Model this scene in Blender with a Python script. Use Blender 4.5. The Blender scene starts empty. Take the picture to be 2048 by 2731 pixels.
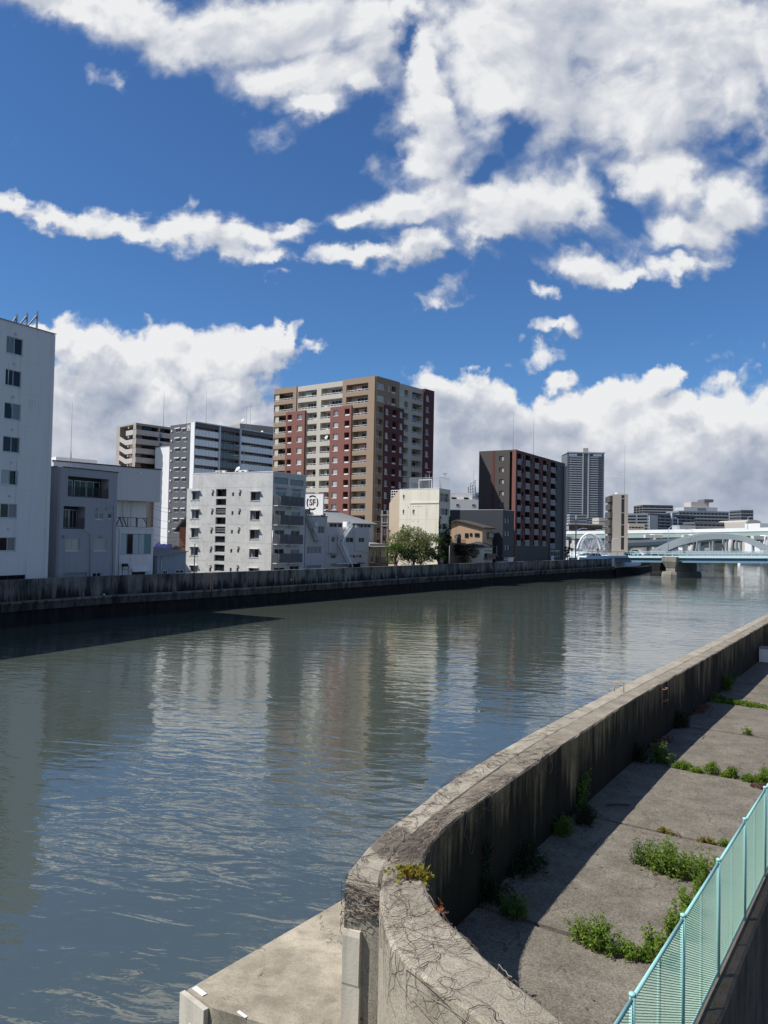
import bpy, math, random
from mathutils import Vector, Matrix
rnd = random.Random(7)
SC = bpy.context.scene
COL = SC.collection
R = math.radians
# ------------------------------------------------------------------ camera model (metres, z=0 is the river surface)
F = 2052.0; TH = R(1.76); RO = R(1.14); H = 9.5
def ray(px, py):
    xc = (px-1024)/F; yc = -(py-1365.5)/F
    xl = xc*math.cos(RO)-yc*math.sin(RO); yl = xc*math.sin(RO)+yc*math.cos(RO)
    return Vector((xl, math.cos(TH)-yl*math.sin(TH), math.sin(TH)+yl*math.cos(TH)))
def atY(px, py, Y):
    r = ray(px, py); return Vector((r.x/r.y*Y, Y, H+r.z/r.y*Y))
def atZ(px, py, z):
    r = ray(px, py); t = (z-H)/r.z; return Vector((r.x*t, r.y*t, z))
def zm(ox, oy, s):
    return lambda x, y: (ox+x/s, oy+y/s)
r1 = zm(0, 800, 2.7654); r2 = zm(280, 1080, 3.456); r3 = zm(680, 960, 3.190); r4 = zm(480, 1230, 3.190)
r5 = zm(980, 1260, 4.879); r6 = zm(1280, 1180, 3.770); r7 = zm(1480, 1180, 2.921)

cam = bpy.data.cameras.new('camera'); cam.sensor_fit = 'VERTICAL'; cam.sensor_height = 36
cam.lens = 36*F/2731; cam.clip_start = .05; cam.clip_end = 20000
co = bpy.data.objects.new('camera', cam); COL.objects.link(co); SC.camera = co
cr, sr, ct, st = math.cos(RO), math.sin(RO), math.cos(TH), math.sin(TH)
co.matrix_world = Matrix(((cr, -sr, 0, 0), (-sr*st, -cr*st, -ct, 0), (sr*ct, cr*ct, -st, H), (0, 0, 0, 1)))

# ------------------------------------------------------------------ mesh helpers
class MB:
    def __init__(s): s.v = []; s.f = []
    def quad(s, a, b, c, d):
        n = len(s.v); s.v += [a, b, c, d]; s.f.append((n, n+1, n+2, n+3))
    def poly(s, pts):
        n = len(s.v); s.v += list(pts); s.f.append(tuple(range(n, n+len(pts))))
    def hexa(s, p):            # p: 8 points, bottom 4 ccw then top 4
        n = len(s.v); s.v += p
        for f in ((3, 2, 1, 0), (4, 5, 6, 7), (0, 1, 5, 4), (1, 2, 6, 5), (2, 3, 7, 6), (3, 0, 4, 7)):
            s.f.append(tuple(n+i for i in f))
    def box(s, c, sx, sy, sz, rz=0):   # c = centre of the base
        ca, sa = math.cos(rz), math.sin(rz); p = []
        for z in (c[2], c[2]+sz):
            for x, y in ((-1, -1), (1, -1), (1, 1), (-1, 1)):
                X, Y = x*sx/2, y*sy/2
                p.append(Vector((c[0]+X*ca-Y*sa, c[1]+X*sa+Y*ca, z)))
        s.hexa(p)
    def bar(s, a, b, w, h=None):
        a, b = Vector(a), Vector(b); h = h or w
        d = (b-a).normalized()
        u = d.cross(Vector((0, 0, 1)))
        if u.length < 1e-3: u = Vector((1, 0, 0))
        u.normalize(); v = u.cross(d)
        p = []
        for q in (a, b):
            for x, y in ((-1, -1), (1, -1), (1, 1), (-1, 1)): p.append(q+u*(x*w/2)+v*(y*h/2))
        s.hexa(p)
    def tube(s, pts, r, n=6, cap=True):
        pts = [Vector(p) for p in pts]; rs = r if isinstance(r, (list, tuple)) else [r]*len(pts)
        base = len(s.v); prev = None
        for i, p in enumerate(pts):
            d = (pts[min(i+1, len(pts)-1)]-pts[max(i-1, 0)])
            d = d.normalized() if d.length > 1e-9 else Vector((0, 0, 1))
            if prev is None:
                u = d.cross(Vector((.3, .2, 1))); 
                if u.length < 1e-3: u = d.cross(Vector((1, 0, 0)))
            else: u = prev-d*prev.dot(d)
            u.normalize(); prev = u; w = d.cross(u)
            for k in range(n):
                a = 2*math.pi*k/n; s.v.append(p+u*(math.cos(a)*rs[i])+w*(math.sin(a)*rs[i]))
        for i in range(len(pts)-1):
            for k in range(n):
                a = base+i*n+k; b = base+i*n+(k+1) % n
                s.f.append((a, b, b+n, a+n))
        if cap:
            s.f.append(tuple(base+k for k in range(n))[::-1]); e = base+(len(pts)-1)*n
            s.f.append(tuple(e+k for k in range(n)))
    def prism(s, pts, z0, z1):  # ccw footprint
        n = len(s.v); m = len(pts)
        for z in (z0, z1): s.v += [Vector((p[0], p[1], z)) for p in pts]
        s.f.append(tuple(n+i for i in range(m))[::-1]); s.f.append(tuple(n+m+i for i in range(m)))
        for i in range(m):
            j = (i+1) % m; s.f.append((n+i, n+j, n+m+j, n+m+i))
    def loft(s, rings, closed=True, caps=True):
        n = len(s.v); m = len(rings[0])
        for r in rings: s.v += [Vector(p) for p in r]
        for i in range(len(rings)-1):
            for k in range(m if closed else m-1):
                a = n+i*m+k; b = n+i*m+(k+1) % m
                s.f.append((a, b, b+m, a+m))
        if caps and closed:
            s.f.append(tuple(n+k for k in range(m))[::-1]); e = n+(len(rings)-1)*m
            s.f.append(tuple(e+k for k in range(m)))
    def lathe(s, c, prof, n=12):
        s.loft([[Vector((c[0]+r*math.cos(2*math.pi*k/n), c[1]+r*math.sin(2*math.pi*k/n), c[2]+z)) for k in range(n)] for r, z in prof])
    def build(s, name, mat, parent=None, smooth=False, kind=None):
        off = parent_loc(parent)
        me = bpy.data.meshes.new(name)
        me.from_pydata([tuple(Vector(p)-off) for p in s.v], [], s.f)
        if mat: me.materials.append(mat)
        if smooth: me.polygons.foreach_set('use_smooth', [True]*len(me.polygons))
        me.update()
        o = bpy.data.objects.new(name, me); COL.objects.link(o)
        if parent: o.parent = parent
        if kind: o['kind'] = kind
        return o
def parent_loc(p):
    v = Vector((0, 0, 0))
    while p is not None: v += p.location; p = p.parent
    return v
def tag(o, label=None, cat=None, group=None, kind=None):
    if label: o['label'] = label
    if cat: o['category'] = cat
    if group: o['group'] = group
    if kind: o['kind'] = kind
    return o
def thing(name, label, cat, loc=(0, 0, 0), group=None):
    o = bpy.data.objects.new(name, None); COL.objects.link(o); o.location = loc; o.empty_display_size = .3
    return tag(o, label, cat, group)
def copy_tree(o, parent=None):
    c = o.copy(); COL.objects.link(c)
    if parent: c.parent = parent
    for ch in list(o.children): copy_tree(ch, c)
    return c

# ------------------------------------------------------------------ facade frame
class Face:
    """vertical facade: u runs left to right seen from outside, v is world height, w is outwards"""
    def __init__(s, a, b):
        s.o = Vector((a[0], a[1], 0)); d = Vector((b[0]-a[0], b[1]-a[1], 0)); s.L = d.length; s.d = d.normalized()
        s.n = Vector((s.d.y, -s.d.x, 0)); s.op = []
    def P(s, u, v, w=0): 
        p = s.o+s.d*u+s.n*w; return Vector((p.x, p.y, v))
    def px(s, x, y, w=0):
        r = ray(x, y); o = s.o+s.n*w; c = Vector((0, 0, H))
        t = (o-c).dot(s.n)/r.dot(s.n); p = c+r*t
        return (p-s.o).dot(s.d), p.z
    def rect(s, q, x0, y0, x1, y1, w=0):
        xm, ym = (x0+x1)/2, (y0+y1)/2
        return (s.px(*q(x0, ym), w)[0], s.px(*q(x1, ym), w)[0], s.px(*q(xm, y1), w)[1], s.px(*q(xm, y0), w)[1])
    def bx(s, mb, u0, u1, v0, v1, w0, w1):
        mb.hexa([s.P(u0, v0, w1), s.P(u1, v0, w1), s.P(u1, v0, w0), s.P(u0, v0, w0),
                 s.P(u0, v1, w1), s.P(u1, v1, w1), s.P(u1, v1, w0), s.P(u0, v1, w0)])
def panel(mb, F_, u0, u1, v0, v1, ops, w=0, t=None, sides=False):
    """wall sheet with true openings (u0,u1,v0,v1,depth); sides=True closes the slab t thick"""
    ops = [(max(a, u0), min(b, u1), max(c, v0), min(d, v1), e) for a, b, c, d, e in ops if b > u0 and a < u1 and d > v0 and c < v1]
    us = sorted(set([u0, u1]+[x for o in ops for x in o[:2]])); vs = sorted(set([v0, v1]+[x for o in ops for x in o[2:4]]))
    base = len(mb.v); nu = len(us)
    for v in vs:
        for u in us: mb.v.append(F_.P(u, v, w))
    for j in range(len(vs)-1):
        for i in range(nu-1):
            um, vm = (us[i]+us[i+1])/2, (vs[j]+vs[j+1])/2
            if any(a < um < b and c < vm < d for a, b, c, d, e in ops): continue
            k = base+j*nu+i; mb.f.append((k, k+1, k+1+nu, k+nu))
    for a, b, c, d, e in ops:
        for (p, q) in (((a, c), (b, c)), ((b, c), (b, d)), ((b, d), (a, d)), ((a, d), (a, c))):
            mb.quad(F_.P(p[0], p[1], w), F_.P(p[0], p[1], w-e), F_.P(q[0], q[1], w-e), F_.P(q[0], q[1], w))
    if sides:
        for (p, q) in (((u0, v0), (u1, v0)), ((u1, v0), (u1, v1)), ((u1, v1), (u0, v1)), ((u0, v1), (u0, v0))):
            mb.quad(F_.P(p[0], p[1], w), F_.P(q[0], q[1], w), F_.P(q[0], q[1], w-t), F_.P(p[0], p[1], w-t))
def inset(pts, d):
    m = len(pts); out = []
    for i in range(m):
        p0, p1, p2 = [Vector((q[0], q[1])) for q in (pts[i-1], pts[i], pts[(i+1) % m])]
        a = (p1-p0).normalized(); b = (p2-p1).normalized()
        na = Vector((-a.y, a.x)); nb = Vector((-b.y, b.x)); k = (na+nb)
        k = k/(max(.3, 1+na.dot(nb)))
        out.append(p1+k*d)
    return out
class Bldg:
    def __init__(s, name, label, cat, pts, z0, z1, mat, roofmat=None, parapet=.6, group=None, part='wall'):
        s.pts = [Vector((p[0], p[1])) for p in pts]; s.z0, s.z1, s.mat = z0, z1, mat
        s.par = parapet; s.rm = roofmat; s.part = part
        c = sum(s.pts, Vector((0, 0)))/len(pts)
        s.root = name if not isinstance(name, str) else thing(name, label, cat, (c.x, c.y, z0), group)
        s.f = [Face(s.pts[i], s.pts[(i+1) % len(pts)]) for i in range(len(pts))]
    def finish(s):
        mb = MB()
        for F_ in s.f: panel(mb, F_, 0, F_.L, s.z0, s.z1, F_.op)
        ins = inset(s.pts, .2)
        m = len(s.pts)
        if s.par > 0:
            for i in range(m):
                j = (i+1) % m
                a, b, c, d = s.pts[i], s.pts[j], ins[j], ins[i]
                mb.quad(Vector((*a, s.z1)), Vector((*b, s.z1)), Vector((*c, s.z1)), Vector((*d, s.z1)))
                mb.quad(Vector((*d, s.z1)), Vector((*c, s.z1)), Vector((*c, s.z1-s.par)), Vector((*d, s.z1-s.par)))
            mb.poly([Vector((*p, s.z1-s.par)) for p in ins])
        else: mb.poly([Vector((*p, s.z1)) for p in s.pts])
        o = mb.build(s.part, s.mat, s.root)
        return o
def rectpts(a, b, depth):
    """footprint from a facade a->b, going back by depth"""
    a, b = Vector(a[:2]), Vector(b[:2]); d = (b-a).normalized(); n = Vector((-d.y, d.x))
    return [a, b, b+n*depth, a+n*depth]

def window(root, F_, u0, u1, v0, v1, depth=.14, sash=2, fm=None, pm=None, w=0, sill=None, add=True, transom=None, frame=.07, name='window'):
    """cuts the opening and sets a framed window (part) with panes (sub-part) into it"""
    if add: F_.op.append((u0, u1, v0, v1, depth+.06))
    wf = w-depth; mb = MB(); f = frame
    F_.bx(mb, u0, u1, v0, v0+f, wf-.05, wf+.03); F_.bx(mb, u0, u1, v1-f, v1, wf-.05, wf+.03)
    F_.bx(mb, u0, u0+f, v0+f, v1-f, wf-.05, wf+.03); F_.bx(mb, u1-f, u1, v0+f, v1-f, wf-.05, wf+.03)
    iu0, iu1, iv0, iv1 = u0+f, u1-f, v0+f, v1-f
    for k in range(1, sash):
        um = iu0+(iu1-iu0)*k/sash; F_.bx(mb, um-f*.4, um+f*.4, iv0, iv1, wf-.05, wf+.035)
    if transom:
        vm = v0+(v1-v0)*transom; F_.bx(mb, iu0, iu1, vm-f*.4, vm+f*.4, wf-.05, wf+.033)
    o = mb.build(name, fm or M['alu'], root)
    if sill:
        sb = MB(); F_.bx(sb, u0-.05, u1+.05, v0-.09, v0-.004, w-depth, w+sill); sb.build('sill', fm or M['alu'], o)
    pms = pm if isinstance(pm, (list, tuple)) else [pm]
    if len(pms) == 1:
        pb = MB(); pb.quad(F_.P(iu0, iv0, wf), F_.P(iu1, iv0, wf), F_.P(iu1, iv1, wf), F_.P(iu0, iv1, wf)); pb.build('pane', pms[0] or M['glass'], o)
    else:
        for k, m in enumerate(pms):
            a = iu0+(iu1-iu0)*k/len(pms); b = iu0+(iu1-iu0)*(k+1)/len(pms); q = wf-.012*(k % 2)
            pb = MB(); pb.quad(F_.P(a, iv0, q), F_.P(b, iv0, q), F_.P(b, iv1, q), F_.P(a, iv1, q)); pb.build('pane', m, o)
    return o
def railing(mb, F_, u0, u1, v0, v1, w, step=.12, bw=.025, rail=.05):
    F_.bx(mb, u0, u1, v1-rail, v1, w-rail/2, w+rail/2); F_.bx(mb, u0, u1, v0, v0+rail*.8, w-rail/2, w+rail/2)
    n = max(2, int((u1-u0)/step))
    for k in range(n+1):
        u = u0+bw/2+(u1-u0-bw)*k/n; F_.bx(mb, u-bw/2, u+bw/2, v0+rail*.8, v1-rail, w-bw/2, w+bw/2)

# ------------------------------------------------------------------ materials
M = {}
def nt_new(name):
    m = bpy.data.materials.new(name); m.use_nodes = True; t = m.node_tree; t.nodes.clear(); M[name] = m; return m, t
def nd(t, typ, ins=None, **props):
    n = t.nodes.new(typ)
    for k, v in props.items(): setattr(n, k, v)
    for k, v in (ins or {}).items():
        s = n.inputs[k]
        if isinstance(v, bpy.types.NodeSocket): t.links.new(v, s)
        else: s.default_value = v
    return n
def math_(t, op, a, b=None, c=None, clamp=False):
    n = t.nodes.new('ShaderNodeMath'); n.operation = op; n.use_clamp = clamp
    for i, x in enumerate((a, b, c)):
        if x is None: continue
        if isinstance(x, bpy.types.NodeSocket): t.links.new(x, n.inputs[i])
        else: n.inputs[i].default_value = x
    return n.outputs[0]
def vmath(t, op, a, b=None, scale=None):
    n = t.nodes.new('ShaderNodeVectorMath'); n.operation = op
    for i, x in enumerate((a, b)):
        if x is None: continue
        if isinstance(x, bpy.types.NodeSocket): t.links.new(x, n.inputs[i])
        else: n.inputs[i].default_value = x
    if scale is not None:
        if isinstance(scale, bpy.types.NodeSocket): t.links.new(scale, n.inputs['Scale'])
        else: n.inputs['Scale'].default_value = scale
    return n.outputs['Value'] if op in ('LENGTH', 'DOT_PRODUCT', 'DISTANCE') else n.outputs[0]
def ramp(t, fac, stops, interp='LINEAR'):
    n = t.nodes.new('ShaderNodeValToRGB'); n.color_ramp.interpolation = interp; e = n.color_ramp.elements
    while len(e) < len(stops): e.new(.5)
    for i, (p, c) in enumerate(stops):
        e[i].position = p; e[i].color = (*c, 1) if len(c) == 3 else c
    t.links.new(fac, n.inputs[0]); return n.outputs[0]
def mixc(t, fac, a, b, mode='MIX'):
    n = t.nodes.new('ShaderNodeMix'); n.data_type = 'RGBA'; n.blend_type = mode
    for i, x in ((0, fac), (6, a), (7, b)):
        if isinstance(x, bpy.types.NodeSocket): t.links.new(x, n.inputs[i])
        else: n.inputs[i].default_value = (*x, 1) if isinstance(x, tuple) and len(x) == 3 else x
    return n.outputs[2]
def pos(t, scale=(1, 1, 1)):
    g = t.nodes.new('ShaderNodeNewGeometry')
    if scale == (1, 1, 1): return g.outputs['Position']
    return vmath(t, 'MULTIPLY', g.outputs['Position'], scale)
def noise(t, vec, scale, detail=4, rough=.55, dist=0):
    return nd(t, 'ShaderNodeTexNoise', {'Vector': vec, 'Scale': scale, 'Detail': detail, 'Roughness': rough, 'Distortion': dist}).outputs[0]
def finish(t, col, rough=.8, spec=.3, metal=0, bump=None, bstr=.3, bdist=.02, trans=0, sheen=0):
    p = nd(t, 'ShaderNodeBsdfPrincipled', {'Roughness': rough, 'Metallic': metal, 'Specular IOR Level': spec})
    if isinstance(col, bpy.types.NodeSocket): t.links.new(col, p.inputs['Base Color'])
    else: p.inputs['Base Color'].default_value = (*col, 1)
    if bump is not None:
        b = nd(t, 'ShaderNodeBump', {'Height': bump, 'Strength': bstr, 'Distance': bdist}); t.links.new(b.outputs[0], p.inputs['Normal'])
    o = nd(t, 'ShaderNodeOutputMaterial'); t.links.new(p.outputs[0], o.inputs[0]); return p
def paint(name, col, rough=.7, var=.12, scale=.6, streak=.25, dirt=(.10, .095, .085), spec=.3, metal=0, bstr=.15, fine=18):
    """painted or rendered wall: faint mottling, rain streaks and a little grain"""
    m, t = nt_new(name); P = pos(t)
    a = noise(t, P, scale, 5, .6); b = noise(t, P, fine, 3)
    c1 = mixc(t, math_(t, 'MULTIPLY', math_(t, 'SUBTRACT', a, .3, clamp=True), var*2.2), col, tuple(x*.72 for x in col))
    if streak:
        s = noise(t, pos(t, (1, 1, .06)), 2.2, 6, .65); k = noise(t, P, .35, 3)
        s = math_(t, 'MULTIPLY', nd(t, 'ShaderNodeMapRange', {'Value': s, 'From Min': .5, 'From Max': .75}).outputs[0], math_(t, 'MULTIPLY', k, streak*1.6), clamp=True)
        c1 = mixc(t, s, c1, dirt)
    c1 = mixc(t, math_(t, 'MULTIPLY', b, var), c1, tuple(x*.8 for x in col))
    finish(t, c1, rough, spec, metal, b, bstr, .01)
    return m
def plain(name, col, rough=.6, spec=.4, metal=0, var=.1, scale=3):
    m, t = nt_new(name); a = noise(t, pos(t), scale, 4)
    finish(t, mixc(t, math_(t, 'MULTIPLY', a, var*2), col, tuple(x*.6 for x in col)), rough, spec, metal); return m
def glassm(name, col, rough=.06, spec=.6, var=.3):
    m, t = nt_new(name); a = noise(t, pos(t, (.8, .8, .3)), 2.5, 2)
    finish(t, mixc(t, math_(t, 'MULTIPLY', a, var*2, clamp=True), col, tuple(x*.35 for x in col)), rough, spec); return m
def curtain(name, col):
    m, t = nt_new(name); a = noise(t, pos(t, (1, 1, .02)), 14, 2)
    finish(t, mixc(t, a, col, tuple(x*.6 for x in col)), .18, .5); return m

def leafmat(name, cols, rough=.55):
    m, t = nt_new(name)
    g = t.nodes.new('ShaderNodeNewGeometry')
    c = ramp(t, g.outputs['Random Per Island'], [(i/(max(1, len(cols)-1)), k) for i, k in enumerate(cols)])
    d = nd(t, 'ShaderNodeBsdfPrincipled', {'Roughness': rough, 'Specular IOR Level': .3}); t.links.new(c, d.inputs['Base Color'])
    tr = nd(t, 'ShaderNodeBsdfTranslucent'); t.links.new(mixc(t, .5, c, (.5, .6, .1), 'MULTIPLY'), tr.inputs[0]); t.links.new(c, tr.inputs[0])
    mx = nd(t, 'ShaderNodeMixShader', {0: .45}); t.links.new(d.outputs[0], mx.inputs[1]); t.links.new(tr.outputs[0], mx.inputs[2])
    o = nd(t, 'ShaderNodeOutputMaterial'); t.links.new(mx.outputs[0], o.inputs[0]); return m

def concrete(name, light, dark, black, s_mott=1.6, streak=.5, stain=.5, sdir=(1, 1, .12), top_clean=False, bstr=.35, grain=60, sscale=1.4, foot=None, spot=None, gcon=(.62, 1.18), crack=0, side_tint=None):
    """old weathered cast concrete: two tones, black vertical mould, aggregate grain"""
    m, t = nt_new(name); P = pos(t)
    a = noise(t, P, s_mott, 8, .68, .3); b = noise(t, P, grain, 4, .7); c = noise(t, P, s_mott*5, 6, .7)
    col = mixc(t, nd(t, 'ShaderNodeMapRange', {'Value': a, 'From Min': .35, 'From Max': .65}).outputs[0], light, dark)
    col = mixc(t, nd(t, 'ShaderNodeMapRange', {'Value': c, 'From Min': .5, 'From Max': .8, 'To Max': .55}).outputs[0], col, tuple(x*.55 for x in dark))
    nrm = t.nodes.new('ShaderNodeNewGeometry').outputs['Normal']
    nz = nd(t, 'ShaderNodeSeparateXYZ', {0: nrm}).outputs[2]
    side = nd(t, 'ShaderNodeMapRange', {'Value': math_(t, 'ABSOLUTE', nz), 'From Min': .35, 'From Max': .8, 'To Min': 1, 'To Max': 0}).outputs[0]
    s = noise(t, pos(t, sdir), sscale, 7, .72, .15)
    s = nd(t, 'ShaderNodeMapRange', {'Value': s, 'From Min': .62-.3*streak, 'From Max': .74-.2*streak}).outputs[0]
    s = math_(t, 'MULTIPLY', math_(t, 'MULTIPLY', s, stain), side, clamp=True)
    col = mixc(t, s, col, black)
    if side_tint: col = mixc(t, side, col, side_tint, 'MULTIPLY')          # brown tint multiplied over the upright faces
    if foot:                    # black mould: solid at the foot, breaking up into tongues towards z = foot[1]
        z = nd(t, 'ShaderNodeSeparateXYZ', {0: P}).outputs[2]
        k = nd(t, 'ShaderNodeMapRange', {'Value': z, 'From Min': foot[0], 'From Max': foot[1], 'To Min': .44, 'To Max': -.20}).outputs[0]
        f1 = noise(t, pos(t, (1, 1, .22)), .75, 6, .62, .2)
        f2 = noise(t, pos(t, (1, 1, .05)), 4.5, 4, .6)
        k = math_(t, 'ADD', math_(t, 'ADD', math_(t, 'SUBTRACT', f1, .5), math_(t, 'MULTIPLY', math_(t, 'SUBTRACT', f2, .5), .75)), k)
        k = nd(t, 'ShaderNodeMapRange', {'Value': k, 'From Min': -.06, 'From Max': .16}).outputs[0]
        col = mixc(t, math_(t, 'MULTIPLY', math_(t, 'MULTIPLY', k, side), .93), col, black)
    if crack:                   # hairline cracks
        wv = vmath(t, 'ADD', P, vmath(t, 'SCALE', nd(t, 'ShaderNodeTexNoise', {'Vector': P, 'Scale': 1.7, 'Detail': 5, 'Roughness': .7}).outputs[1], scale=.9))
        ve = nd(t, 'ShaderNodeTexVoronoi', {'Vector': wv, 'Scale': crack}, feature='DISTANCE_TO_EDGE').outputs[0]
        kc = nd(t, 'ShaderNodeMapRange', {'Value': ve, 'From Min': .002, 'From Max': .007, 'To Min': .8, 'To Max': 0}).outputs[0]
        kc = math_(t, 'MULTIPLY', kc, nd(t, 'ShaderNodeMapRange', {'Value': noise(t, P, .8, 2), 'From Min': .48, 'From Max': .56}).outputs[0])
        col = mixc(t, kc, col, (.04, .036, .03))
    if spot:                    # damp patch
        dsp = vmath(t, 'DISTANCE', vmath(t, 'MULTIPLY', P, (1, .62, 0)), (spot[0], spot[1]*.62, 0))
        k = nd(t, 'ShaderNodeMapRange', {'Value': math_(t, 'ADD', dsp, math_(t, 'MULTIPLY', math_(t, 'SUBTRACT', a, .5), .5)), 'From Min': spot[2], 'From Max': spot[2]+.07, 'To Min': .72, 'To Max': 0}).outputs[0]
        col = mixc(t, k, col, (.085, .070, .055))
    g = mixc(t, nd(t, 'ShaderNodeMapRange', {'Value': b, 'From Min': .3, 'From Max': .7}).outputs[0], tuple([gcon[0]]*3), tuple([gcon[1]]*3))
    col = mixc(t, 1, col, g, 'MULTIPLY')
    hh = math_(t, 'ADD', math_(t, 'MULTIPLY', c, .8), math_(t, 'MULTIPLY', b, .5))
    finish(t, col, .92, .15, 0, hh, bstr, .02); return m

# leaf scatter -------------------------------------------------------------
def leaf(mb, p, size, rng, up=.3, aspect=.55):
    d = Vector((rng.gauss(0, 1), rng.gauss(0, 1), rng.gauss(0, .7)+up)).normalized()
    u = d.cross(Vector((rng.gauss(0, 1), rng.gauss(0, 1), rng.gauss(0, 1)))).normalized()
    a = p; n = len(mb.v); s = size*rng.uniform(.65, 1.25); nn = d.cross(u)*s*.12
    mb.v += [a, a+d*s*.5+u*s*aspect*.5-nn, a+d*s, a+d*s*.5-u*s*aspect*.5-nn]; mb.f.append((n, n+1, n+2, n+3))
def leafblob(mb, c, rx, ry, rz, n, size, rng, hollow=.45):
    for _ in range(n):
        while True:
            q = Vector((rng.uniform(-1, 1), rng.uniform(-1, 1), rng.uniform(-1, 1)))
            if q.length < 1 and q.length > hollow*rng.random(): break
        leaf(mb, Vector((c[0]+q.x*rx, c[1]+q.y*ry, c[2]+q.z*rz)), size, rng)
# ------------------------------------------------------------------ render settings, sun, sky
SC.render.engine = 'CYCLES'; SC.cycles.use_denoising = True; SC.cycles.max_bounces = 6; SC.cycles.caustics_reflective = False
SC.cycles.sample_clamp_indirect = 6
SC.view_settings.view_transform = 'Standard'; SC.view_settings.look = 'None'; SC.view_settings.exposure = .28; SC.view_settings.gamma = 1
ELEV = R(50.4); SAZ = math.atan2(-1.39, -.27)
SUN = Vector((-.982*math.cos(ELEV), -.191*math.cos(ELEV), math.sin(ELEV))).normalized()
sl = bpy.data.lights.new('sun', 'SUN'); sl.energy = 5.0; sl.angle = R(.53); sl.color = (1, .955, .885)
so = bpy.data.objects.new('sun', sl); COL.objects.link(so); so.rotation_euler = SUN.to_track_quat('Z', 'Y').to_euler(); so.location = (-40, -20, 80)

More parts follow.
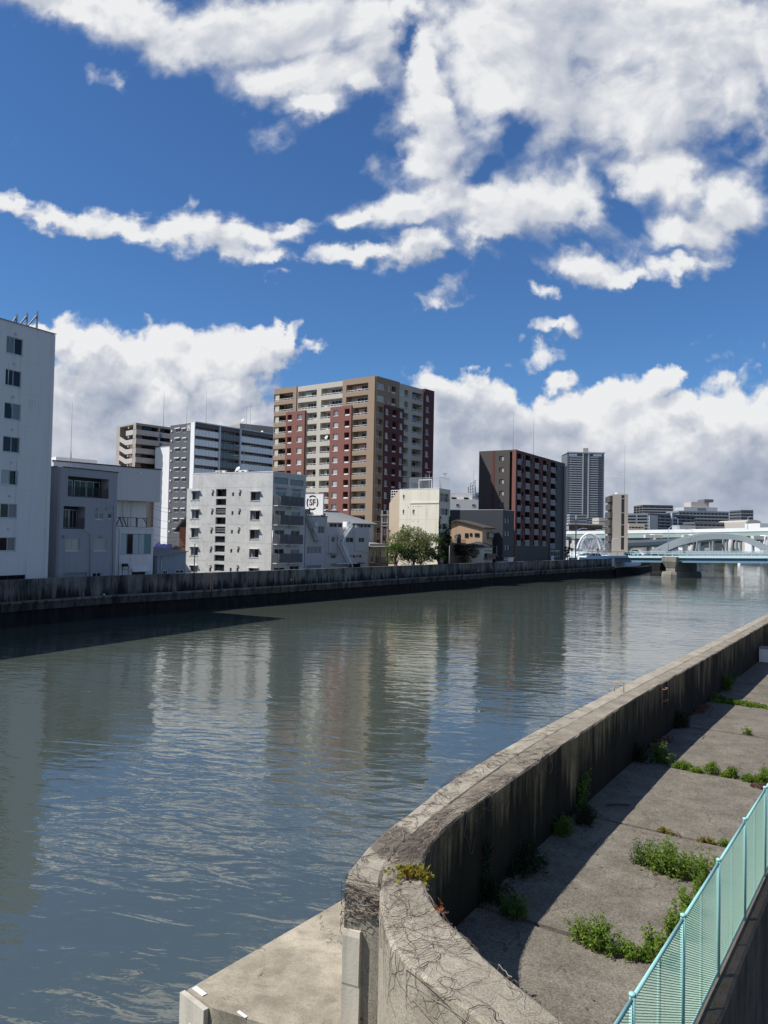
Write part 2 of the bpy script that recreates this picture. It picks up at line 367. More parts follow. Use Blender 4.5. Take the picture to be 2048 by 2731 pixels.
def build_world():
    w = bpy.data.worlds.new('World'); SC.world = w; w.use_nodes = True; t = w.node_tree; t.nodes.clear()
    K = 1.23447                                   # cloud outlines were read off a picture 1659 px wide
    def ab(x, y):
        r = ray(x*K, y*K); return r.x/r.y, r.z/r.y
    U = K/F
    # (cx, cy, rx, ry, turn, weight)
    blobs = [
     # bank at the upper left
     (60,-30,110,60,0),(150,10,130,52,8),(280,30,170,80,10),(380,100,130,75,15),(500,70,220,110,0),(640,60,230,120,0),(600,180,130,62,-8),(720,150,150,95,-10),(690,225,95,34,-6),(800,60,90,120,0),(250,168,34,28,0,.5),(790,170,60,60,0),(880,20,50,60,0),
     # bank at the upper right
     (1060,60,150,150,0),(1250,60,320,160,0),(1500,80,260,190,0),(1150,200,230,170,0),(1400,230,240,160,0),(920,140,70,110,10),(930,250,100,130,-10),(930,340,100,80,-20),(1000,410,150,80,-20),(870,450,130,44,-10),(775,466,55,22,0),(1100,440,190,90,-15),
     (780,545,120,24,-12),(900,520,110,40,-15),(1210,450,140,70,-10),(1060,500,110,34,-8),(1310,400,110,110,-25),(1450,380,120,90,-15),(1570,440,95,85,0),(1480,500,140,60,-10),(1275,580,100,40,8),(1350,606,66,22,0),(1480,575,90,32,-18),(1620,300,50,60,0),(1590,190,90,100,0),(1165,632,26,14,20,.5),(1660,120,60,110,0),
     # streak at the left
     (20,450,70,22,12),(140,478,120,27,10),(270,492,120,34,4),(390,500,120,44,2),(480,515,110,50,8),(560,520,80,50,10),(630,500,60,26,-6),(590,560,60,22,0),(500,550,60,30,10),(415,440,14,30,10,.5),(600,607,34,9,-12,.5),
     # cumulus behind the left bank
     (120,730,90,48,0),(210,770,120,62,0),(330,770,100,60,-5),(430,800,150,72,-6),(540,770,90,54,-30),(600,735,44,34,-20),(660,746,34,12,0,.5),(300,860,240,110,0),(470,860,110,70,-20),(180,930,150,110,0),(370,960,160,90,0),(590,700,18,22,0,.5),(560,920,60,48,0),(500,960,150,60,0),
     # cumulus over the right bank
     (940,840,80,48,0),(1010,845,80,46,0),(1070,870,70,44,15),(980,900,130,80,0),(1110,930,130,70,0),(1230,905,120,52,-10),(1330,870,110,52,-14),(1410,830,70,34,-25),(1460,805,36,14,-15),(1225,822,34,28,0,.6),(1400,950,150,90,0),(1510,895,84,52,0),(1570,900,110,56,0),(1640,930,90,60,0),(1560,980,170,100,0),
     (1200,1010,350,110,0),(1500,1080,320,100,0),(950,1000,160,120,0),(820,1100,300,60,0),(300,1080,500,90,0),
     # wisps
     (965,612,56,16,-38,.36),(940,655,42,14,-15,.33),(1190,712,34,10,-22,.3),(1168,768,36,16,-22,.33),(590,300,40,20,-20,.28),(1640,340,44,16,-30,.36),
     # banks higher than the picture and to its sides (they light the scene and show in the river)
     (700,-250,520,170,0),(1500,-260,420,200,0),(100,-420,300,130,0),(-500,260,420,90,0),(-900,-100,400,200,0),(2200,200,400,160,0),(2700,560,500,140,0),(-700,700,500,110,0),(2300,900,600,160,0),(-1200,980,900,140,0),(3600,1000,1200,160,0),(800,-900,700,200,0),(2400,-700,600,250,0),(-1200,-900,700,250,0),
    ]
    holes = [(886,98,12,44,24),(1108,303,40,22,-26),(1050,362,40,14,-36),(1590,300,34,30,0),(1345,440,20,60,-28),(1225,524,50,14,-6),(850,330,18,26,0),(1130,645,30,20,0)]
    # coarse cover of the sky: the ellipses above blended on a grid of directions (x/y, z/y), computed here
    import numpy as np
    A0, A1, B1_, NX, NY = -2.4, 2.4, 2.4, 1280, 640
    xs = (A0+(np.arange(NX)+.5)/NX*(A1-A0)).astype(np.float32)[None, :]; ys = ((np.arange(NY)+.5)/NY*B1_).astype(np.float32)[:, None]
    def ell(b, gr):
        c = ab(b[0], b[1]); al = -R(b[4]); ca, sa = math.cos(al), math.sin(al); x = xs-c[0]; y = ys-c[1]
        L = np.sqrt(((x*ca+y*sa)/(b[2]*U*gr))**2+((-x*sa+y*ca)/(b[3]*U*gr))**2)
        return L*b[5]+1-b[5] if len(b) > 5 else L
    def smin(p, q, k):
        h = np.maximum(k-np.abs(p-q), 0)/k; return np.minimum(p, q)-h*h*h*k/6
    acc = None
    for b in blobs: L = ell(b, 1.10); acc = L if acc is None else smin(acc, L, .22)
    core = np.minimum(1-acc, .75)+np.clip((1-acc)-.35, 0, .3)*np.clip((ys-.30)/.12, 0, 1)
    hacc = None
    for b in holes: L = ell(b, 1.10); hacc = L if hacc is None else smin(hacc, L, .15)
    core = np.clip(smin(core, hacc*.42-.30, .3), -1.5, 1)
    buf = np.zeros((NY, NX, 4), np.float32); buf[..., 0] = buf[..., 1] = buf[..., 2] = core*.4+.6; buf[..., 3] = 1
    im = bpy.data.images.new('cloud_cover', NX, NY, float_buffer=True, is_data=True); im.pixels.foreach_set(buf.ravel()); im.update()
    g = bpy.data.node_groups.new('cloud_density', 'ShaderNodeTree')
    g.interface.new_socket('Vector', in_out='INPUT', socket_type='NodeSocketVector')
    g.interface.new_socket('Density', in_out='OUTPUT', socket_type='NodeSocketFloat')
    gi = g.nodes.new('NodeGroupInput'); go = g.nodes.new('NodeGroupOutput'); P = gi.outputs[0]
    bb = nd(g, 'ShaderNodeSeparateXYZ', {0: P}).outputs[1]
    hi = nd(g, 'ShaderNodeMapRange', {'Value': bb, 'From Min': .30, 'From Max': .42}).outputs[0]      # 1 high up, 0 for the low cumulus
    def cnoise(sc, det):
        return vmath(g, 'SUBTRACT', nd(g, 'ShaderNodeTexNoise', noise_dimensions='2D', ins={'Vector': P, 'Scale': sc, 'Detail': det, 'Roughness': .55}).outputs[1], (.5, .5, .5))
    W = vmath(g, 'ADD', P, vmath(g, 'SCALE', cnoise(9, 2), scale=.05))
    W = vmath(g, 'ADD', W, vmath(g, 'SCALE', cnoise(36, 4), scale=.034)); W0 = W
    W = vmath(g, 'MULTIPLY', vmath(g, 'SUBTRACT', W, (A0, 0, 0)), (1/(A1-A0), 1/B1_, 0))
    tex = g.nodes.new('ShaderNodeTexImage'); tex.image = im; tex.extension = 'EXTEND'; tex.interpolation = 'Cubic'; g.links.new(W, tex.inputs[0])
    core = math_(g, 'MULTIPLY', math_(g, 'SUBTRACT', nd(g, 'ShaderNodeSeparateColor', {0: tex.outputs[0]}).outputs[0], .6), 2.5)
    rot = nd(g, 'ShaderNodeVectorRotate', {'Vector': P, 'Angle': R(-32)}, rotation_type='Z_AXIS').outputs[0]
    st_ = vmath(g, 'MULTIPLY', rot, (.8, 1.15, 1))
    pv = nd(g, 'ShaderNodeMix', {0: hi, 4: P, 5: st_}, data_type='VECTOR').outputs[1]
    n1 = nd(g, 'ShaderNodeTexNoise', noise_dimensions='2D', ins={'Vector': pv, 'Scale': 17, 'Detail': 9, 'Roughness': .53, 'Distortion': .2}).outputs[0]
    vo = nd(g, 'ShaderNodeTexVoronoi', {'Vector': W0, 'Scale': 24, 'Detail': 2, 'Roughness': .5}, voronoi_dimensions='2D', feature='F1', normalize=True).outputs[0]
    bank = nd(g, 'ShaderNodeMapRange', {'Value': bb, 'From Min': .08, 'From Max': .27, 'To Min': .35, 'To Max': 1}).outputs[0]
    puff = math_(g, 'MULTIPLY', math_(g, 'SUBTRACT', .42, vo), math_(g, 'MULTIPLY', bank, math_(g, 'MULTIPLY_ADD', hi, -.8, 1.05)))      # cauliflower heads of the low cumulus
    n2 = nd(g, 'ShaderNodeTexNoise', noise_dimensions='2D', ins={'Vector': P, 'Scale': 6, 'Detail': 3, 'Roughness': .5}).outputs[0]
    dens = math_(g, 'ADD', core, math_(g, 'ADD', math_(g, 'MULTIPLY', math_(g, 'SUBTRACT', n1, .5), math_(g, 'MULTIPLY_ADD', hi, .22, .85)), math_(g, 'MULTIPLY', math_(g, 'SUBTRACT', n2, .5), .35)))
    dens = math_(g, 'ADD', dens, puff)
    g.links.new(dens, go.inputs[0])

    d = t.nodes.new('ShaderNodeTexCoord').outputs['Generated']
    s = nd(t, 'ShaderNodeSeparateXYZ', {0: d})
    ay = math_(t, 'MAXIMUM', math_(t, 'ABSOLUTE', s.outputs[1]), .06)
    A = math_(t, 'DIVIDE', s.outputs[0], ay); B = math_(t, 'DIVIDE', math_(t, 'MAXIMUM', s.outputs[2], 0), ay)
    P = nd(t, 'ShaderNodeCombineXYZ', {0: A, 1: B}).outputs[0]
    sky = nd(t, 'ShaderNodeTexSky', sky_type='NISHITA'); sky.sun_disc = False; sky.sun_elevation = ELEV; sky.sun_rotation = SAZ
    sky.altitude = 0; sky.air_density = 1.0; sky.dust_density = .25; sky.ozone_density = 3.0
    skyc = mixc(t, 1, sky.outputs[0], (.56, .885, 1.24), 'MULTIPLY')
    low = nd(t, 'ShaderNodeMapRange', {'Value': B, 'From Min': .40, 'From Max': .26}).outputs[0]        # 1 for the cumulus near the horizon
    def dn(off):
        n = t.nodes.new('ShaderNodeGroup'); n.node_tree = g
        t.links.new(vmath(t, 'ADD', P, off), n.inputs[0]); return n.outputs[0]
    D0 = dn((0, 0, 0)); D1 = dn((-.010, .018, 0)); D2 = dn((-.03, .055, 0))
    alpha = nd(t, 'ShaderNodeMapRange', {'Value': D0, 'From Min': -.06, 'From Max': math_(t, 'MULTIPLY_ADD', low, -.52, .86)}, interpolation_type='SMOOTHSTEP').outputs[0]
    rel = math_(t, 'ADD', math_(t, 'MULTIPLY', math_(t, 'SUBTRACT', D0, D1), .9), math_(t, 'MINIMUM', math_(t, 'MULTIPLY', math_(t, 'SUBTRACT', D0, D2), .6), .22))
    big = nd(t, 'ShaderNodeTexNoise', noise_dimensions='2D', ins={'Vector': vmath(t, 'MULTIPLY', P, (1, 1.35, 1)), 'Scale': 7, 'Detail': 6, 'Roughness': .55, 'Distortion': .4}).outputs[0]
    thick = nd(t, 'ShaderNodeMapRange', {'Value': D0, 'From Min': .35, 'From Max': 1.1}).outputs[0]
    calm = nd(t, 'ShaderNodeMapRange', {'Value': B, 'From Min': .08, 'From Max': .27, 'To Min': .45, 'To Max': 1}).outputs[0]
    br = math_(t, 'ADD', math_(t, 'MULTIPLY_ADD', low, -.02, .74), math_(t, 'MULTIPLY', rel, math_(t, 'MULTIPLY', math_(t, 'MULTIPLY_ADD', low, .40, .38), calm)))
    br = math_(t, 'ADD', br, math_(t, 'MULTIPLY', math_(t, 'SUBTRACT', big, .5), 1.35))
    br = math_(t, 'SUBTRACT', br, math_(t, 'MULTIPLY', thick, math_(t, 'MULTIPLY_ADD', low, .04, .10)))
    br = math_(t, 'ADD', br, nd(t, 'ShaderNodeMapRange', {'Value': B, 'From Min': .03, 'From Max': .25, 'To Min': -.24, 'To Max': .13}).outputs[0])
    ccol = ramp(t, br, [(.05, (.25, .30, .43)), (.40, (.43, .48, .585)), (.72, (.63, .66, .73)), (1.0, (.89, .90, .91))])
    hz = nd(t, 'ShaderNodeMapRange', {'Value': B, 'From Min': .0, 'From Max': .16, 'To Min': .85, 'To Max': 0}, interpolation_type='SMOOTHSTEP').outputs[0]
    skyc = mixc(t, hz, skyc, (4.2, 4.9, 6.0))
    b1 = nd(t, 'ShaderNodeBackground', {'Strength': .073, 'Color': skyc}); b2 = nd(t, 'ShaderNodeBackground', {'Strength': .78, 'Color': ccol})
    mx = nd(t, 'ShaderNodeMixShader', {0: alpha, 1: b1.outputs[0], 2: b2.outputs[0]})
    o = nd(t, 'ShaderNodeOutputWorld', {0: mx.outputs[0]})
    w.cycles.sampling_method = 'MANUAL'; w.cycles.sample_map_resolution = 512
build_world()

# ------------------------------------------------------------------ general materials
paint('alu', (.5, .51, .52), .35, .05, streak=0, metal=.3); paint('white_paint', (.74, .74, .73), .6, .08, streak=.2)
paint('dark_metal', (.035, .036, .04), .5, .1, streak=0); paint('grey_metal', (.28, .29, .30), .5, .1, streak=.1)
plain('black', (.015, .015, .017), .6); plain('void', (.012, .012, .013), .9, .1)
paint('rust', (.55, .33, .20), .8, .3, 8, streak=0); plain('bark', (.10, .075, .055), .9, .1, scale=20)
glassm('glass', (.018, .02, .024), .06, .3); glassm('glass_mid', (.08, .088, .092), .12, .35); glassm('glass_teal', (.10, .26, .27), .2)
curtain('curtain', (.46, .46, .44)); curtain('curtain_warm', (.55, .54, .44)); curtain('curtain_grey', (.22, .23, .24))
M['frost'] = curtain('frost', (.50, .56, .58))
leafmat('leaf_weed', [(.08, .15, .018), (.15, .25, .025), (.23, .33, .04), (.11, .19, .02)])
leafmat('leaf_dark', [(.012, .03, .012), (.02, .045, .016), (.03, .06, .02)])
leafmat('leaf_olive', [(.26, .30, .09), (.38, .40, .17), (.52, .52, .34), (.20, .28, .07)])
leafmat('leaf_green', [(.05, .11, .02), (.085, .17, .03), (.13, .21, .04)])
leafmat('leaf_ivy', [(.22, .24, .02), (.30, .22, .03), (.16, .20, .02), (.32, .14, .03)])
leafmat('leaf_red', [(.30, .09, .03), (.36, .13, .04), (.25, .07, .03)])
leafmat('leaf_pink', [(.20, .09, .08), (.26, .13, .10), (.12, .07, .05)])
plain('stem', (.17, .13, .11), .9, .1, scale=30); plain('stem_pale', (.33, .27, .22), .9, .1, scale=30); plain('stem_dark', (.06, .045, .045), .9, .1, scale=30)

# ------------------------------------------------------------------ river
def water_material():
    m, t = nt_new('water'); P = pos(t)
    sw = nd(t, 'ShaderNodeVectorRotate', {'Vector': P, 'Angle': R(12)}, rotation_type='Z_AXIS').outputs[0]
    n1 = noise(t, vmath(t, 'MULTIPLY', sw, (.5, 1.2, 1)), .85, 2, .4, .9)
    n2 = noise(t, vmath(t, 'MULTIPLY', sw, (.6, 1.3, 1)), 3.0, 3, .5, .5)
    n3 = noise(t, vmath(t, 'MULTIPLY', sw, (.4, 1, 1)), .16, 2, .5)
    patch = nd(t, 'ShaderNodeMapRange', {'Value': noise(t, vmath(t, 'MULTIPLY', P, (.5, 1, 1)), .06, 3), 'From Min': .38, 'From Max': .62, 'To Min': .5, 'To Max': 1.15}).outputs[0]
    h = math_(t, 'MULTIPLY', math_(t, 'ADD', n1, math_(t, 'MULTIPLY', n2, .17)), patch)
    h = math_(t, 'ADD', h, math_(t, 'MULTIPLY', n3, 1.2))
    p = finish(t, (.058, .072, .058), .015, .8, bump=h, bstr=1.0, bdist=.048)
    p.inputs['IOR'].default_value = 1.95
    return m
water_material()
mb = MB(); mb.poly([(-500, -80, 0), (900, -80, 0), (900, 900, 0), (-500, 900, 0)]); tag(mb.build('water', M['water']), kind='structure')

# ------------------------------------------------------------------ far bank
FW = [(-66.5, 21.5), (-51, 48), (-36.51, 73.62), (-30.31, 84.18), (-24.1, 91.9), (-13.5, 106.39), (-2.44, 121.99), (9.5, 138.8), (22.79, 156.87), (34.5, 172.6), (46.79, 189.09), (57, 203), (62.5, 210.5)]
def spline(pts, n):
    P = [Vector(p) for p in pts]; P = [P[0]*2-P[1]]+P+[P[-1]*2-P[-2]]
    L = [0]
    for i in range(1, len(P)-2): L.append(L[-1]+(P[i+1]-P[i]).length)
    out = []
    for k in range(n):
        s = L[-1]*k/(n-1); i = 0
        while i < len(L)-2 and s > L[i+1]: i += 1
        u = (s-L[i])/(L[i+1]-L[i]); a, b, c, d = P[i:i+4]
        out.append(.5*((2*b)+(c-a)*u+(2*a-5*b+4*c-d)*u*u+(3*b-a-3*c+d)*u*u*u))
    return out
def normals(pts):
    out = []
    for i in range(len(pts)):
        d = (pts[min(i+1, len(pts)-1)]-pts[max(0, i-1)]).normalized(); out.append(Vector((d.y, -d.x)))
    return out
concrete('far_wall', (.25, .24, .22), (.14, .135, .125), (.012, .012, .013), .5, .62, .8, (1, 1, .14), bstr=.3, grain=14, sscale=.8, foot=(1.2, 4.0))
concrete('far_ledge', (.30, .28, .245), (.15, .14, .125), (.012, .012, .013), .8, .6, .9, (1, 1, .2), bstr=.3, grain=14, sscale=.9)  # ledge slab lightened, a highlight along its top put into the colour
concrete('far_ledge_shade', (.13, .125, .115), (.07, .068, .062), (.012, .012, .013), .8, .6, .9, (1, 1, .2), bstr=.3, grain=14, sscale=.9)  # darker tone for the ledge front, shade put into the colour
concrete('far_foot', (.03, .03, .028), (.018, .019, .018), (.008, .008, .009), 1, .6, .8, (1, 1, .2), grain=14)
fw = thing('flood_wall', 'long dark stained concrete flood wall along the far bank with a ledge above the water', 'flood wall', (0, 110, 0))
C2 = spline(FW, 150); N2 = normals(C2)
def sweep(mb, C, N, prof, close=True):
    mb.loft([[Vector((c.x+n.x*w, c.y+n.y*w, z)) for w, z in prof] for c, n in zip(C, N)], close)
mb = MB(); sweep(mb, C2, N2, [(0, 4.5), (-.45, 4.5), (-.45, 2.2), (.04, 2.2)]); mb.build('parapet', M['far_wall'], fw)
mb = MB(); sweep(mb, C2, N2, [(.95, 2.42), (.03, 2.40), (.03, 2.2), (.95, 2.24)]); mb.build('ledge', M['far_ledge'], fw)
mb = MB(); sweep(mb, C2, N2, [(.86, 2.236), (-.3, 2.19), (-.3, 1.5), (.82, 1.5)]); mb.build('ledge_shade_face', M['far_ledge_shade'], fw)  # ledge front below the slab, split off to carry the painted shade
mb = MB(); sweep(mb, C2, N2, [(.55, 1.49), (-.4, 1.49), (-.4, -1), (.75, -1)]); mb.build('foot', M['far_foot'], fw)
mb = MB()
for i in range(6, 148, 5):
    c, n = C2[i], N2[i]; a = Vector((c.x+n.x*.012, c.y+n.y*.012, 0)); d = Vector((-n.y, n.x, 0))*.05
    mb.hexa([a-d+Vector((0, 0, 2.45)), a+d+Vector((0, 0, 2.45)), a+d-Vector((n.x, n.y, 0))*.02+Vector((0, 0, 2.45)), a-d-Vector((n.x, n.y, 0))*.02+Vector((0, 0, 2.45)),
             a-d+Vector((0, 0, 4.49)), a+d+Vector((0, 0, 4.49)), a+d-Vector((n.x, n.y, 0))*.02+Vector((0, 0, 4.49)), a-d-Vector((n.x, n.y, 0))*.02+Vector((0, 0, 4.49))])
mb.build('joint', M['black'], fw)
for i, dz_ in ((31, .9), (47, 1.2), (66, .8), (83, 1.1), (101, .9)):
    c, n = C2[i], N2[i]; mb = MB(); mb.tube([Vector((c.x-n.x*.1, c.y-n.y*.1, 4.4-dz_*1.6)), Vector((c.x+n.x*.14, c.y+n.y*.14, 4.4-dz_*1.6))], .09, 8); mb.build('drain_outlet', M['white_paint'], fw)
for i in (57, 118):
    c, n = C2[i], N2[i]; d = Vector((-n.y, n.x, 0)); mb = MB(); p = Vector((c.x+n.x*.09, c.y+n.y*.09, 0))
    for e in (-.22, .22): mb.bar(p+d*e+Vector((0, 0, 2.43)), p+d*e+Vector((0, 0, 4.7)), .045)
    for k in range(7): mb.bar(p-d*.22+Vector((0, 0, 2.6+k*.3)), p+d*.22+Vector((0, 0, 2.6+k*.3)), .035)
    mb.build('ladder', M['rust'], fw)
paint('ground_far', (.16, .155, .145), .9, .2, .1, streak=0)
gp = [Vector((c.x-n.x*.3, c.y-n.y*.3)) for c, n in zip(C2[::6], N2[::6])]+[Vector((62.2, 212)), Vector((80, 244)), Vector((84, 258)), Vector((120, 312)), Vector((152, 380)), Vector((400, 440)), Vector((6000, 800)), Vector((6000, 9000)), Vector((-6000, 9000)), Vector((-6000, 0)), Vector((-70, 15))]
mb = MB(); mb.poly([Vector((p.x, p.y, 3.0)) for p in gp]); n = len(gp)
for i in range(n): mb.quad(Vector((gp[i].x, gp[i].y, -1)), Vector((gp[(i+1) % n].x, gp[(i+1) % n].y, -1)), Vector((gp[(i+1) % n].x, gp[(i+1) % n].y, 3)), Vector((gp[i].x, gp[i].y, 3)))
tag(mb.build('ground', M['ground_far']), kind='structure')

# ------------------------------------------------------------------ near bank
DV = Vector((.5593, .829)); NV = Vector((.829, -.5593))
def sn(s, n, z=0): p = DV*s+NV*n; return Vector((p.x, p.y, z))
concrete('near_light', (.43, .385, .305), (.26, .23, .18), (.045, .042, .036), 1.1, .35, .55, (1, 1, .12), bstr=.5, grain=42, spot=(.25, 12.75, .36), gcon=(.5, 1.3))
concrete('near_dark', (.335, .295, .23), (.195, .168, .13), (.011, .010, .009), 1.3, .62, .9, (1, 1, .10), bstr=.5, grain=42, sscale=1.1, foot=(2.5, 5.15), spot=(.55, 12.65, .42), gcon=(.5, 1.3), side_tint=(.80, .68, .52))
concrete('near_front', (.40, .355, .28), (.25, .22, .17), (.07, .06, .048), 1.3, .3, .5, (1, 1, .15), bstr=.5, grain=42, gcon=(.5, 1.3), spot=(.55, 12.65, .42))
concrete('slab', (.225, .20, .162), (.14, .124, .10), (.03, .03, .028), 1.3, .2, .3, bstr=.6, grain=26, gcon=(.42, 1.38), crack=.4)
concrete('platform', (.50, .44, .335), (.25, .22, .17), (.05, .047, .04), 1.0, .4, .5, bstr=.5, grain=40, crack=.55)
paint('white_post', (.52, .48, .40), .8, .35, 2.5, streak=.9, dirt=(.20, .17, .13), bstr=.5)
wallO = [(61.3, 105.2), (27.68, 55.36), (14.5, 35.8), (7.88, 26.02), (3.75, 19.75), (2.14, 17.12), (1.37, 15.76), (.63, 14.23), (.15, 13.25), (-.19, 12.4), (-.37, 11.8), (-.46, 11.28)]
wallM = [(61.75, 104.9), (28.12, 55.07), (14.94, 35.5), (8.3, 25.74), (4.18, 19.5), (2.60, 16.85), (1.85, 15.5), (1.10, 14.1), (.62, 13.1), (.26, 12.3), (.10, 11.65), (.06, 11.10)]
wallM2 = wallM[:-1]+[(.05, 11.0), (.06, 10.41), (.18, 9.57), (.43, 9.02), (.86, 8.42), (1.35, 7.75), (2.0, 6.9)]
wallI = [(62.15, 104.6), (28.53, 54.8), (15.35, 35.23), (8.73, 25.46), (4.75, 19.27), (3.10, 16.62), (2.01, 14.8), (1.25, 13.50), (.87, 12.6), (.70, 11.84), (.69, 11.09), (.83, 10.44), (1.08, 9.80), (1.5, 8.95), (1.95, 8.16), (2.6, 7.2)]
def rs(pts, n): return spline(pts, n)
wr = random.Random(3); ZV = Vector((0, 0, 1))
def wallloft(name, A, B, zt, zb, mat, parent):
    """A is the river side, B the land side; a strip of cells across the top so that it can be uneven"""
    rings = []
    for i, (a, b) in enumerate(zip(A, B)):
        j = lambda s=.012: wr.uniform(-s, s)
        d = (b-a); q = lambda u, z: Vector((a.x+d.x*u, a.y+d.y*u, z))
        e = .05/max(.2, d.length)
        rings.append([q(0, zb), q(1, zb), q(1+j(.006), zt-.45), q(1+j(.02), zt-.035+j()), q(1-e+j(.015), zt+j(.006)), q(.66, zt+j(.005)), q(.33, zt+j(.005)), q(e+j(.015), zt+j(.006)), q(0+j(.02), zt-.035+j()), q(j(.006), zt-.45)][::-1])
    mb = MB(); mb.loft(rings); return mb.build(name, mat, parent)
nw = thing('flood_wall', 'thick weathered concrete flood wall curving round the corner of the near bank', 'flood wall', (5, 22, 0))
A1 = rs(wallO, 260); B1 = rs(wallM, 260)
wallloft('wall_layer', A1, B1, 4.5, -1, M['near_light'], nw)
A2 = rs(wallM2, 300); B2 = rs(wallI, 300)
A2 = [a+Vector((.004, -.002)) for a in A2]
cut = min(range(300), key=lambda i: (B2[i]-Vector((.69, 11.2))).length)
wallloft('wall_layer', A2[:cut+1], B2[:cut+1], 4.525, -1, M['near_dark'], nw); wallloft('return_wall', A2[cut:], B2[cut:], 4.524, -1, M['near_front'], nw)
# face of the return wall below the cap (lighter render on the platform side)
c0, c1 = Vector((-.46, 11.28)), Vector((.05, 11.05))
mb = MB()
nn = Vector((c1.y-c0.y, -(c1.x-c0.x))).normalized()
rr = []
for z, w0, w1, pr in ((3.84, .01, .27, .03), (3.76, 0, .28, .05), (3.1, .012, .272, .052), (3.06, .0, .285, .04), (2.3, 0, .28, .055), (1, 0, .28, .055)):
    d = (c1-c0).normalized(); a = c0+d*w0; b = c0+d*w1
    rr.append([Vector((*(a+nn*pr), z)), Vector((*(b+nn*pr), z)), Vector((*(b-nn*.05), z)), Vector((*(a-nn*.05), z))])
mb.loft(rr[::-1]); mb.build('pilaster', M['white_post'], nw)
mb = MB()
for i in range(30, 262, 9):
    p, q = B2[i], B2[i+1]; d = (q-p).normalized(); n_ = Vector((-d.y, d.x)); n_ = n_ if n_.dot(B2[i]-A2[i]) > 0 else -n_
    a = Vector((p.x+n_.x*.006, p.y+n_.y*.006, 0)); e = Vector((d.x, d.y, 0))*.012; k = Vector((n_.x, n_.y, 0))*.02
    mb.hexa([a-e+ZV*2.55, a+e+ZV*2.55, a+e-k+ZV*2.55, a-e-k+ZV*2.55, a-e+ZV*4.47, a+e+ZV*4.47, a+e-k+ZV*4.47, a-e-k+ZV*4.47])
mb.build('joint', M['black'], nw)
# rungs
def rung(p, dirv, up, w, d, mat, name='rung'):
    mb = MB(); a = p-dirv*w/2; b = p+dirv*w/2
    mb.tube([a, a+up*d, b+up*d, b], .016, 6); return mb.build(name, mat, nw, True)
paint('rust_red', (.42, .17, .12), .8, .3, 8, streak=0)
DD = Vector((DV.x, DV.y, 0)); NN = Vector((NV.x, NV.y, 0)); ZZ = Vector((0, 0, 1))
p = atZ(1646, 1845, 4.5); rung(p+NN*.06, (DD*.2+NN*.98).normalized(), ZZ, .30, .32, M['rust'])
q = atZ(1762, 1834, 4.5); Fi = Face((8.73, 25.46), (15.35, 35.23))
for z in (4.35, 3.95):
    u, _ = Fi.px(1765, 1845); rung(Fi.P(u, z), DD, NN, .36, .16, M['rust_red'])

# paved apron between the wall and the fence: slabs with open joints
JS = [13.2, 19.08, 24.65, 30.4, 35.8, 41.5, 47.2, 52.9, 58.6, 64.3, 70, 90]
mb = MB(); first = [(7.45, -2.4), (13.13, -2.4), (13.13, -6.95), (10.9, -6.7), (9.9, -6.35), (9.1, -5.7), (8.5, -4.9), (8.0, -4.0), (7.6, -3.1)]
mb.prism([sn(*q) for q in first], 2.3, 2.605)
for a, b in zip(JS, JS[1:]):
    t0 = wr.uniform(-.012, .012); t1 = wr.uniform(-.012, .012); g = .055
    p = [sn(a+g, -7.3), sn(a+g, -2.4), sn(b-g, -2.4), sn(b-g, -7.3)]
    mb.hexa([Vector((v.x, v.y, 2.3)) for v in p]+[Vector((v.x, v.y, 2.6+(t0 if k in (0, 1) else t1))) for k, v in enumerate(p)])
tag(mb.build('pavement', M['slab']), kind='structure')
paint('soil', (.035, .03, .022), .95, .4, 3, streak=0)
mb = MB(); mb.poly([sn(s_, n_, 2.52) for s_, n_ in first[:1]+[(90, -2.4), (90, -7.3), (13.2, -7.0)]+first[3:]]); tag(mb.build('ground', M['soil']), kind='structure')
mb = MB()
for _ in range(900):
    s_ = wr.uniform(8, 45); n_ = wr.choice((wr.uniform(-6.5, -2.5), -2.5-abs(wr.gauss(0, .25)), -6.6+abs(wr.gauss(0, .3)))); p = sn(s_, n_, 2.622); a = wr.uniform(0, 6.28); l = wr.uniform(.008, .032); w_ = l*wr.uniform(.3, .8)
    u = Vector((math.cos(a)*l, math.sin(a)*l, wr.uniform(0, .008))); v = Vector((-math.sin(a)*w_, math.cos(a)*w_, wr.uniform(0, .006)))
    mb.quad(p-u-v, p+u-v, p+u+v, p-u+v)
plain('dead_leaf', (.13, .09, .05), .9, .1, scale=9)
tag(mb.build('litter', M['dead_leaf']), 'scattered dead leaf crumbs and grit lying on the concrete slabs', 'litter', kind='stuff')
# kerb wall under the fence, land behind it
concrete('kerb', (.20, .16, .12), (.12, .10, .075), (.02, .018, .015), 1.4, .5, .7, (1, 1, .15), bstr=.5, grain=40)
kw = []
for s in [x*.8 for x in range(-6, 110)]:
    j = wr.uniform(-.015, .015)
    kw.append([sn(s, -2.46+j, 0), sn(s, -2.08+j, 0), sn(s, -2.06+j, 2.96), sn(s, -2.10+j, 3.0+j*.4), sn(s, -2.42+j, 3.0+j*.4), sn(s, -2.46+j, 2.95)])
kb = thing('kerb_wall', 'low brown concrete retaining wall under the turquoise fence', 'retaining wall', sn(12, -2.2, 0))
mb = MB(); mb.loft(kw[::-1]); mb.build('coping', M['kerb'], kb)
mb = MB(); mb.poly([sn(-30, -2.1, .4), sn(-30, 800, .4), sn(4000, 800, .4), sn(4000, -2.1, .4)]); tag(mb.build('ground', M['soil']), kind='structure')

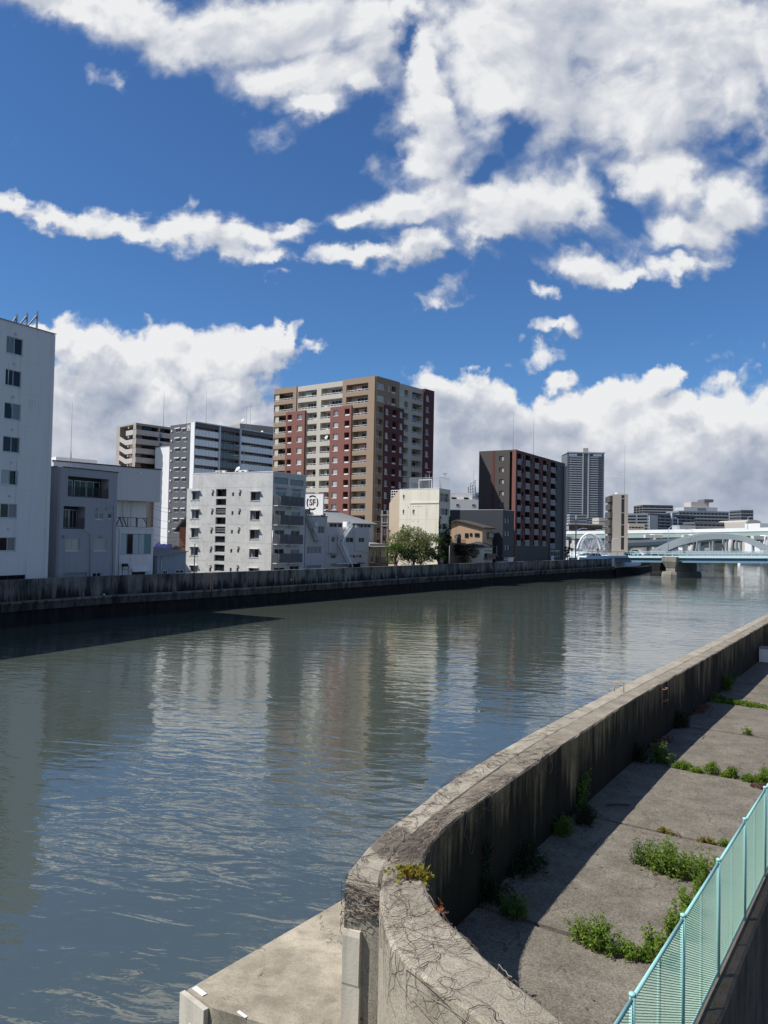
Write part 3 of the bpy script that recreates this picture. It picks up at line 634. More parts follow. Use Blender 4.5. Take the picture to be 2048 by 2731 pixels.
# platform at the foot of the wall end
pe = [Vector((-2.9, 12.16)), Vector((-2.42, 11.72)), Vector((-1.66, 11.40)), Vector((-.1, 10.6)), Vector((1.2, 8.3)), Vector((1.6, 9.3)), Vector((.3, 12.3)), Vector((2.4, 17.6)), Vector((1.05, 17.5))]
pf = thing('platform', 'pale concrete platform over the water at the foot of the curved flood wall', 'platform', (-1, 12.5, 0))
mb = MB(); mb.prism(pe, -1, 2.4); mb.build('slab', M['platform'], pf)
a = Vector((-2.93, 12.2)); b = Vector((-2.40, 11.70)); d = (b-a).normalized(); o_ = Vector((d.y, -d.x))
mb = MB(); mb.prism([a+o_*.10-d*.02, b+o_*.10-d*.1, b+o_*.012-d*.1, a+o_*.012-d*.02], -.9, 2.37); mb.build('edge_post', M['white_post'], pf)
mb = MB(); p = (a+b)/2+o_*.104-d*.08; mb.tube([Vector((p.x, p.y, 2.02)), Vector((p.x+o_.x*.03, p.y+o_.y*.03, 2.02))], .014, 8); mb.build('bolt', M['white_paint'], pf)
for (x, y, s, wd) in ((532, 2645, .28, .08), (646, 2707, .20, .045)):
    q = atZ(x, y, 2.4); mb = MB(); mb.box((q.x, q.y, 2.404), s, wd, .012, math.atan2(.83, .56) if s > .3 else math.atan2(d.y, d.x)); mb.build('survey_plate', M['white_paint'], pf)

# ------------------------------------------------------------------ turquoise mesh fence
paint('turq', (.30, .57, .53), .45, .12, 5, streak=.15, dirt=(.12, .25, .24), bstr=.1)
paint('turq_mesh', (.38, .60, .495), .5, .15, 6, streak=.1, dirt=(.12, .25, .22), bstr=0)
fe = thing('mesh_fence', 'turquoise expanded metal mesh fence with capped posts above the paved bank', 'fence', sn(10, -2.26, 3.0))
FS0, FSP = 9.3+.03, 2.12
ps = [Vector((2.68, 8.2)), Vector((3.98, 9.92)), Vector((5.14, 11.67)), Vector((6.33, 13.44))]
dirf = (ps[3]-ps[0]).normalized()
fo = ps[0]-dirf*2.1*3; npost = 12; TOP = 4.71
def fp(k): return fo+dirf*2.12*k
FF = Face(fp(0), fp(npost-1))
for k in range(npost):
    q = fp(k); mb = MB(); mb.tube([Vector((q.x, q.y, 2.98)), Vector((q.x, q.y, TOP+.02))], .032, 8)
    mb.lathe((q.x, q.y, TOP+.0), [(.038, 0), (.039, .025), (.030, .036), (.005, .04)], 10)
    mb.build('post', M['turq'], fe, True)
    if k < npost-1:
        u0, u1 = 2.12*k+.035, 2.12*(k+1)-.035
        mb = MB(); a, b = FF.P(u0, TOP-.03), FF.P(u1, TOP-.03); mb.tube([a, b], .024, 8); mb.build('handrail', M['turq'], fe, True)
        mb = MB(); FF.bx(mb, u0, u1, 3.06, 3.10, -.012, .012); mb.build('rail', M['turq'], fe)
        um = (u0+u1)/2; mb = MB(); FF.bx(mb, um-.012, um+.012, 3.1, TOP-.054, -.03, -.012); mb.build('stay', M['turq'], fe)
        # one bay of expanded metal: zigzag ribbons
        mb = MB(); cw, chh = .062, .031; nx = int((u1-u0)/cw); v0, v1 = 3.10, TOP-.05; nv = int((v1-v0)/(chh/2)); rw = .0048
        for i in range(nx):
            ua = u0+(u1-u0)*i/nx; hw = (u1-u0)/nx/2
            for sgn in (-1, 1):
                pts = [(ua+hw*(1+sgn*.95*(jv % 2)), v0+(v1-v0)*jv/nv) for jv in range(nv+1)]
                base = len(mb.v)
                for (u, v) in pts: mb.v += [FF.P(u, v-rw, -.003), FF.P(u, v+rw, .003)]
                for jv in range(nv): mb.f.append((base+2*jv, base+2*jv+1, base+2*jv+3, base+2*jv+2))
        mb.build('mesh_panel', M['turq_mesh'], fe)
# ------------------------------------------------------------------ weeds on the apron
wg = random.Random(11)
G1 = 'weed clumps sprouting from the slab joints'
def weed(name, label, cat, px, py, z, w, d, h, nst, mat, lsz=.055, group=None, droop=.25, ang=None, stem=True):
    """clump of upright stems with small leaves; w along the joint, d across"""
    c = atZ(px, py, z) if py is not None else px
    root = thing(name, label, cat, (c.x, c.y, z), group)
    sm = MB(); lm = MB()
    a = math.atan2(NV.y, NV.x) if ang is None else ang
    ca, sa = math.cos(a), math.sin(a)
    for _ in range(int(nst*1.35)):
        x, y = wg.gauss(0, w*.27), wg.gauss(0, d*.3)
        x = max(-w/2, min(w/2, x)); hh = h*(1.45 if group == G1 else 1.1)*wg.uniform(.45, 1)*(1-.5*abs(2*x/w)**2)
        p = Vector((c.x+x*ca-y*sa, c.y+x*sa+y*ca, z)); lean = Vector((wg.gauss(0, droop), wg.gauss(0, droop), 1)).normalized()
        pts = [p]; n = max(3, int(hh/.06))
        for k in range(n):
            lean = (lean+Vector((wg.gauss(0, .12), wg.gauss(0, .12), 0))).normalized(); pts.append(pts[-1]+lean*hh/n)
        sm.tube(pts, [.006*(1-.7*i/n) for i in range(n+1)], 4, False)
        for i, q in enumerate(pts[1:]):
            for _k in range(int(5 if i < n-1 else 8)): leaf(lm, q+Vector((wg.gauss(0, .02), wg.gauss(0, .02), wg.gauss(0, .02))), lsz*(1.3-.5*i/n), wg, .35, .5)
    if stem: sm.build('stem', M['stem'], root, kind='stuff')
    lm.build('leaves', M[mat], root)
    return root
G1 = 'weed clumps sprouting from the slab joints'
weed('weed_clump', 'wide bright green weed clump in full sun near the middle of the fence', 'weed', 1785, 2330, 2.6, .95, .38, .50, 70, 'leaf_weed', .06, G1)
weed('weed_clump', 'dark bushy weed at the wall-side end of the wide sunny clump', 'weed', 1708, 2306, 2.6, .30, .28, .42, 18, 'leaf_green', .05, G1)
weed('weed_clump', 'tall leafy weed at the fence-side end of the wide sunny clump', 'weed', 1868, 2345, 2.6, .36, .3, .52, 20, 'leaf_weed', .055, G1)
weed('weed_clump', 'upright pale weed at the sunlit tip of the slab joint next to the shadow', 'weed', 1550, 2512, 2.6, .20, .2, .36, 14, 'leaf_weed', .05, G1)
weed('weed_clump', 'bushy green weed filling the slab joint close to the shadow edge', 'weed', 1602, 2535, 2.6, .52, .3, .42, 44, 'leaf_weed', .055, G1)
weed('weed_clump', 'low spreading weed in the slab joint trailing towards the fence', 'weed', 1678, 2556, 2.6, .5, .22, .20, 30, 'leaf_weed', .055, G1)
weed('weed_clump', 'rounded leafy weed pressed against the fence at the end of the slab joint', 'weed', 1752, 2560, 2.6, .40, .3, .36, 32, 'leaf_weed', .06, G1)
weed('weed_clump', 'yellow green weed leaning on the fence behind the rounded leafy one', 'weed', 1812, 2495, 2.6, .36, .32, .42, 28, 'leaf_weed', .06, G1)
weed('weed_clump', 'narrow weed column growing along the kerb between two larger fence weeds', 'weed', 1838, 2436, 2.6, .3, .25, .44, 18, 'leaf_weed', .055, G1)
weed('weed_clump', 'thin weed just above the kerb below the tall leafy weed', 'weed', 1862, 2378, 2.6, .22, .25, .34, 12, 'leaf_weed', .05, G1)
G2 = 'small weed tufts in the sunlit cross joint'
for i, (x, y, w, h, lb) in enumerate([
    (1822, 2050, .5, .22, 'dim tuft at the shadow edge starting the row along the cross joint'),
    (1858, 2060, .25, .12, 'tiny tuft just outside the shadow in the cross joint row'),
    (1899, 2064, .38, .32, 'tall tuft third from the shadow edge in the cross joint row'),
    (1932, 2072, .22, .12, 'small low tuft between the two taller tufts of the cross joint row'),
    (1954, 2074, .32, .34, 'slender tall tuft fourth from the picture edge in the cross joint row'),
    (1996, 2084, .32, .22, 'short tuft beside the broad one in the cross joint row'),
    (2018, 2088, .40, .18, 'broad low tuft second from the picture edge in the cross joint row'),
    (2043, 2092, .4, .48, 'tallest tuft of the cross joint row where the picture ends')]):
    weed('weed_tuft', lb, 'weed', x, y, 2.6, w, .2, h, int(10+w*40), 'leaf_weed', .06, G2)
weed('weed_tuft', 'pinkish dry sedum patch below the tallest tuft of the joint row', 'weed', 2040, 2104, 2.6, .7, .2, .12, 40, 'leaf_pink', .05, G2)
weed('moss_strip', 'bright green weedy strip along the far sunlit slab joint', 'weed', 1985, 1882, 2.6, 2.6, .35, .14, 110, 'leaf_weed', .08)
weed('moss_strip', 'green weedy mat where the far slab joint meets the shaded wall foot', 'weed', 1905, 1866, 2.6, 1.5, .5, .22, 80, 'leaf_green', .09)
weed('weed_tuft', 'lone small tuft on the far slab joint in the sun', 'weed', 1992, 1960, 2.6, .3, .15, .26, 10, 'leaf_weed', .06)
weed('weed_tuft', 'two tiny dry tufts in the joint behind the wide sunny clump', 'weed', 1780, 2222, 2.6, .5, .1, .10, 14, 'leaf_ivy', .04)
weed('weed_tuft', 'dry brownish tuft in the slab joint nearer the fence', 'weed', 1884, 2246, 2.6, .5, .12, .10, 14, 'leaf_ivy', .04)
weed('weed_tuft', 'small green tuft in the slab joint right beside the fence', 'weed', 1932, 2256, 2.6, .25, .15, .14, 12, 'leaf_weed', .05)
G3 = 'shaded plants along the foot of the flood wall'
wa = math.atan2(DV.y, DV.x)
for (x, y, w, d, h, n, m, ls, lb) in [
    (1765, 2035, .5, .4, .62, 22, 'leaf_green', .075, 'leafy shrub in the wall shade where the cross joint row begins'),
    (1710, 2030, .6, .4, .55, 24, 'leaf_dark', .07, 'dark shrub against the wall foot behind the leafy one'),
    (1935, 1840, .7, .4, .85, 30, 'leaf_green', .08, 'taller weed hanging by the far wall foot near the white box'),
    (1815, 1940, .8, .4, .6, 30, 'leaf_dark', .08, 'dark weed at the wall foot under the red rungs'),
    (1500, 2225, .7, .4, .42, 34, 'leaf_green', .06, 'weed bed at the wall foot beside the hanging ivy'),
    (1560, 2190, .8, .4, .35, 36, 'leaf_dark', .06, 'dusty dark weeds along the wall foot past the weed bed'),
    (1400, 2320, 1.0, .5, .40, 60, 'leaf_dark', .06, 'broad dark creeper mound at the wall foot in the deep shade'),
    (1375, 2448, .38, .34, .38, 30, 'leaf_green', .06, 'round dark weed on the shaded slab joint'),
    (1310, 2400, .7, .5, .4, 50, 'leaf_dark', .055, 'dense dark weed in the corner of the curved wall')]:
    weed('wall_weed', lb, 'weed', x, y, 2.6, w, d, h, n, m, ls, G3, ang=wa)
for (x0, y0, n, lb) in [(1870, 1895, 120, 'withered pink stems along the far wall foot'), (1760, 1990, 110, 'withered pink stems along the wall foot under the rungs')]:
    c = atZ(x0, y0, 2.6); weed('dry_weed', lb, 'weed', x0, y0, 2.6, 2.2, .4, .22, 60, 'leaf_pink', .05, G3, ang=wa)
def creep(name, label, pts, n, size, mat, spread):
    """creeper leaves lying on a wall face, pts = list of (point, normal)"""
    root = thing(name, label, 'creeper', tuple(pts[0][0])); lm = MB(); sm = MB()
    sm.tube([p+nn_*.01 for p, nn_ in pts], .006, 4, False)
    for _ in range(n):
        i = wg.randrange(len(pts)-1); u = wg.random(); p = pts[i][0].lerp(pts[i+1][0], u); nn_ = pts[i][1]
        tdir = Vector((-nn_.y, nn_.x, 0)); q = p+tdir*wg.gauss(0, spread)+Vector((0, 0, wg.gauss(0, spread*.7)))+nn_*wg.uniform(.01, .07)
        leaf(lm, q, size, wg, -.2, .8)
    sm.build('stem', M['stem'], root, kind='stuff'); lm.build('leaves', M[mat], root); return root
def innerpt(x, y, y2):     # wall inner face through a picture column: top point and foot
    a = atZ(x, y, 4.5); return a
wi = Vector((NV.x, NV.y, 0))
qa = atZ(1552, 2085, 2.6+.0)
Fw = Face((3.10, 16.62), (8.73, 25.46))
def wallpts(l): 
    o = []
    for (x, y) in l:
        u, v = Fw.px(x, y); o.append((Fw.P(u, max(2.6, v), .01), wi))
    return o
creep('ivy', 'ivy patch hanging on the shaded wall face above the weed bed', wallpts([(1560, 2070), (1552, 2100), (1545, 2140)]), 420, .075, 'leaf_green', .16)
Fw = Face((2.01, 14.8), (3.10, 16.62))
creep('ivy', 'thin ivy strand down the shaded wall face near the curve', wallpts([(1293, 2250), (1292, 2300), (1285, 2370)]), 200, .07, 'leaf_dark', .08)
creep('ivy', 'dark ivy climbing from the creeper mound up the wall', wallpts([(1398, 2240), (1400, 2290), (1395, 2330)]), 260, .07, 'leaf_dark', .16)

# yellowing and red leaves on the wall top, dry vine stems over the curve
def leafpatch(name, label, cxy, z, n, size, mat, sx, sy):
    c = atZ(cxy[0], cxy[1], z); root = thing(name, label, 'creeper', tuple(c)); lm = MB(); sm = MB()
    for _ in range(n):
        p = c+Vector((wg.gauss(0, sx), wg.gauss(0, sy), wg.uniform(.01, .13))); leaf(lm, p, size, wg, .25, .85)
    for _ in range(8): sm.tube([c+Vector((wg.gauss(0, sx), wg.gauss(0, sy), .01)) for _k in range(3)], .004, 4, False)
    sm.build('stem', M['stem'], root, kind='stuff'); lm.build('leaves', M[mat], root)
leafpatch('creeper_leaves', 'yellow green creeper leaves on the wall top beside the curve', (1092, 2338), 4.52, 130, .085, 'leaf_ivy', .12, .09)
leafpatch('creeper_leaves', 'yellowing creeper leaves spilling over the inner wall edge', (1136, 2352), 4.46, 70, .08, 'leaf_ivy', .035, .13)
leafpatch('creeper_leaves', 'orange red creeper leaves at the inner edge of the bend', (1180, 2434), 4.50, 12, .09, 'leaf_red', .05, .05)
lp = MB(); rt = thing('platform_weed', 'green weed growing in the gap behind the white pilaster', 'weed', (.2, 10.9, 2.4))
for _ in range(90): leaf(lp, Vector((.16+wg.gauss(0, .05), 10.86+wg.gauss(0, .05), 2.4+abs(wg.gauss(0, .24)))), .07, wg)
sm = MB()
for _ in range(6): sm.tube([Vector((.16, 10.86, 2.4)), Vector((.16+wg.gauss(0, .04), 10.86+wg.gauss(0, .04), 2.75))], .004, 4)
sm.build('stem', M['stem'], rt, kind='stuff'); lp.build('leaves', M['leaf_weed'], rt)

def vines():
    vr = random.Random(5)
    groups = [('stem_pale', 130), ('stem_dark', 120), ('stem', 130)]
    root = thing('dry_vine', 'tangle of dry leafless creeper stems over the top of the curved wall', 'creeper', (.8, 12, 4.55))
    Am, Bm = A2, B2          # inner layer, far -> near
    Ao, Bo = A1, B1
    def top(i, u, outer=False):
        a, b = (Ao, Bo) if outer else (Am, Bm); i = max(0, min(len(a)-1.001, i)); k = int(i); f = i-k
        p = a[k].lerp(a[k+1], f); q = b[k].lerp(b[k+1], f); r = p.lerp(q, u); return Vector((r.x, r.y, (4.508 if outer else 4.533)))
    # index of the stretch around the bend in the 300 sample list
    lo = min(range(300), key=lambda i: (Am[i]-Vector((3.6, 18.6))).length); hi = 299; bend = min(range(300), key=lambda i: (Am[i]-Vector((.3, 12.3))).length)
    lo2 = min(range(260), key=lambda i: (Ao[i]-Vector((3.0, 18.5))).length)
    for mat, n in groups:
        mb = MB()
        for _ in range(n):
            r = .0022+.0034*vr.random()**2
            i = vr.gauss(bend, 7) if vr.random() < .45 else vr.uniform(lo, hi); u = vr.uniform(.15, 1.02) if i < bend+4 else vr.uniform(-.02, 1.0)
            if i < bend-6: u = vr.uniform(.6, 1.03) if vr.random() < .8 else vr.uniform(0, 1)
            h = vr.uniform(0, 6.28); pts = []
            for k in range(vr.randint(8, 26)):
                if 0 <= u <= 1.0: pts.append(top(i, u)+Vector((0, 0, .004+abs(vr.gauss(0, .012)))))
                else:
                    q = top(i, min(1.0, max(0, u))); e = (u-1) if u > 1 else -u
                    dv = (Bm[int(max(0, min(299, i)))]-Am[int(max(0, min(299, i)))]).normalized()*(.012 if u > 1 else -.012)
                    pts.append(q+Vector((dv.x, dv.y, -min(.9, e*.75))))
                h += vr.gauss(0, .5); step = .055
                i += math.cos(h)*step*vr.uniform(2.4, 3.4); u += math.sin(h)*step*1.4
                i = min(298.9, max(lo-6, i))
            if len(pts) > 3: mb.tube(pts, [r*(1-.6*j/len(pts)) for j in range(len(pts))], 4, False)
        # on the outer layer near the bend
        for _ in range(int(n*.45)):
            i = vr.uniform(lo2, 259) if vr.random() < .4 else vr.gauss(246, 9); u = vr.uniform(.1, 1); h = vr.uniform(0, 6.28); pts = []
            r = .002+.003*vr.random()
            for k in range(vr.randint(5, 16)):
                uu = max(0, min(1, u)); pts.append(top(i, uu, True)+Vector((0, 0, .004+abs(vr.gauss(0, .01)))))
                h += vr.gauss(0, .6); i += math.cos(h)*.15; u += math.sin(h)*.09; i = min(258.9, max(0, i))
            mb.tube(pts, r, 4, False)
        # hanging over the end face of the outer layer and the face of the return wall
        for _ in range(int(n*.42)):
            if vr.random() < .45:
                s = vr.uniform(-.05, 1.05); z = vr.uniform(4.0, 4.5); pts = []; h = vr.choice((0, 3.14))+vr.gauss(0, .5)
                for k in range(vr.randint(5, 14)):
                    p = c0.lerp(c1, max(-.06, min(1.02, s)))+nn*(.015+abs(vr.gauss(0, .02))); pts.append(Vector((p.x, p.y, z)))
                    h += vr.gauss(0, .5); s += math.cos(h)*.09; z = min(4.5, max(3.7, z+math.sin(h)*.035))
            else:
                i = vr.uniform(bend+14, 298); z = vr.uniform(3.6, 4.5); pts = []; h = vr.uniform(-2.6, -.4)
                for k in range(vr.randint(8, 24)):
                    k0 = int(min(298, max(0, i))); p = Am[k0].lerp(Am[k0+1], i-k0 if i-k0 < 1 else 1); dv = (Am[k0]-Bm[k0]).normalized()
                    pts.append(Vector((p.x+dv.x*.014, p.y+dv.y*.014, min(4.48, z))))
                    h += vr.gauss(0, .25); i = min(298, max(bend+8, i+math.cos(h)*.55)); z += math.sin(h)*.05
                    if z < 2.5: break
            if len(pts) > 2: mb.tube(pts, [(.0035+.003*vr.random())*(1-.5*j/len(pts)) for j in range(len(pts))], 4, False)
        mb.build('stems', M[mat], root, True, 'stuff')
vines()
# white planter box far along the wall
bx_ = thing('white_box', 'white box with a dark rim standing against the far foot of the flood wall', 'box', tuple(sn(49.9, -6.3, 2.6)))
mb = MB(); c = sn(49.9, -6.3, 2.62); rz = math.atan2(NV.y, NV.x); mb.box(c, 1.25, .8, .75, rz); mb.build('body', M['white_paint'], bx_)
mb = MB()
for sx, sy, lx, ly in ((0, .38, 1.30, .08), (0, -.38, 1.30, .08), (.61, 0, .08, .68), (-.61, 0, .08, .68)):
    mb.box(Vector((c.x+sx*math.cos(rz)-sy*math.sin(rz), c.y+sx*math.sin(rz)+sy*math.cos(rz), 3.374)), lx, ly, .08, rz)
mb.build('rim', M['grey_metal'], bx_)
mb = MB(); q = sn(23.6, -5.85, 2.63); mb.tube([atZ(1618, 2147, 2.63), atZ(1650, 2145, 2.64), atZ(1680, 2147, 2.63)], .018, 5); tag(mb.build('fallen_stick', M['stem_dark']), 'short dark stick lying on the shaded slab', 'stick')
# ------------------------------------------------------------------ buildings on the far bank
br_ = random.Random(21)
def col(name, c, **k): return paint(name, c, **k)
col('wall_white', (.70, .69, .67), streak=.12, var=.06); col('wall_bluegrey', (.345, .345, .365), streak=.3, var=.1)
col('wall_hall', (.58, .57, .555), streak=.2); col('wall_hall_low', (.72, .71, .68), streak=.5); col('wall_pale', (.68, .665, .645), streak=.3)
col('wall_shed', (.24, .29, .33), streak=.2); col('dist_grey2', (.55, .57, .58), streak=0); col('streak_white', (.60, .59, .57), streak=0); col('wall_joint_grey', (.56, .555, .54), streak=0); col('streak', (.40, .395, .37), streak=0); col('rail_grey', (.15, .155, .16), streak=0); col('taupe', (.36, .325, .29), streak=.15); col('taupe_light', (.46, .42, .38), streak=.1)
col('white_tile', (.72, .73, .73), streak=.15, var=.05); col('charcoal', (.10, .10, .107), streak=.1, rough=.6); col('brown', (.285, .21, .145), streak=.1); col('brown_dark', (.20, .15, .115), streak=.1)
col('redbrown', (.20, .085, .068), streak=.1); col('red_dark', (.085, .032, .034), streak=.1); col('cream', (.46, .43, .37), streak=.15)
col('cream_wall', (.66, .62, .51), streak=.45, var=.15); col('beige', (.50, .41, .30), streak=.2); col('peach', (.52, .36, .24), streak=.35, var=.15)
col('asphalt_roof', (.12, .12, .125), streak=0); col('slate', (.035, .042, .05), streak=.1, rough=.6); col('maroon', (.105, .036, .034), streak=.1); col('charcoal_brown', (.075, .066, .062), streak=.1); col('grey_panel', (.36, .38, .38), streak=.15)
col('roof_grey', (.25, .255, .26), streak=0, var=.25); col('roof_dark', (.05, .05, .055), streak=0, var=.25); col('roof_brown', (.09, .075, .065), streak=0, var=.25); col('brickred', (.28, .12, .08), streak=.2)
concrete('conc_white', (.58, .575, .55), (.48, .48, .465), (.36, .35, .33), .35, .3, .3, (1, 1, .10), bstr=.1, grain=12, sscale=1.5, gcon=(.9, 1.08))
col('wall_grey', (.46, .455, .44), streak=.35)
glassm('blue_panel', (.10, .24, .36), .3); glassm('glass_balc', (.70, .75, .78), .3, .4, .05); glassm('glass_balc_dark', (.13, .14, .15), .2, .5, .1)
GL = ['glass', 'glass', 'glass_mid', 'curtain_grey']
def gl(): return M[br_.choice(GL)]
def vx(F_, q, x, y): return F_.px(*q(x, y))
def rod(root, p, h, r=.05, name='lightning_rod', mat='grey_metal'):
    mb = MB(); mb.tube([p, p+Vector((0, 0, h*.85))], [r*.7, r*.25], 6); return mb.build(name, M[mat], root)
def pipe(root, F_, pts, r=.05, mat='alu', w=.09, name='drain_pipe'):
    mb = MB(); mb.tube([F_.P(u, v, w) for u, v in pts], r, 6); return mb.build(name, M[mat], root, True)
def hood(root, F_, u, v, s=.14, mat='alu', name='vent'):
    mb = MB(); F_.bx(mb, u-s, u+s, v-s, v+s, 0, s*1.1); F_.bx(mb, u-s*1.1, u+s*1.1, v+s*.8, v+s*1.1, 0, s*1.3); return mb.build(name, M[mat], root)
def slab(root, F_, u0, u1, v0, v1, w0, w1, mat, name):
    mb = MB(); F_.bx(mb, u0, u1, v0, v1, w0, w1); return mb.build(name, M[mat] if isinstance(mat, str) else mat, root)
def ac_unit(label, p, rz=0, s=1.0):
    root = thing('air_conditioner', label, 'air conditioner', p, 'roof air conditioners'); mb = MB(); mb.box(p, .85*s, .35*s, .7*s, rz); mb.build('casing', M['white_paint'], root)
    d = Vector((math.cos(rz), math.sin(rz), 0)); n = Vector((d.y, -d.x, 0)); c = p+n*(.18*s)+Vector((0, 0, .35*s))-d*.12*s
    mb = MB(); mb.loft([[c+n*w+d*(.26*s*math.cos(a*math.pi/6))+ZZ*(.26*s*math.sin(a*math.pi/6)) for a in range(12)] for w in (0, .02)]); mb.build('fan_grille', M['dark_metal'], root)
    return root
def dish(root, p, s=.5, aim=(-.6, -.7, .5)):
    a = Vector(aim).normalized(); u = a.cross(ZZ).normalized(); v = u.cross(a); mb = MB()
    mb.loft([[p+ZZ*s+a*(-.12*s+.12*s*k*k/9)+u*(s*.5*k/3*math.cos(t*math.pi/6))+v*(s*.5*k/3*math.sin(t*math.pi/6)) for t in range(12)] for k in (1, 2, 3)], True, False)
    mb.tube([p, p+ZZ*s], .03, 6); mb.tube([p+ZZ*s-v*s*.4, p+ZZ*s+a*s*.4], .02, 5); return mb.build('satellite_dish', M['white_paint'], root)

# ---- white block at the left edge
d = Vector((.47, .883)); Rr = Vector((-35.7, 82)); A_ = Rr-d*42
B = Bldg('apartment_tower', 'tall plain white apartment block at the left edge of the picture', 'apartment building', rectpts(A_, Rr, 14), 3, 30.4, M['wall_white'])
F0 = B.f[0]; root = B.root
for k, (q, pm) in enumerate([((47, 277, 170, 400), ('curtain_grey', 'glass')), ((40, 517, 158, 636), ('glass', 'glass')), ((32, 762, 154, 882), ('glass', 'curtain_grey')), ((22, 1008, 147, 1124), ('glass', 'glass')), ((8, 1254, 133, 1364), ('curtain', 'glass')), ((2, 1502, 126, 1608), ('glass', 'curtain_grey')), ((-6, 1750, 116, 1852), ('glass', 'curtain_grey'))]):
    u0, u1, v0, v1 = F0.rect(r1, *q); window(root, F0, u0, u1, v0, v1, .12, 2, M['alu'], [M[x] for x in pm], sill=.06)
u0, u1, v0, v1 = F0.rect(r1, -10, 2030, 188, 2075); window(root, F0, u0, u1, max(3.3, v0), v1, .12, 3, M['dark_metal'], M['glass'])
for x, y in ((112, 252), (103, 473), (95, 715), (86, 957), (78, 1200), (68, 1446), (58, 1692)):
    u, v = vx(F0, r1, x, y); hood(root, F0, u, v, .10)
ua, _ = vx(F0, r1, 358, 1000); slab(root, F0, ua, F0.L, 3, 30.3, .003, .10, 'wall_white', 'pilaster')
uj, _ = vx(F0, r1, 125, 1500)
for (x, y0, y1) in ((152, 400, 1850), (190, 1915, 2050)):
    u, va = vx(F0, r1, x, y0); _, vb = vx(F0, r1, x, y1); slab(root, F0, u-.012, u+.012, vb, va, .001, .006, 'grey_metal', 'wall_joint')
for k in range(1, 8):
    v = 3.4+k*3.33; slab(root, F0, 20, F0.L-1.6, v-.012, v+.012, .001, .006, 'wall_joint_grey', 'wall_joint')
for _ in range(16):
    u = br_.uniform(F0.L-9, F0.L-1.7); va = br_.choice((30.3, 30.3, 26.2, 22.9, 19.6, 16.2)); ln = br_.uniform(.8, 3.2); w_ = br_.uniform(.04, .12)
    mb = MB(); mb.poly([F0.P(u-w_, va, .0035), F0.P(u, va-ln, .0035), F0.P(u+w_, va, .0035)]); mb.build('rain_streak', M['streak_white'], root)
cap = MB(); F0.bx(cap, -.05, F0.L+.12, 30.4, 30.47, -.25, .12); cap.build('coping', M['grey_metal'], root)
for x, yt, yb, xl, yl in ((127, 105, 168, 100, 158), (203, 95, 190, 153, 172), (279, 83, 210, 207, 190)):
    u, vt = vx(F0, r1, x, yt); ul, vl = vx(F0, r1, xl, yl); mb = MB(); mb.bar(F0.P(u, 30.3, -.1), F0.P(u, vt, -.1), .16); mb.bar(F0.P(u, vt-.45*(vt-30.4)*.5, -.12), F0.P(ul, 30.45, -.12), .12); mb.build('roof_brace', M['grey_metal'], root)
B.finish()

# ---- blue grey house
Cn = Vector((-36, 85)); Re = Vector((-32, 92.1)); d = (Re-Cn).normalized(); nb = Vector((-d.y, d.x))
B = Bldg('apartment_house', 'four storey blue grey house with two dark recessed balconies next to the white tower', 'house', [Cn+nb*10, Cn+nb*.7, Cn+nb*.2+d*.06, Cn+d*.25+nb*.02, Cn+d*.7, Re, Re+nb*10], 3, 16.4, M['wall_bluegrey'], parapet=.4)
F0 = B.f[4]; root = B.root
for q, yr in (((500, 1310, 803, 1458), 1382), ((456, 1522, 627, 1688), 1606)):
    u0, u1, v0, v1 = F0.rect(r1, *q); F0.op.append((u0, u1, v0, v1, 1.3))
    slab(root, F0, u0-.1, u1+.1, v0-.1, v1+.1, -1.5, -1.302, 'dark_metal', 'balcony_back')  # near-black back wall, the shade of the recess put into its colour
    g = root.children[-1]
    for a, b, mm in ((.05, .28, 'glass_mid'), (.32, .60, 'glass'), (.62, .95, 'glass')):
        window(root, F0, u0+(u1-u0)*a, u0+(u1-u0)*b, v0+.1, v1-.35, 0, 2, M['alu'], M[mm], w=-1.27, add=False)
    _, vr = vx(F0, r1, (q[0]+q[2])/2, yr); mb = MB(); railing(mb, F0, u0, u1, v0+.05, vr, -.1, .14, .03); mb.build('railing', M['dark_metal'], root)
for q, pm in (((482, 1762, 584, 1850), 'curtain_warm'), ((690, 1763, 785, 1850), 'curtain'), ((700, 1568, 760, 1618), 'curtain_grey'), ((797, 1575, 823, 1612), 'glass'), ((683, 2012, 746, 2050), 'glass')):
    u0, u1, v0, v1 = F0.rect(r1, *q); window(root, F0, u0, u1, max(3.1, v0), v1, .12, 2 if q[2]-q[0] > 40 else 1, M['alu'], M[pm], sill=.05)
u0, u1, v0, v1 = F0.rect(r1, 475, 2012, 642, 2055); F0.op.append((u0, u1, 3.05, v1, .2)); slab(root, F0, u0, u1, 3.05, v1, -.25, -.19, 'grey_metal', 'shutter')
pipe(root, F0, [vx(F0, r1, *p) for p in ((786, 1488), (790, 1510), (838, 1522), (826, 2030))]); pipe(root, F0, [vx(F0, r1, *p) for p in ((612, 1690), (664, 1724), (657, 2040))])
for x, y in ((468, 1745), (740, 1748), (714, 1546), (784, 1541)): hood(root, F0, *vx(F0, r1, x, y), .13, 'grey_metal')
for fi in (4, 0): 
    f = B.f[fi]; slab(root, f, -.1, f.L+.1, 16.4, 16.5, -.25, .08, 'dark_metal', 'coping')
for x in (390, 612): u, _ = vx(F0, r1, x+40, 1700); slab(root, F0, u-.01, u+.01, 3, 12, .001, .006, 'grey_metal', 'wall_joint')
B.finish()

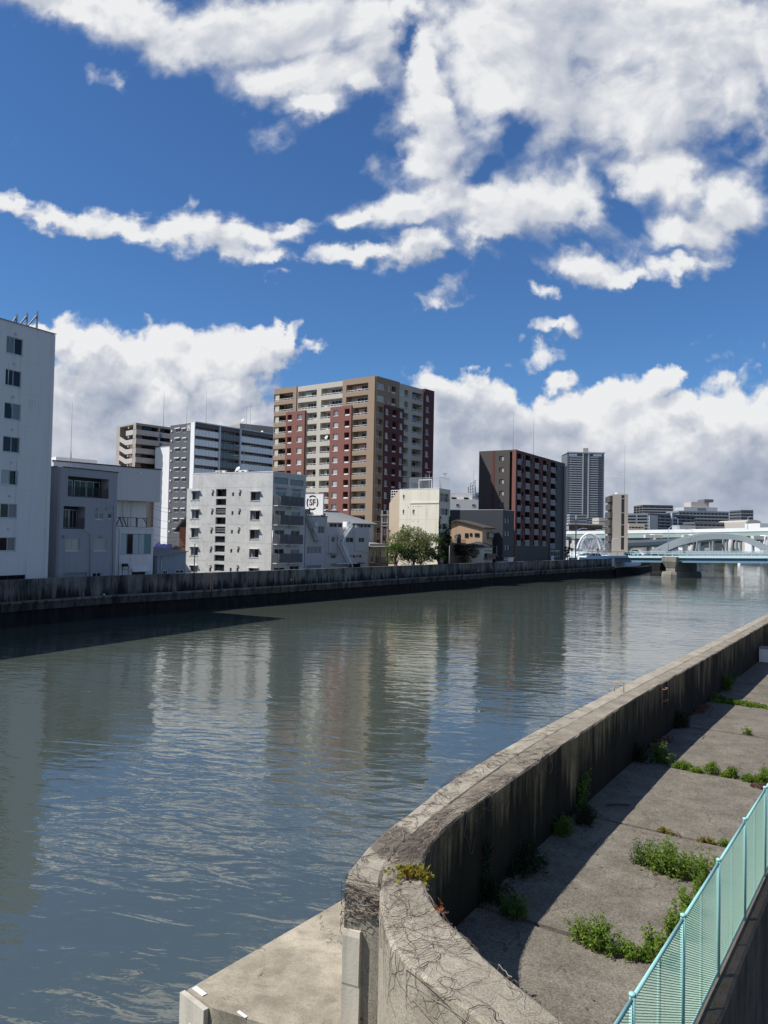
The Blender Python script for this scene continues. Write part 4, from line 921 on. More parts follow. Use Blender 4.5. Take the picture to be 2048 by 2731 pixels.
# ---- pale hall with the overhanging upper wall
A_ = Vector((-41, 95)); Rr = Vector((-30.8, 105.6)); d = (Rr-A_).normalized(); nb = Vector((-d.y, d.x))
B = Bldg('industrial_hall', 'pale grey windowless hall whose upper storey overhangs, behind the blue grey house', 'building', rectpts(A_, Rr, 16), 13.5, 17.9, M['wall_hall'], parapet=.4, part='overhanging_wall')
F0 = B.f[0]; root = B.root; B.finish(); slab(root, F0, -.1, F0.L+.1, 17.9, 18.05, -.3, .06, 'dark_metal', 'coping')
mb = MB(); mb.poly([Vector((*p, 13.5)) for p in reversed(B.pts)]); mb.build('soffit', M['wall_hall'], root)
q = A_+nb*2; q2 = Rr+nb*2-d*.9; low = rectpts(q, q2, 13); mb = MB(); mb.prism(low, 3, 13.48); mb.build('recessed_wall', M['wall_hall_low'], root)
for x in (1022, 962): u, v = vx(F0, r1, x, 1560); mb = MB(); F0.bx(mb, u-.08, u+.08, 3, 13.4, -2.02, -1.9); mb.build('drain_pipe', M['alu'], root)
u, v = vx(F0, r1, 1030, 1279); hood(root, F0, u, v, .16, 'white_paint', 'floodlight')
p0 = Vector((*(A_+nb*6+d*2.2), 17.6)); mb = MB(); mb.prism(rectpts(A_+nb*5+d*2.4, A_+nb*5+d*8, 6), 17.5, 18.95); mb.build('roof_block', M['wall_white'], root)
rod(root, atY(188, 1230, 98), 9, .05, 'antenna_mast'); rod(root, Vector((*(A_+nb*5+d*4.4), 18.9)), 1.1, .08, 'vent_pipe')

# ---- small white house with turquoise bay window
A_ = Vector((-32.75, 93.5)); Rr = Vector((-29.5, 98.8))
B = Bldg('small_house', 'small white two storey house with a wide turquoise window behind the flood wall', 'house', rectpts(A_, Rr, 6), 3, 9.8, M['wall_pale'], parapet=.15)
F0 = B.f[0]; root = B.root
u0, u1, v0, v1 = F0.rect(r1, 889, 1724, 1115, 1877); window(root, F0, u0, u1, v0, v1, .1, 5, M['grey_metal'], [M['frost'], M['glass'], M['frost'], M['frost'], M['glass_teal']], frame=.08)
u0, u1, v0, v1 = F0.rect(r1, 972, 2004, 1070, 2045); window(root, F0, u0, u1, max(3.1, v0), v1, .1, 2, M['dark_metal'], M['glass'])
u0, u1, v0, v1 = F0.rect(r1, 965, 1968, 1086, 2003); mb = MB(); mb.hexa([F0.P(u0, v0, .5), F0.P(u1, v0, .5), F0.P(u1, v0+.1, 0), F0.P(u0, v0+.1, 0), F0.P(u0, v0+.12, .5), F0.P(u1, v0+.12, .5), F0.P(u1, v1, 0), F0.P(u0, v1, 0)]); mb.build('window_canopy', M['wall_pale'], root)
pipe(root, F0, [vx(F0, r1, *p) for p in ((872, 1690), (878, 1705), (868, 2035))], .04)
slab(root, F0, -.1, F0.L+.12, 9.8, 9.92, -.3, .12, 'white_paint', 'coping')
for x, y in ((1125, 1684),): hood(root, F0, *vx(F0, r1, x, y), .12, 'white_paint', 'floodlight')
mb = MB(); ua, va = vx(F0, r1, 882, 1965); ub, vb = vx(F0, r1, 926, 1965)
for u in (ua, ub): mb.bar(F0.P(u, 3.2, .5), F0.P(u, va+.1, .5), .06)
mb.bar(F0.P(ua-.1, va, .5), F0.P(ub+.15, va, .5), .06); F0.bx(mb, ua+.1, ub-.1, va+.02, va+.35, .3, .6); mb.bar(F0.P(ua, va-.35, .5), F0.P(ub, va-.35, .5), .05); mb.build('meter_stand', M['black'], root)
B.finish()
# black steel frame on its roof
root = thing('steel_frame', 'black rusty steel frame of posts and diagonals on the small white house roof', 'frame', tuple(F0.P(3, 9.9, -1)))
mb = MB(); U = lambda x, y=1640: vx(F0, r1, x, y)[0]
_, vt = vx(F0, r1, 980, 1606); _, vb = vx(F0, r1, 980, 1676); W_ = -.6
for x in (876, 966, 1028, 1036, 1106): mb.bar(F0.P(U(x), vb-.3, W_), F0.P(U(x), vt+.05, W_), .10)
for a, b in ((905, 932), (932, 958), (905, 878)): mb.bar(F0.P(U(a), vt, W_), F0.P(U(b), vb, W_), .09)
for a, b in ((1080, 1104),): mb.bar(F0.P(U(a), vt, W_), F0.P(U(b), vb+.5, W_), .09)
mb.bar(F0.P(U(850), vt, W_), F0.P(U(1110), vt, W_), .08); mb.bar(F0.P(U(850), vb, W_), F0.P(U(1110), vb, W_), .12); mb.build('frame', M['dark_metal'], root)

# ---- shed
A_ = Vector((-29.1, 99.4)); Rr = Vector((-26.5, 103.6)); d = (Rr-A_).normalized(); nb = Vector((-d.y, d.x))
root = thing('shed', 'low blue grey shed with a pale corrugated roof before the white concrete block', 'shed', (-28, 102, 3))
Fs = Face(A_, Rr); mb = MB(); L = Fs.L
mb.hexa([Fs.P(0, 3, 0), Fs.P(L, 3, 0), Fs.P(L, 3, -6), Fs.P(0, 3, -6), Fs.P(0, 6.2, 0), Fs.P(L, 6.75, 0), Fs.P(L, 7.2, -6), Fs.P(0, 6.7, -6)]); mb.build('wall', M['wall_shed'], root)
mb = MB(); n_ = 26
for k in range(n_):
    a, b = -.2+(L+.4)*k/n_, -.2+(L+.4)*(k+.62)/n_; za = lambda u: 6.24+.55*u/L
    for x0, x1, h in ((a, b, .06), (b, -.2+(L+.4)*(k+1)/n_, .01)):
        mb.hexa([Fs.P(x0, za(x0), .3), Fs.P(x1, za(x1), .3), Fs.P(x1, za(x1)+.5, -6.3), Fs.P(x0, za(x0)+.5, -6.3), Fs.P(x0, za(x0)+h, .3), Fs.P(x1, za(x1)+h, .3), Fs.P(x1, za(x1)+.5+h, -6.3), Fs.P(x0, za(x0)+.5+h, -6.3)])
mb.build('roof', M['roof_grey'], root)
for q in ((1198, 1992, 1232, 2025), (1290, 1990, 1350, 2015)):
    u0, u1, v0, v1 = Fs.rect(r1, *q); window(root, Fs, u0, u1, v0, v1, -.05, 2, M['alu'], M['glass'], add=False)
pipe(root, Fs, [(.6, 6.2), (.6, 3)], .05)

# ---- taupe apartment with zigzag stairs
Cn = Vector((-76.5, 235)); Le = Vector((-86, 245)); Re = Cn+(Vector((-68.4, 244.3))-Cn)*2.4
B = Bldg('apartment_building', 'distant taupe apartment block with zigzag stair parapets on its end', 'apartment building', [Le, Cn, Re, Le+Re-Cn], 3, 42.6, M['taupe'])
FL, FR = B.f[0], B.f[1]; root = B.root
for y0, y1 in ((920, 966), (998, 1032), (1070, 1100), (1138, 1168), (1206, 1240)):
    u0, u1, v0, v1 = FR.rect(r1, 985, y0, 1176, y1-4); FR.op.append((u0, FR.L-.5, v0-.1, v1, 1.4))
    _, _, va, vb = FR.rect(r1, 985, y1-2, 1176, y1+36); slab(root, FR, 0, FR.L, va, vb, .002, .14, 'taupe_light', 'balcony')
    for a in (3.2, 7.8, 14, 19): window(root, FR, a, a+3, v0+.05, v1-.25, 0, 2, M['dark_metal'], M['glass'], w=-1.36, add=False)
    u, _ = vx(FR, r1, 1176, 1000); slab(root, FR, u-.12, u+.12, v0, v1, -1.2, .0, 'taupe_light', 'balcony_divider')
for y in (985, 1055): u0, u1, v0, v1 = FR.rect(r1, 1172, y, 1192, y+32); slab(root, FR, u0, u1, v0, v1, .15, .2, 'blue_panel', 'blue_panel')
u0, u1, v0, v1 = FL.rect(r1, 880, 930, 978, 1260); FL.op.append((u0, u1, v0, v1, 2.6))
slab(root, FL, u0-.1, u1+.1, v0-.1, v1+.1, -2.9, -2.65, 'brown_dark', 'stair_back')
um = u0+(u1-u0)*.48
for k, y in enumerate((963, 1032, 1100, 1170, 1240)):
    _, va = vx(FL, r1, 950, y+36); _, vb = vx(FL, r1, 950, y); slab(root, FL, um, u1+.02, va, vb, -.2, .06, 'taupe_light', 'landing_parapet')
    if k:
        h = (vb-va); dz = 1.55; mb = MB(); mb.hexa([FL.P(u0, va+dz, .05), FL.P(um, va, .05), FL.P(um, va, -.1), FL.P(u0, va+dz, -.1), FL.P(u0, vb+dz, .05), FL.P(um, vb, .05), FL.P(um, vb, -.1), FL.P(u0, vb+dz, -.1)]); mb.build('stair_parapet', M['taupe_light'], root)
    hood(root, FL, u0+(u1-u0)*.72, vb+.8, .3, 'alu', 'stair_light')
rod(root, Vector((*(Cn+Vector((6, 8))), 42)), 14, .12)
B.finish()

# ---- white slab block before the dark grey one
A_ = Vector((-71.6, 239)); Rr = Vector((-65.9, 234.5))
B = Bldg('slab_building', 'narrow blank white gable end between the taupe and the dark grey apartments', 'building', rectpts(A_, Rr, 9), 3, 35.4, M['white_tile'], parapet=.3); B.finish()
F0 = B.f[0]; slab(B.root, F0, 0, F0.L, 35.4, 35.6, -.3, .05, 'alu', 'coping')
for k in range(1, 7): slab(B.root, F0, F0.L*.25*((k % 3)+1)-.02, F0.L*.25*((k % 3)+1)+.02, 3, 35.3, .001, .005, 'alu', 'wall_joint') if k < 4 else None

# ---- dark grey apartment with framed emblem
Cn = Vector((-55.2, 222)); Le = Vector((-64.6, 230)); Re = Vector((-36.0, 246.5))
B = Bldg('apartment_building', 'dark grey apartment block with a white framed emblem and long pale balconies', 'apartment building', [Le, Cn, Re, Le+Re-Cn], 3, 41.2, M['charcoal'])
FL, FR = B.f[0], B.f[1]; root = B.root
for k in range(11):
    y = (962, 1033, 1107, 1180, 1252, 1327, 1402, 1477, 1552, 1627, 1702)[k]; sh = -2.4*k
    for x, w_ in ((1312, 32), (1365, 26)):
        if k == 0 and x == 1365: x = 1360
        u0, u1, v0, v1 = FL.rect(r1, x+sh*.75-w_/2, y-12, x+sh*.75+w_/2, y+14); window(root, FL, u0, u1, v0, v1, .12, 2, M['alu'], gl(), frame=.12)
        slab(root, FL, u0-.15, u1+.15, v1+.02, v1+.26, .01, .35, 'white_paint', 'window_canopy')
    u, v = vx(FL, r1, 1271+sh*.85, y+5); hood(root, FL, u, v, .24, 'white_paint')
ue, _ = vx(FL, r1, 1410, 1400)
slab(root, FL, FL.L-1.7, FL.L+.15, 3, 41.25, .003, .25, 'white_tile', 'corner_pilaster')
u0, u1, v0, v1 = FL.rect(r1, 1381, 922, 1405, 964); mb = MB(); b_ = .16
for a, b, c, e in ((0, 1, 0, .06), (0, 1, .94, 1), (0, .08, .06, .94), (.92, 1, .06, .94), (.25, .40, .15, .85), (.40, .78, .72, .85), (.40, .72, .44, .56), (.70, .80, .15, .62)):
    FL.bx(mb, u0+(u1-u0)*a, u0+(u1-u0)*b, v0+(v1-v0)*c, v0+(v1-v0)*e, .01, .12)
mb.build('emblem', M['white_paint'], root)
us = [vx(FR, r2, x, 400)[0] for x in (825, 1045, 1056, 1236, 1246, 1526)]
for k in range(10):
    yl = 240+88.5*k
    _, vt = vx(FR, r2, 930, yl); _, vb = vx(FR, r2, 930, yl+55)
    hh = vt-vb; fl = hh*88.5/55
    for s in range(3):
        ua, ub = us[2*s], us[2*s+1] if s < 2 else FR.L-.05
        FR.op.append((ua, ub, vt, vt+fl-hh-.25, 1.6))
        slab(root, FR, ua, ub, vb, vt, .01, .12, 'glass_balc' if s != 1 else 'glass_balc_dark', 'balcony')
        o = root.children[-1]; slab(o, FR, ua, ub, vt+.003, vt+.08, -.02, .16, 'alu' if s != 1 else 'dark_metal', 'handrail')
        mb = MB(); m_ = int((ub-ua)/1.1)
        for j in range(m_+1): x_ = ua+(ub-ua-.06)*j/m_; FR.bx(mb, x_, x_+.06, vb, vt, .121, .17)
        mb.build('baluster', M['alu' if s != 1 else 'dark_metal'], o)
        nwin = 3 if s == 2 else 2
        for j in range(nwin):
            a = ua+(ub-ua)*(j+.15)/nwin; window(root, FR, a, a+(ub-ua)*.62/nwin, vt-.9, vt+fl-hh-.45, 0, 2, M['alu'], gl(), w=-1.57, add=False)
slab(root, FR, .3, FR.L-.3, 4, 40.8, -1.9, -1.63, 'dist_grey2', 'balcony_back')
for i in (0, 1.5, 3.5):
    u = us[1]+.15 if i == 1.5 else (us[3]+.15 if i == 3.5 else 0)
    if i: slab(root, FR, u-.25, u+.25, 3, 41.1, .003, .5, 'alu', 'pier')
slab(root, FR, 0, FR.L, 41.2, 41.5, -.4, .3, 'alu', 'coping')
p = atY(*r2(1270, 240), 250); q = atY(*r2(1420, 240), 250); fr = Face((p.x-1, p.y), (q.x+1.5, q.y+4))
mb = MB(); mb.prism(rectpts(fr.o, fr.o+fr.d*9+Vector((4, 4, 0)), 8), 40.5, 45.2); mb.build('roof_block', M['taupe'], root)
for x, y, h in ((752, 165, 9), (930, 170, 15), (1303, 175, 10), (1338, 175, 11)):
    p = atY(*r2(x, y), 240); rod(root, Vector((p.x, p.y, 41)), h, .1)
dish(root, Vector((*atY(*r2(1268, 180), 250).xy, 45.2)), 1.1); dish(root, Vector((*atY(*r2(1443, 250), 248).xy, 41)), 1.2)
B.finish()

# ---- white concrete block
Cn = Vector((-16.85, 116)); Le = Vector((-30.8, 123.3)); Re = Vector((-12.6, 122.9)); dl = (Le-Cn).normalized(); 
Le2 = Le+dl*1.15
B = Bldg('concrete_block', 'five storey white concrete apartment block with a central column of dark openings', 'apartment building', [Le, Cn, Re, Le+Re-Cn], 3, 18.8, M['conc_white'], parapet=.5)
FL, FR = B.f[0], B.f[1]; root = B.root
rows = [(258, 330), (415, 490), (572, 650), (732, 802), (890, 965)]
for k, (y0, y1) in enumerate(rows):
    s = -5*k
    for (x0, x1, dy) in ((92+s, 167+s, 0), (600+s*.9, 681+s*.9, 6+4*k)):
        u0, u1, v0, v1 = FL.rect(r4, x0, y0+dy-2, x1, y1+dy)
        pm = [M['glass'], M['curtain_grey']] if k % 2 == 0 else [M['curtain_grey'], M['glass']]
        if k == 4 and x0 > 300: v0 = v1-.9
        window(root, FL, u0, u1, max(3.1, v0), v1, .2, 2, M['alu'], pm, sill=.05, frame=.06)
        mb = MB(); mb.hexa([FL.P(u0-.08, v1+.04, .45), FL.P(u1+.08, v1+.04, .45), FL.P(u1+.08, v1+.04, 0), FL.P(u0-.08, v1+.04, 0), FL.P(u0-.08, v1+.09, .45), FL.P(u1+.08, v1+.09, .45), FL.P(u1+.08, v1+.12, 0), FL.P(u0-.08, v1+.12, 0)]); mb.build('window_hood', M['conc_white'], root)
for k, y in enumerate((265, 425, 585, 747, 907)):
    s = -5.2*k
    for x, hd in ((268, 1), (442, 0), (500, 1)):
        u0, u1, v0, v1 = FL.rect(r4, x+s, y, x+18+s, y+32); window(root, FL, u0, u1, v0, v1, .22, 1, M['alu'], M['glass'], frame=.035)
        if hd: hood(root, FL, (u0+u1)/2+.05, v1+.28, .13, 'grey_metal')
for k, q in enumerate([(307, 236, 395, 300), (305, 320, 392, 373), (303, 396, 389, 455), (301, 477, 387, 535), (298, 556, 384, 615), (296, 637, 382, 695), (293, 716, 380, 773), (291, 798, 378, 851), (289, 877, 375, 935)]):
    u0, u1, v0, v1 = FL.rect(r4, *q); FL.op.append((u0, u1, v0, v1, .32))
    if k in (0, 1, 3): slab(root, FL, u0-.05, u1+.05, v0-.05, v1+.05, -1.5, -1.3, 'charcoal', 'stair_recess')
    elif k in (2, 4):
        slab(root, FL, u0-.05, u1+.05, v0-.05, v1+.05, -1.5, -1.3, 'charcoal', 'stair_recess'); mb = MB()
        for f_ in (.28, .5, .72): FL.bx(mb, u0, u1, v0+(v1-v0)*f_-.03, v0+(v1-v0)*f_+.03, -.2, -.14)
        mb.build('stair_rail', M['alu'], root)
    else: window(root, FL, u0, u1, v0, v1, .25, 1, M['grey_metal'], M['glass'], add=False, frame=.05)
for y in (224, 376, 537, 691, 852):
    _, v = vx(FL, r4, 400, y); slab(root, FL, 0, FL.L, v-.02, v+.02, .0015, .006, 'grey_panel', 'wall_joint')
for x in (167, 395, 603):
    u, _ = vx(FL, r4, x-8, 500)
    if x == 395: 
        u, _ = vx(FL, r4, 389, 500)
    slab(root, FL, u-.015, u+.015, 3, 18.7, .0015, .007, 'grey_panel', 'wall_joint')
slab(root, FL, -.0, FL.L+.03, 18.8, 18.9, -.22, .04, 'white_paint', 'coping'); slab(root, FR, .0, FR.L+.03, 18.8, 18.9, -.22, .04, 'white_paint', 'coping')
for x, y, ln in ((130, 332, 40), (640, 332, 30), (120, 492, 45), (635, 495, 38), (115, 650, 30), (630, 660, 36), (270, 300, 50), (505, 300, 44), (265, 460, 40), (500, 462, 48), (350, 226, 20)):
    u, va = vx(FL, r4, x, y); _, vb = vx(FL, r4, x, y+ln); mb = MB(); w_ = br_.uniform(.05, .16); mb.poly([FL.P(u-w_, va-.1, .003), FL.P(u+w_*.2, vb, .003), FL.P(u+w_, va-.1, .003)]); mb.build('rain_streak', M['streak'], root)
# lower step at the left
mb = MB(); mb.prism([Le2+Vector((.0, .15)), Le+Vector((.0, .05)), Le+Vector((4, 5)), Le2+Vector((4, 5))], 3, 16.45); mb.build('side_step', M['conc_white'], root)
# balconies on the river side
for c, (xs_, xe, wx0, wx1, ys) in enumerate(((808, 925, 815, 898, ((292, 378, 258), (455, 542, 418), (620, 706, 583), (785, 868, 745))), (945, 1054, 952, 1026, ((305, 388, 268), (465, 548, 430), (625, 710, 590), (785, 865, 750))))):
    for j, (ya, yb, yw) in enumerate(ys):
        sh = -4*j
        u0, u1, v0, v1 = FR.rect(r4, xs_+sh, ya, xe+sh, yb, .92); u0 = max(.15, u0); u1 = min(FR.L-.08, u1)
        wu0, wu1, _, wv1 = FR.rect(r4, wx0+sh, yw, wx1+sh, yw+60)
        window(root, FR, wu0, wu1, v0+.12, wv1, .15, 2, M['alu'], M['glass_teal'] if (c == 0 and j == 0) else gl())
        bal = slab(root, FR, u0, u1, v0-.1, v0+.03, .003, .95, 'conc_white', 'balcony')
        mb = MB(); railing(mb, FR, u0, u1, v0+.06, v1, .92, .085, .035); 
        for uu in (u0+.03, u1-.03):
            n_ = 9
            for t_ in range(n_): FR.bx(mb, uu-.015, uu+.015, v0+.06, v1, .08+.84*t_/n_-.018, .08+.84*t_/n_+.018)
            FR.bx(mb, uu-.025, uu+.025, v1-.05, v1, 0, .92)
        mb.build('railing', M['rail_grey'], bal)
    for q in (((800, 140, 920, 195), (937, 160, 1052, 210))[c],):
        u0, u1, v0, v1 = FR.rect(r4, *q); window(root, FR, max(.12, u0), min(u1, FR.L-.1), v0, v1, .15, 6, M['grey_metal'], M['curtain_grey'], frame=.05)
    u0, u1, v0, v1 = FR.rect(r4, *((812, 222, 900, 232), (948, 236, 1030, 244))[c]); slab(root, FR, max(.1, u0), u1, v0, v0+.1, .003, .6, 'grey_metal', 'window_canopy')
    u0, u1, v0, v1 = FR.rect(r4, *((800, 905, 890, 930), (935, 890, 1015, 915))[c]); window(root, FR, max(.15, u0), u1, max(3.05, v0-.3), v1, .12, 2, M['alu'], M['glass'])
pipe(root, FR, [(.12, 3), (.12, 10)], .05)
for q in ((910, 405), (930, 405), (908, 567), (926, 567), (903, 727), (922, 727)): hood(root, FR, *vx(FR, r4, *q), .1, 'grey_metal')
B.finish()
for i, (x, lb) in enumerate(((300, 'narrow end of an air conditioner at the left of the white concrete roof'), (330, 'air conditioner with a round fan on the white concrete roof'), (465, 'air conditioner below the dish on the white concrete roof'), (515, 'dark backed air conditioner beside the aerial on the white concrete roof'))):
    u, _ = vx(FL, r4, x, 95); ac_unit(lb, FL.P(u, 18.35, -1.0), math.atan2(FL.d.y, FL.d.x), 1.35)
root2 = thing('roof_aerial', 'television aerial with small dish on the white concrete roof', 'aerial', tuple(FL.P(vx(FL, r4, 487, 60)[0], 18.3, -1.6)))
p = FL.P(vx(FL, r4, 487, 60)[0], 18.3, -1.6); mb = MB(); mb.tube([p, p+ZZ*5.0], .04, 6)
for z, l in ((4.9, 1.3), (4.2, .9), (3.3, 1.8), (2.9, 1.2)):
    mb.tube([p+ZZ*z-Vector((l, .2, 0)), p+ZZ*z+Vector((l, .2, .05))], .02, 5)
    for k in range(5): c = p+ZZ*z+Vector((l*(-.9+.4*k), 0, .02)); mb.tube([c-Vector((0, .35, 0)), c+Vector((0, .35, .0))], .012, 4)
mb.build('mast', M['grey_metal'], root2); dish(root2, p+Vector((-.9, -.3, .3)), .9)

# ---- three storey building that carries the sign, white building with outside stairs
A_ = Vector((-12.5, 123.2)); Md = Vector((-9.4, 127.9)); Rr = Vector((-2.6, 138.2))
B = Bldg('office_building', 'grey three storey building with a slanting steel roof stair under the round logo sign', 'office building', rectpts(A_, Md, 9), 3, 12.4, M['wall_grey'], parapet=.3)
F0 = B.f[0]; root = B.root
for q, s_, pm in (((1175, 550, 1228, 615), 2, 'glass_mid'), ((1080, 722, 1202, 788), 4, 'curtain_grey')):
    u0, u1, v0, v1 = F0.rect(r4, *q); window(root, F0, u0, u1, v0, v1, .12, s_, M['alu'], M[pm])
u0, u1, v0, v1 = F0.rect(r4, 1075, 886, 1200, 920); F0.op.append((u0, u1, 3.02, v1, .2)); slab(root, F0, u0, u1, 3.02, v1, -.24, -.18, 'wall_shed', 'shutter')
ua, va = vx(F0, r4, 1058, 470); ub, vb = vx(F0, r4, 1135, 668); mb = MB(); pa, pb = F0.P(ua, va, .5), F0.P(ub, vb, .5)
for w in (-.35, .35): mb.bar(pa+F0.n*w, pb+F0.n*w, .06, .22)
for k in range(1, 12): c = pa.lerp(pb, k/12); mb.bar(c-F0.n*.34, c+F0.n*.34, .22, .04)
for w in (-.35, .35):
    mb.bar(pa+F0.n*w+ZZ*.9, pb+F0.n*w+ZZ*.9, .04)
    for k in range(0, 13, 3): c = pa.lerp(pb, k/12)+F0.n*w; mb.bar(c, c+ZZ*.9, .035)
c = F0.P(ub+.25, vb-.1, .5); F0.bx(mb, ub-.1, ub+1.1, vb-.22, vb-.1, .05, 1.0); mb.build('roof_stair', M['grey_metal'], root)
hood(root, F0, *vx(F0, r4, 1145, 535), .35, 'wall_pale', 'duct'); hood(root, F0, *vx(F0, r4, 1138, 585), .3, 'alu', 'vent')
slab(root, F0, -.03, F0.L+.1, 12.4, 12.52, -.25, .08, 'dark_metal', 'coping'); slab(root, F0, F0.L-.55, F0.L-.1, 12.4, 13.0, -.7, -.3, 'grey_metal', 'roof_vent')
for x, s in ((1100, .5), (1150, .6), (1175, .5)): u, _ = vx(F0, r4, x, 460); slab(root, F0, u, u+s, 12.1, 12.1+s*1.1, -2.2, -1.6, 'white_paint', 'roof_vent')
B.finish()
# sign
sg = thing('roof_sign', 'white square roof sign with a dark broken ring around two letters', 'sign', (-12, 128.5, 12.2))
Y0 = 128.5; cc = atY(833.5, 1340.5, Y0); rgt = atY(862.2, 1340, Y0); top = atY(834, 1316, Y0); bot = atY(834, 1373, Y0)
dx = Vector((.835, -.55)); Fg = Face((cc.x-dx.x*3, cc.y-dx.y*3), (cc.x+dx.x*3, cc.y+dx.y*3))
uc, vc = Fg.px(833.2, 1340.3); ur, vt = Fg.px(862.3, 1316); _, vb = Fg.px(850, 1373); _, vr = Fg.px(833.2, 1340.3-19.6); rad = vr-vc
slab(sg, Fg, 2*uc-ur, ur, vb, vt, -.25, 0, 'white_tile', 'board')
ub_ = 2*uc-ur
slab(sg, Fg, ub_-.05, ur+.05, vt, vt+.06, -.3, .05, 'alu', 'edge_trim')
plain('sign_black', (.018, .022, .03), .5); plain('sign_red', (.5, .04, .04), .5)
mb = MB()
for q in range(4):
    a0, a1 = math.radians(45+90*q+9), math.radians(135+90*q-9); n_ = 12
    ring = []
    for k in range(n_+1):
        a = a0+(a1-a0)*k/n_; ring.append([Fg.P(uc+math.cos(a)*r_, vc+math.sin(a)*r_, w) for r_, w in ((rad, .004), (rad, .05), (rad*.84, .05), (rad*.84, .004))])
    mb.loft(ring)
mb.build('ring', M['sign_black'], sg)
def text3d(s, F_, u, v, h, mat, parent, name, w=.005):
    cu = bpy.data.curves.new(name, 'FONT'); cu.body = s; cu.size = h; cu.extrude = .02; cu.align_x = 'CENTER'; cu.align_y = 'CENTER'; cu.offset = h*.012
    cu.materials.append(mat); tmp = bpy.data.objects.new(name, cu); COL.objects.link(tmp); bpy.context.view_layer.update()
    me = bpy.data.meshes.new_from_object(tmp.evaluated_get(bpy.context.evaluated_depsgraph_get())); bpy.data.objects.remove(tmp); o = bpy.data.objects.new(name, me); COL.objects.link(o); o.parent = parent
    p = F_.P(u, v, w+.02)-parent_loc(parent); o.matrix_local = Matrix(((F_.d.x, 0, F_.n.x, p.x), (F_.d.y, 0, F_.n.y, p.y), (0, 1, 0, p.z), (0, 0, 0, 1))); return o
text3d('SF', Fg, uc, vc, rad*1.18, M['sign_black'], sg, 'lettering')
mb = MB(); mb.loft([[Fg.P(uc+rad*.40+math.cos(a*math.pi/6)*rad*.085, vc+math.sin(a*math.pi/6)*rad*.085-rad*.02, w) for a in range(12)] for w in (.03, .055)]); mb.build('red_dot', M['sign_red'], sg)
for x in (1072, 1110, 1200): u, _ = Fg.px(*r4(x, 440)); slab(sg, Fg, u-.08, u+.08, 12.2, vb, -.22, -.06, 'dark_metal', 'leg')
u0, u1, v0, v1 = Fg.rect(r4, 1085, 408, 1118, 460); slab(sg, Fg, u0, u1, 12.2, v1, .3, .8, 'black', 'control_box')

B = Bldg('workshop_building', 'white three storey building with zigzag outside stairs near the low roofs', 'building', rectpts(Md+Vector((.02, .03)), Rr, 9), 3, 10.8, M['wall_grey'], parapet=.3)
F0 = B.f[0]; root = B.root
for q, s_ in (((1352, 665, 1383, 692), 1), ((1412, 648, 1477, 692), 2), ((1520, 650, 1570, 693), 2), ((1285, 797, 1325, 830), 2), ((1442, 797, 1464, 823), 1), ((1470, 797, 1492, 823), 1), ((1498, 797, 1520, 823), 1), ((1525, 797, 1547, 823), 1), ((1290, 645, 1320, 690), 1)):
    u0, u1, v0, v1 = F0.rect(r4, *q); window(root, F0, u0, u1, v0, v1, .12, s_, M['alu'], gl())
def flight(a, b, name='stair'):
    ua, va = vx(F0, r4, *a); ub, vb = vx(F0, r4, *b); pa, pb = F0.P(ua, va, .6), F0.P(ub, vb, .6); mb = MB()
    for w in (-.4, .4):
        mb.bar(pa+F0.n*w, pb+F0.n*w, .06, .25); mb.bar(pa+F0.n*w+ZZ*1, pb+F0.n*w+ZZ*1, .05); mb.bar(pa+F0.n*w+ZZ*.55, pb+F0.n*w+ZZ*.55, .035)
        for k in range(0, 11): c = pa.lerp(pb, k/10)+F0.n*w; mb.bar(c, c+ZZ*1, .03)
    for k in range(1, 14): c = pa.lerp(pb, k/14); mb.bar(c-F0.n*.38, c+F0.n*.38, .24, .04)
    return mb.build(name, M['white_paint'], root)
flight((1425, 560), (1335, 690)); flight((1335, 690), (1430, 895))
ua, va = vx(F0, r4, 1258, 765); ub, vb = vx(F0, r4, 1340, 690); mb = MB(); F0.bx(mb, ua, ub, vb-1.9, vb-1.8, .1, 1.1)
for u in (ua+.05, ub-.05):
    for w in (.12, 1.05): mb.bar(F0.P(u, vb-1.8, w), F0.P(u, vb+1.2, w), .06)
mb.bar(F0.P(ua, vb+1.2, 1.05), F0.P(ub, vb+1.2, 1.05), .06); mb.bar(F0.P(ua, vb-.8, 1.05), F0.P(ub, vb-.8, 1.05), .05); mb.build('stair_landing', M['grey_metal'], root)
u0, u1, v0, v1 = F0.rect(r4, 1285, 862, 1460, 872); slab(root, F0, u0, u1, v0, v1, .02, 1.3, 'alu', 'canopy')
u0, u1, v0, v1 = F0.rect(r4, 1425, 850, 1540, 870); slab(root, F0, u0, u1, v0, v0+.12, .02, 1.0, 'dark_metal', 'awning'); slab(root, F0, u0+.1, u1-.3, 3.02, v0-.1, -.0, .03, 'glass', 'entrance')
u0, u1, v0, v1 = F0.rect(r4, 1447, 515, 1487, 562); slab(root, F0, u0, u1, v0-.3, v1, -1.6, -.7, 'white_paint', 'roof_box')
for x in (1500, 1530): u, _ = vx(F0, r4, x, 560); slab(root, F0, u, u+.7, 10.5, 11.2, -1.2, -.7, 'grey_metal', 'roof_vent')
u, _ = vx(F0, r4, 1255, 480); 
pipe(root, F0, [vx(F0, r4, 1480, 575), vx(F0, r4, 1482, 760), vx(F0, r4, 1600, 770)], .05); B.finish()
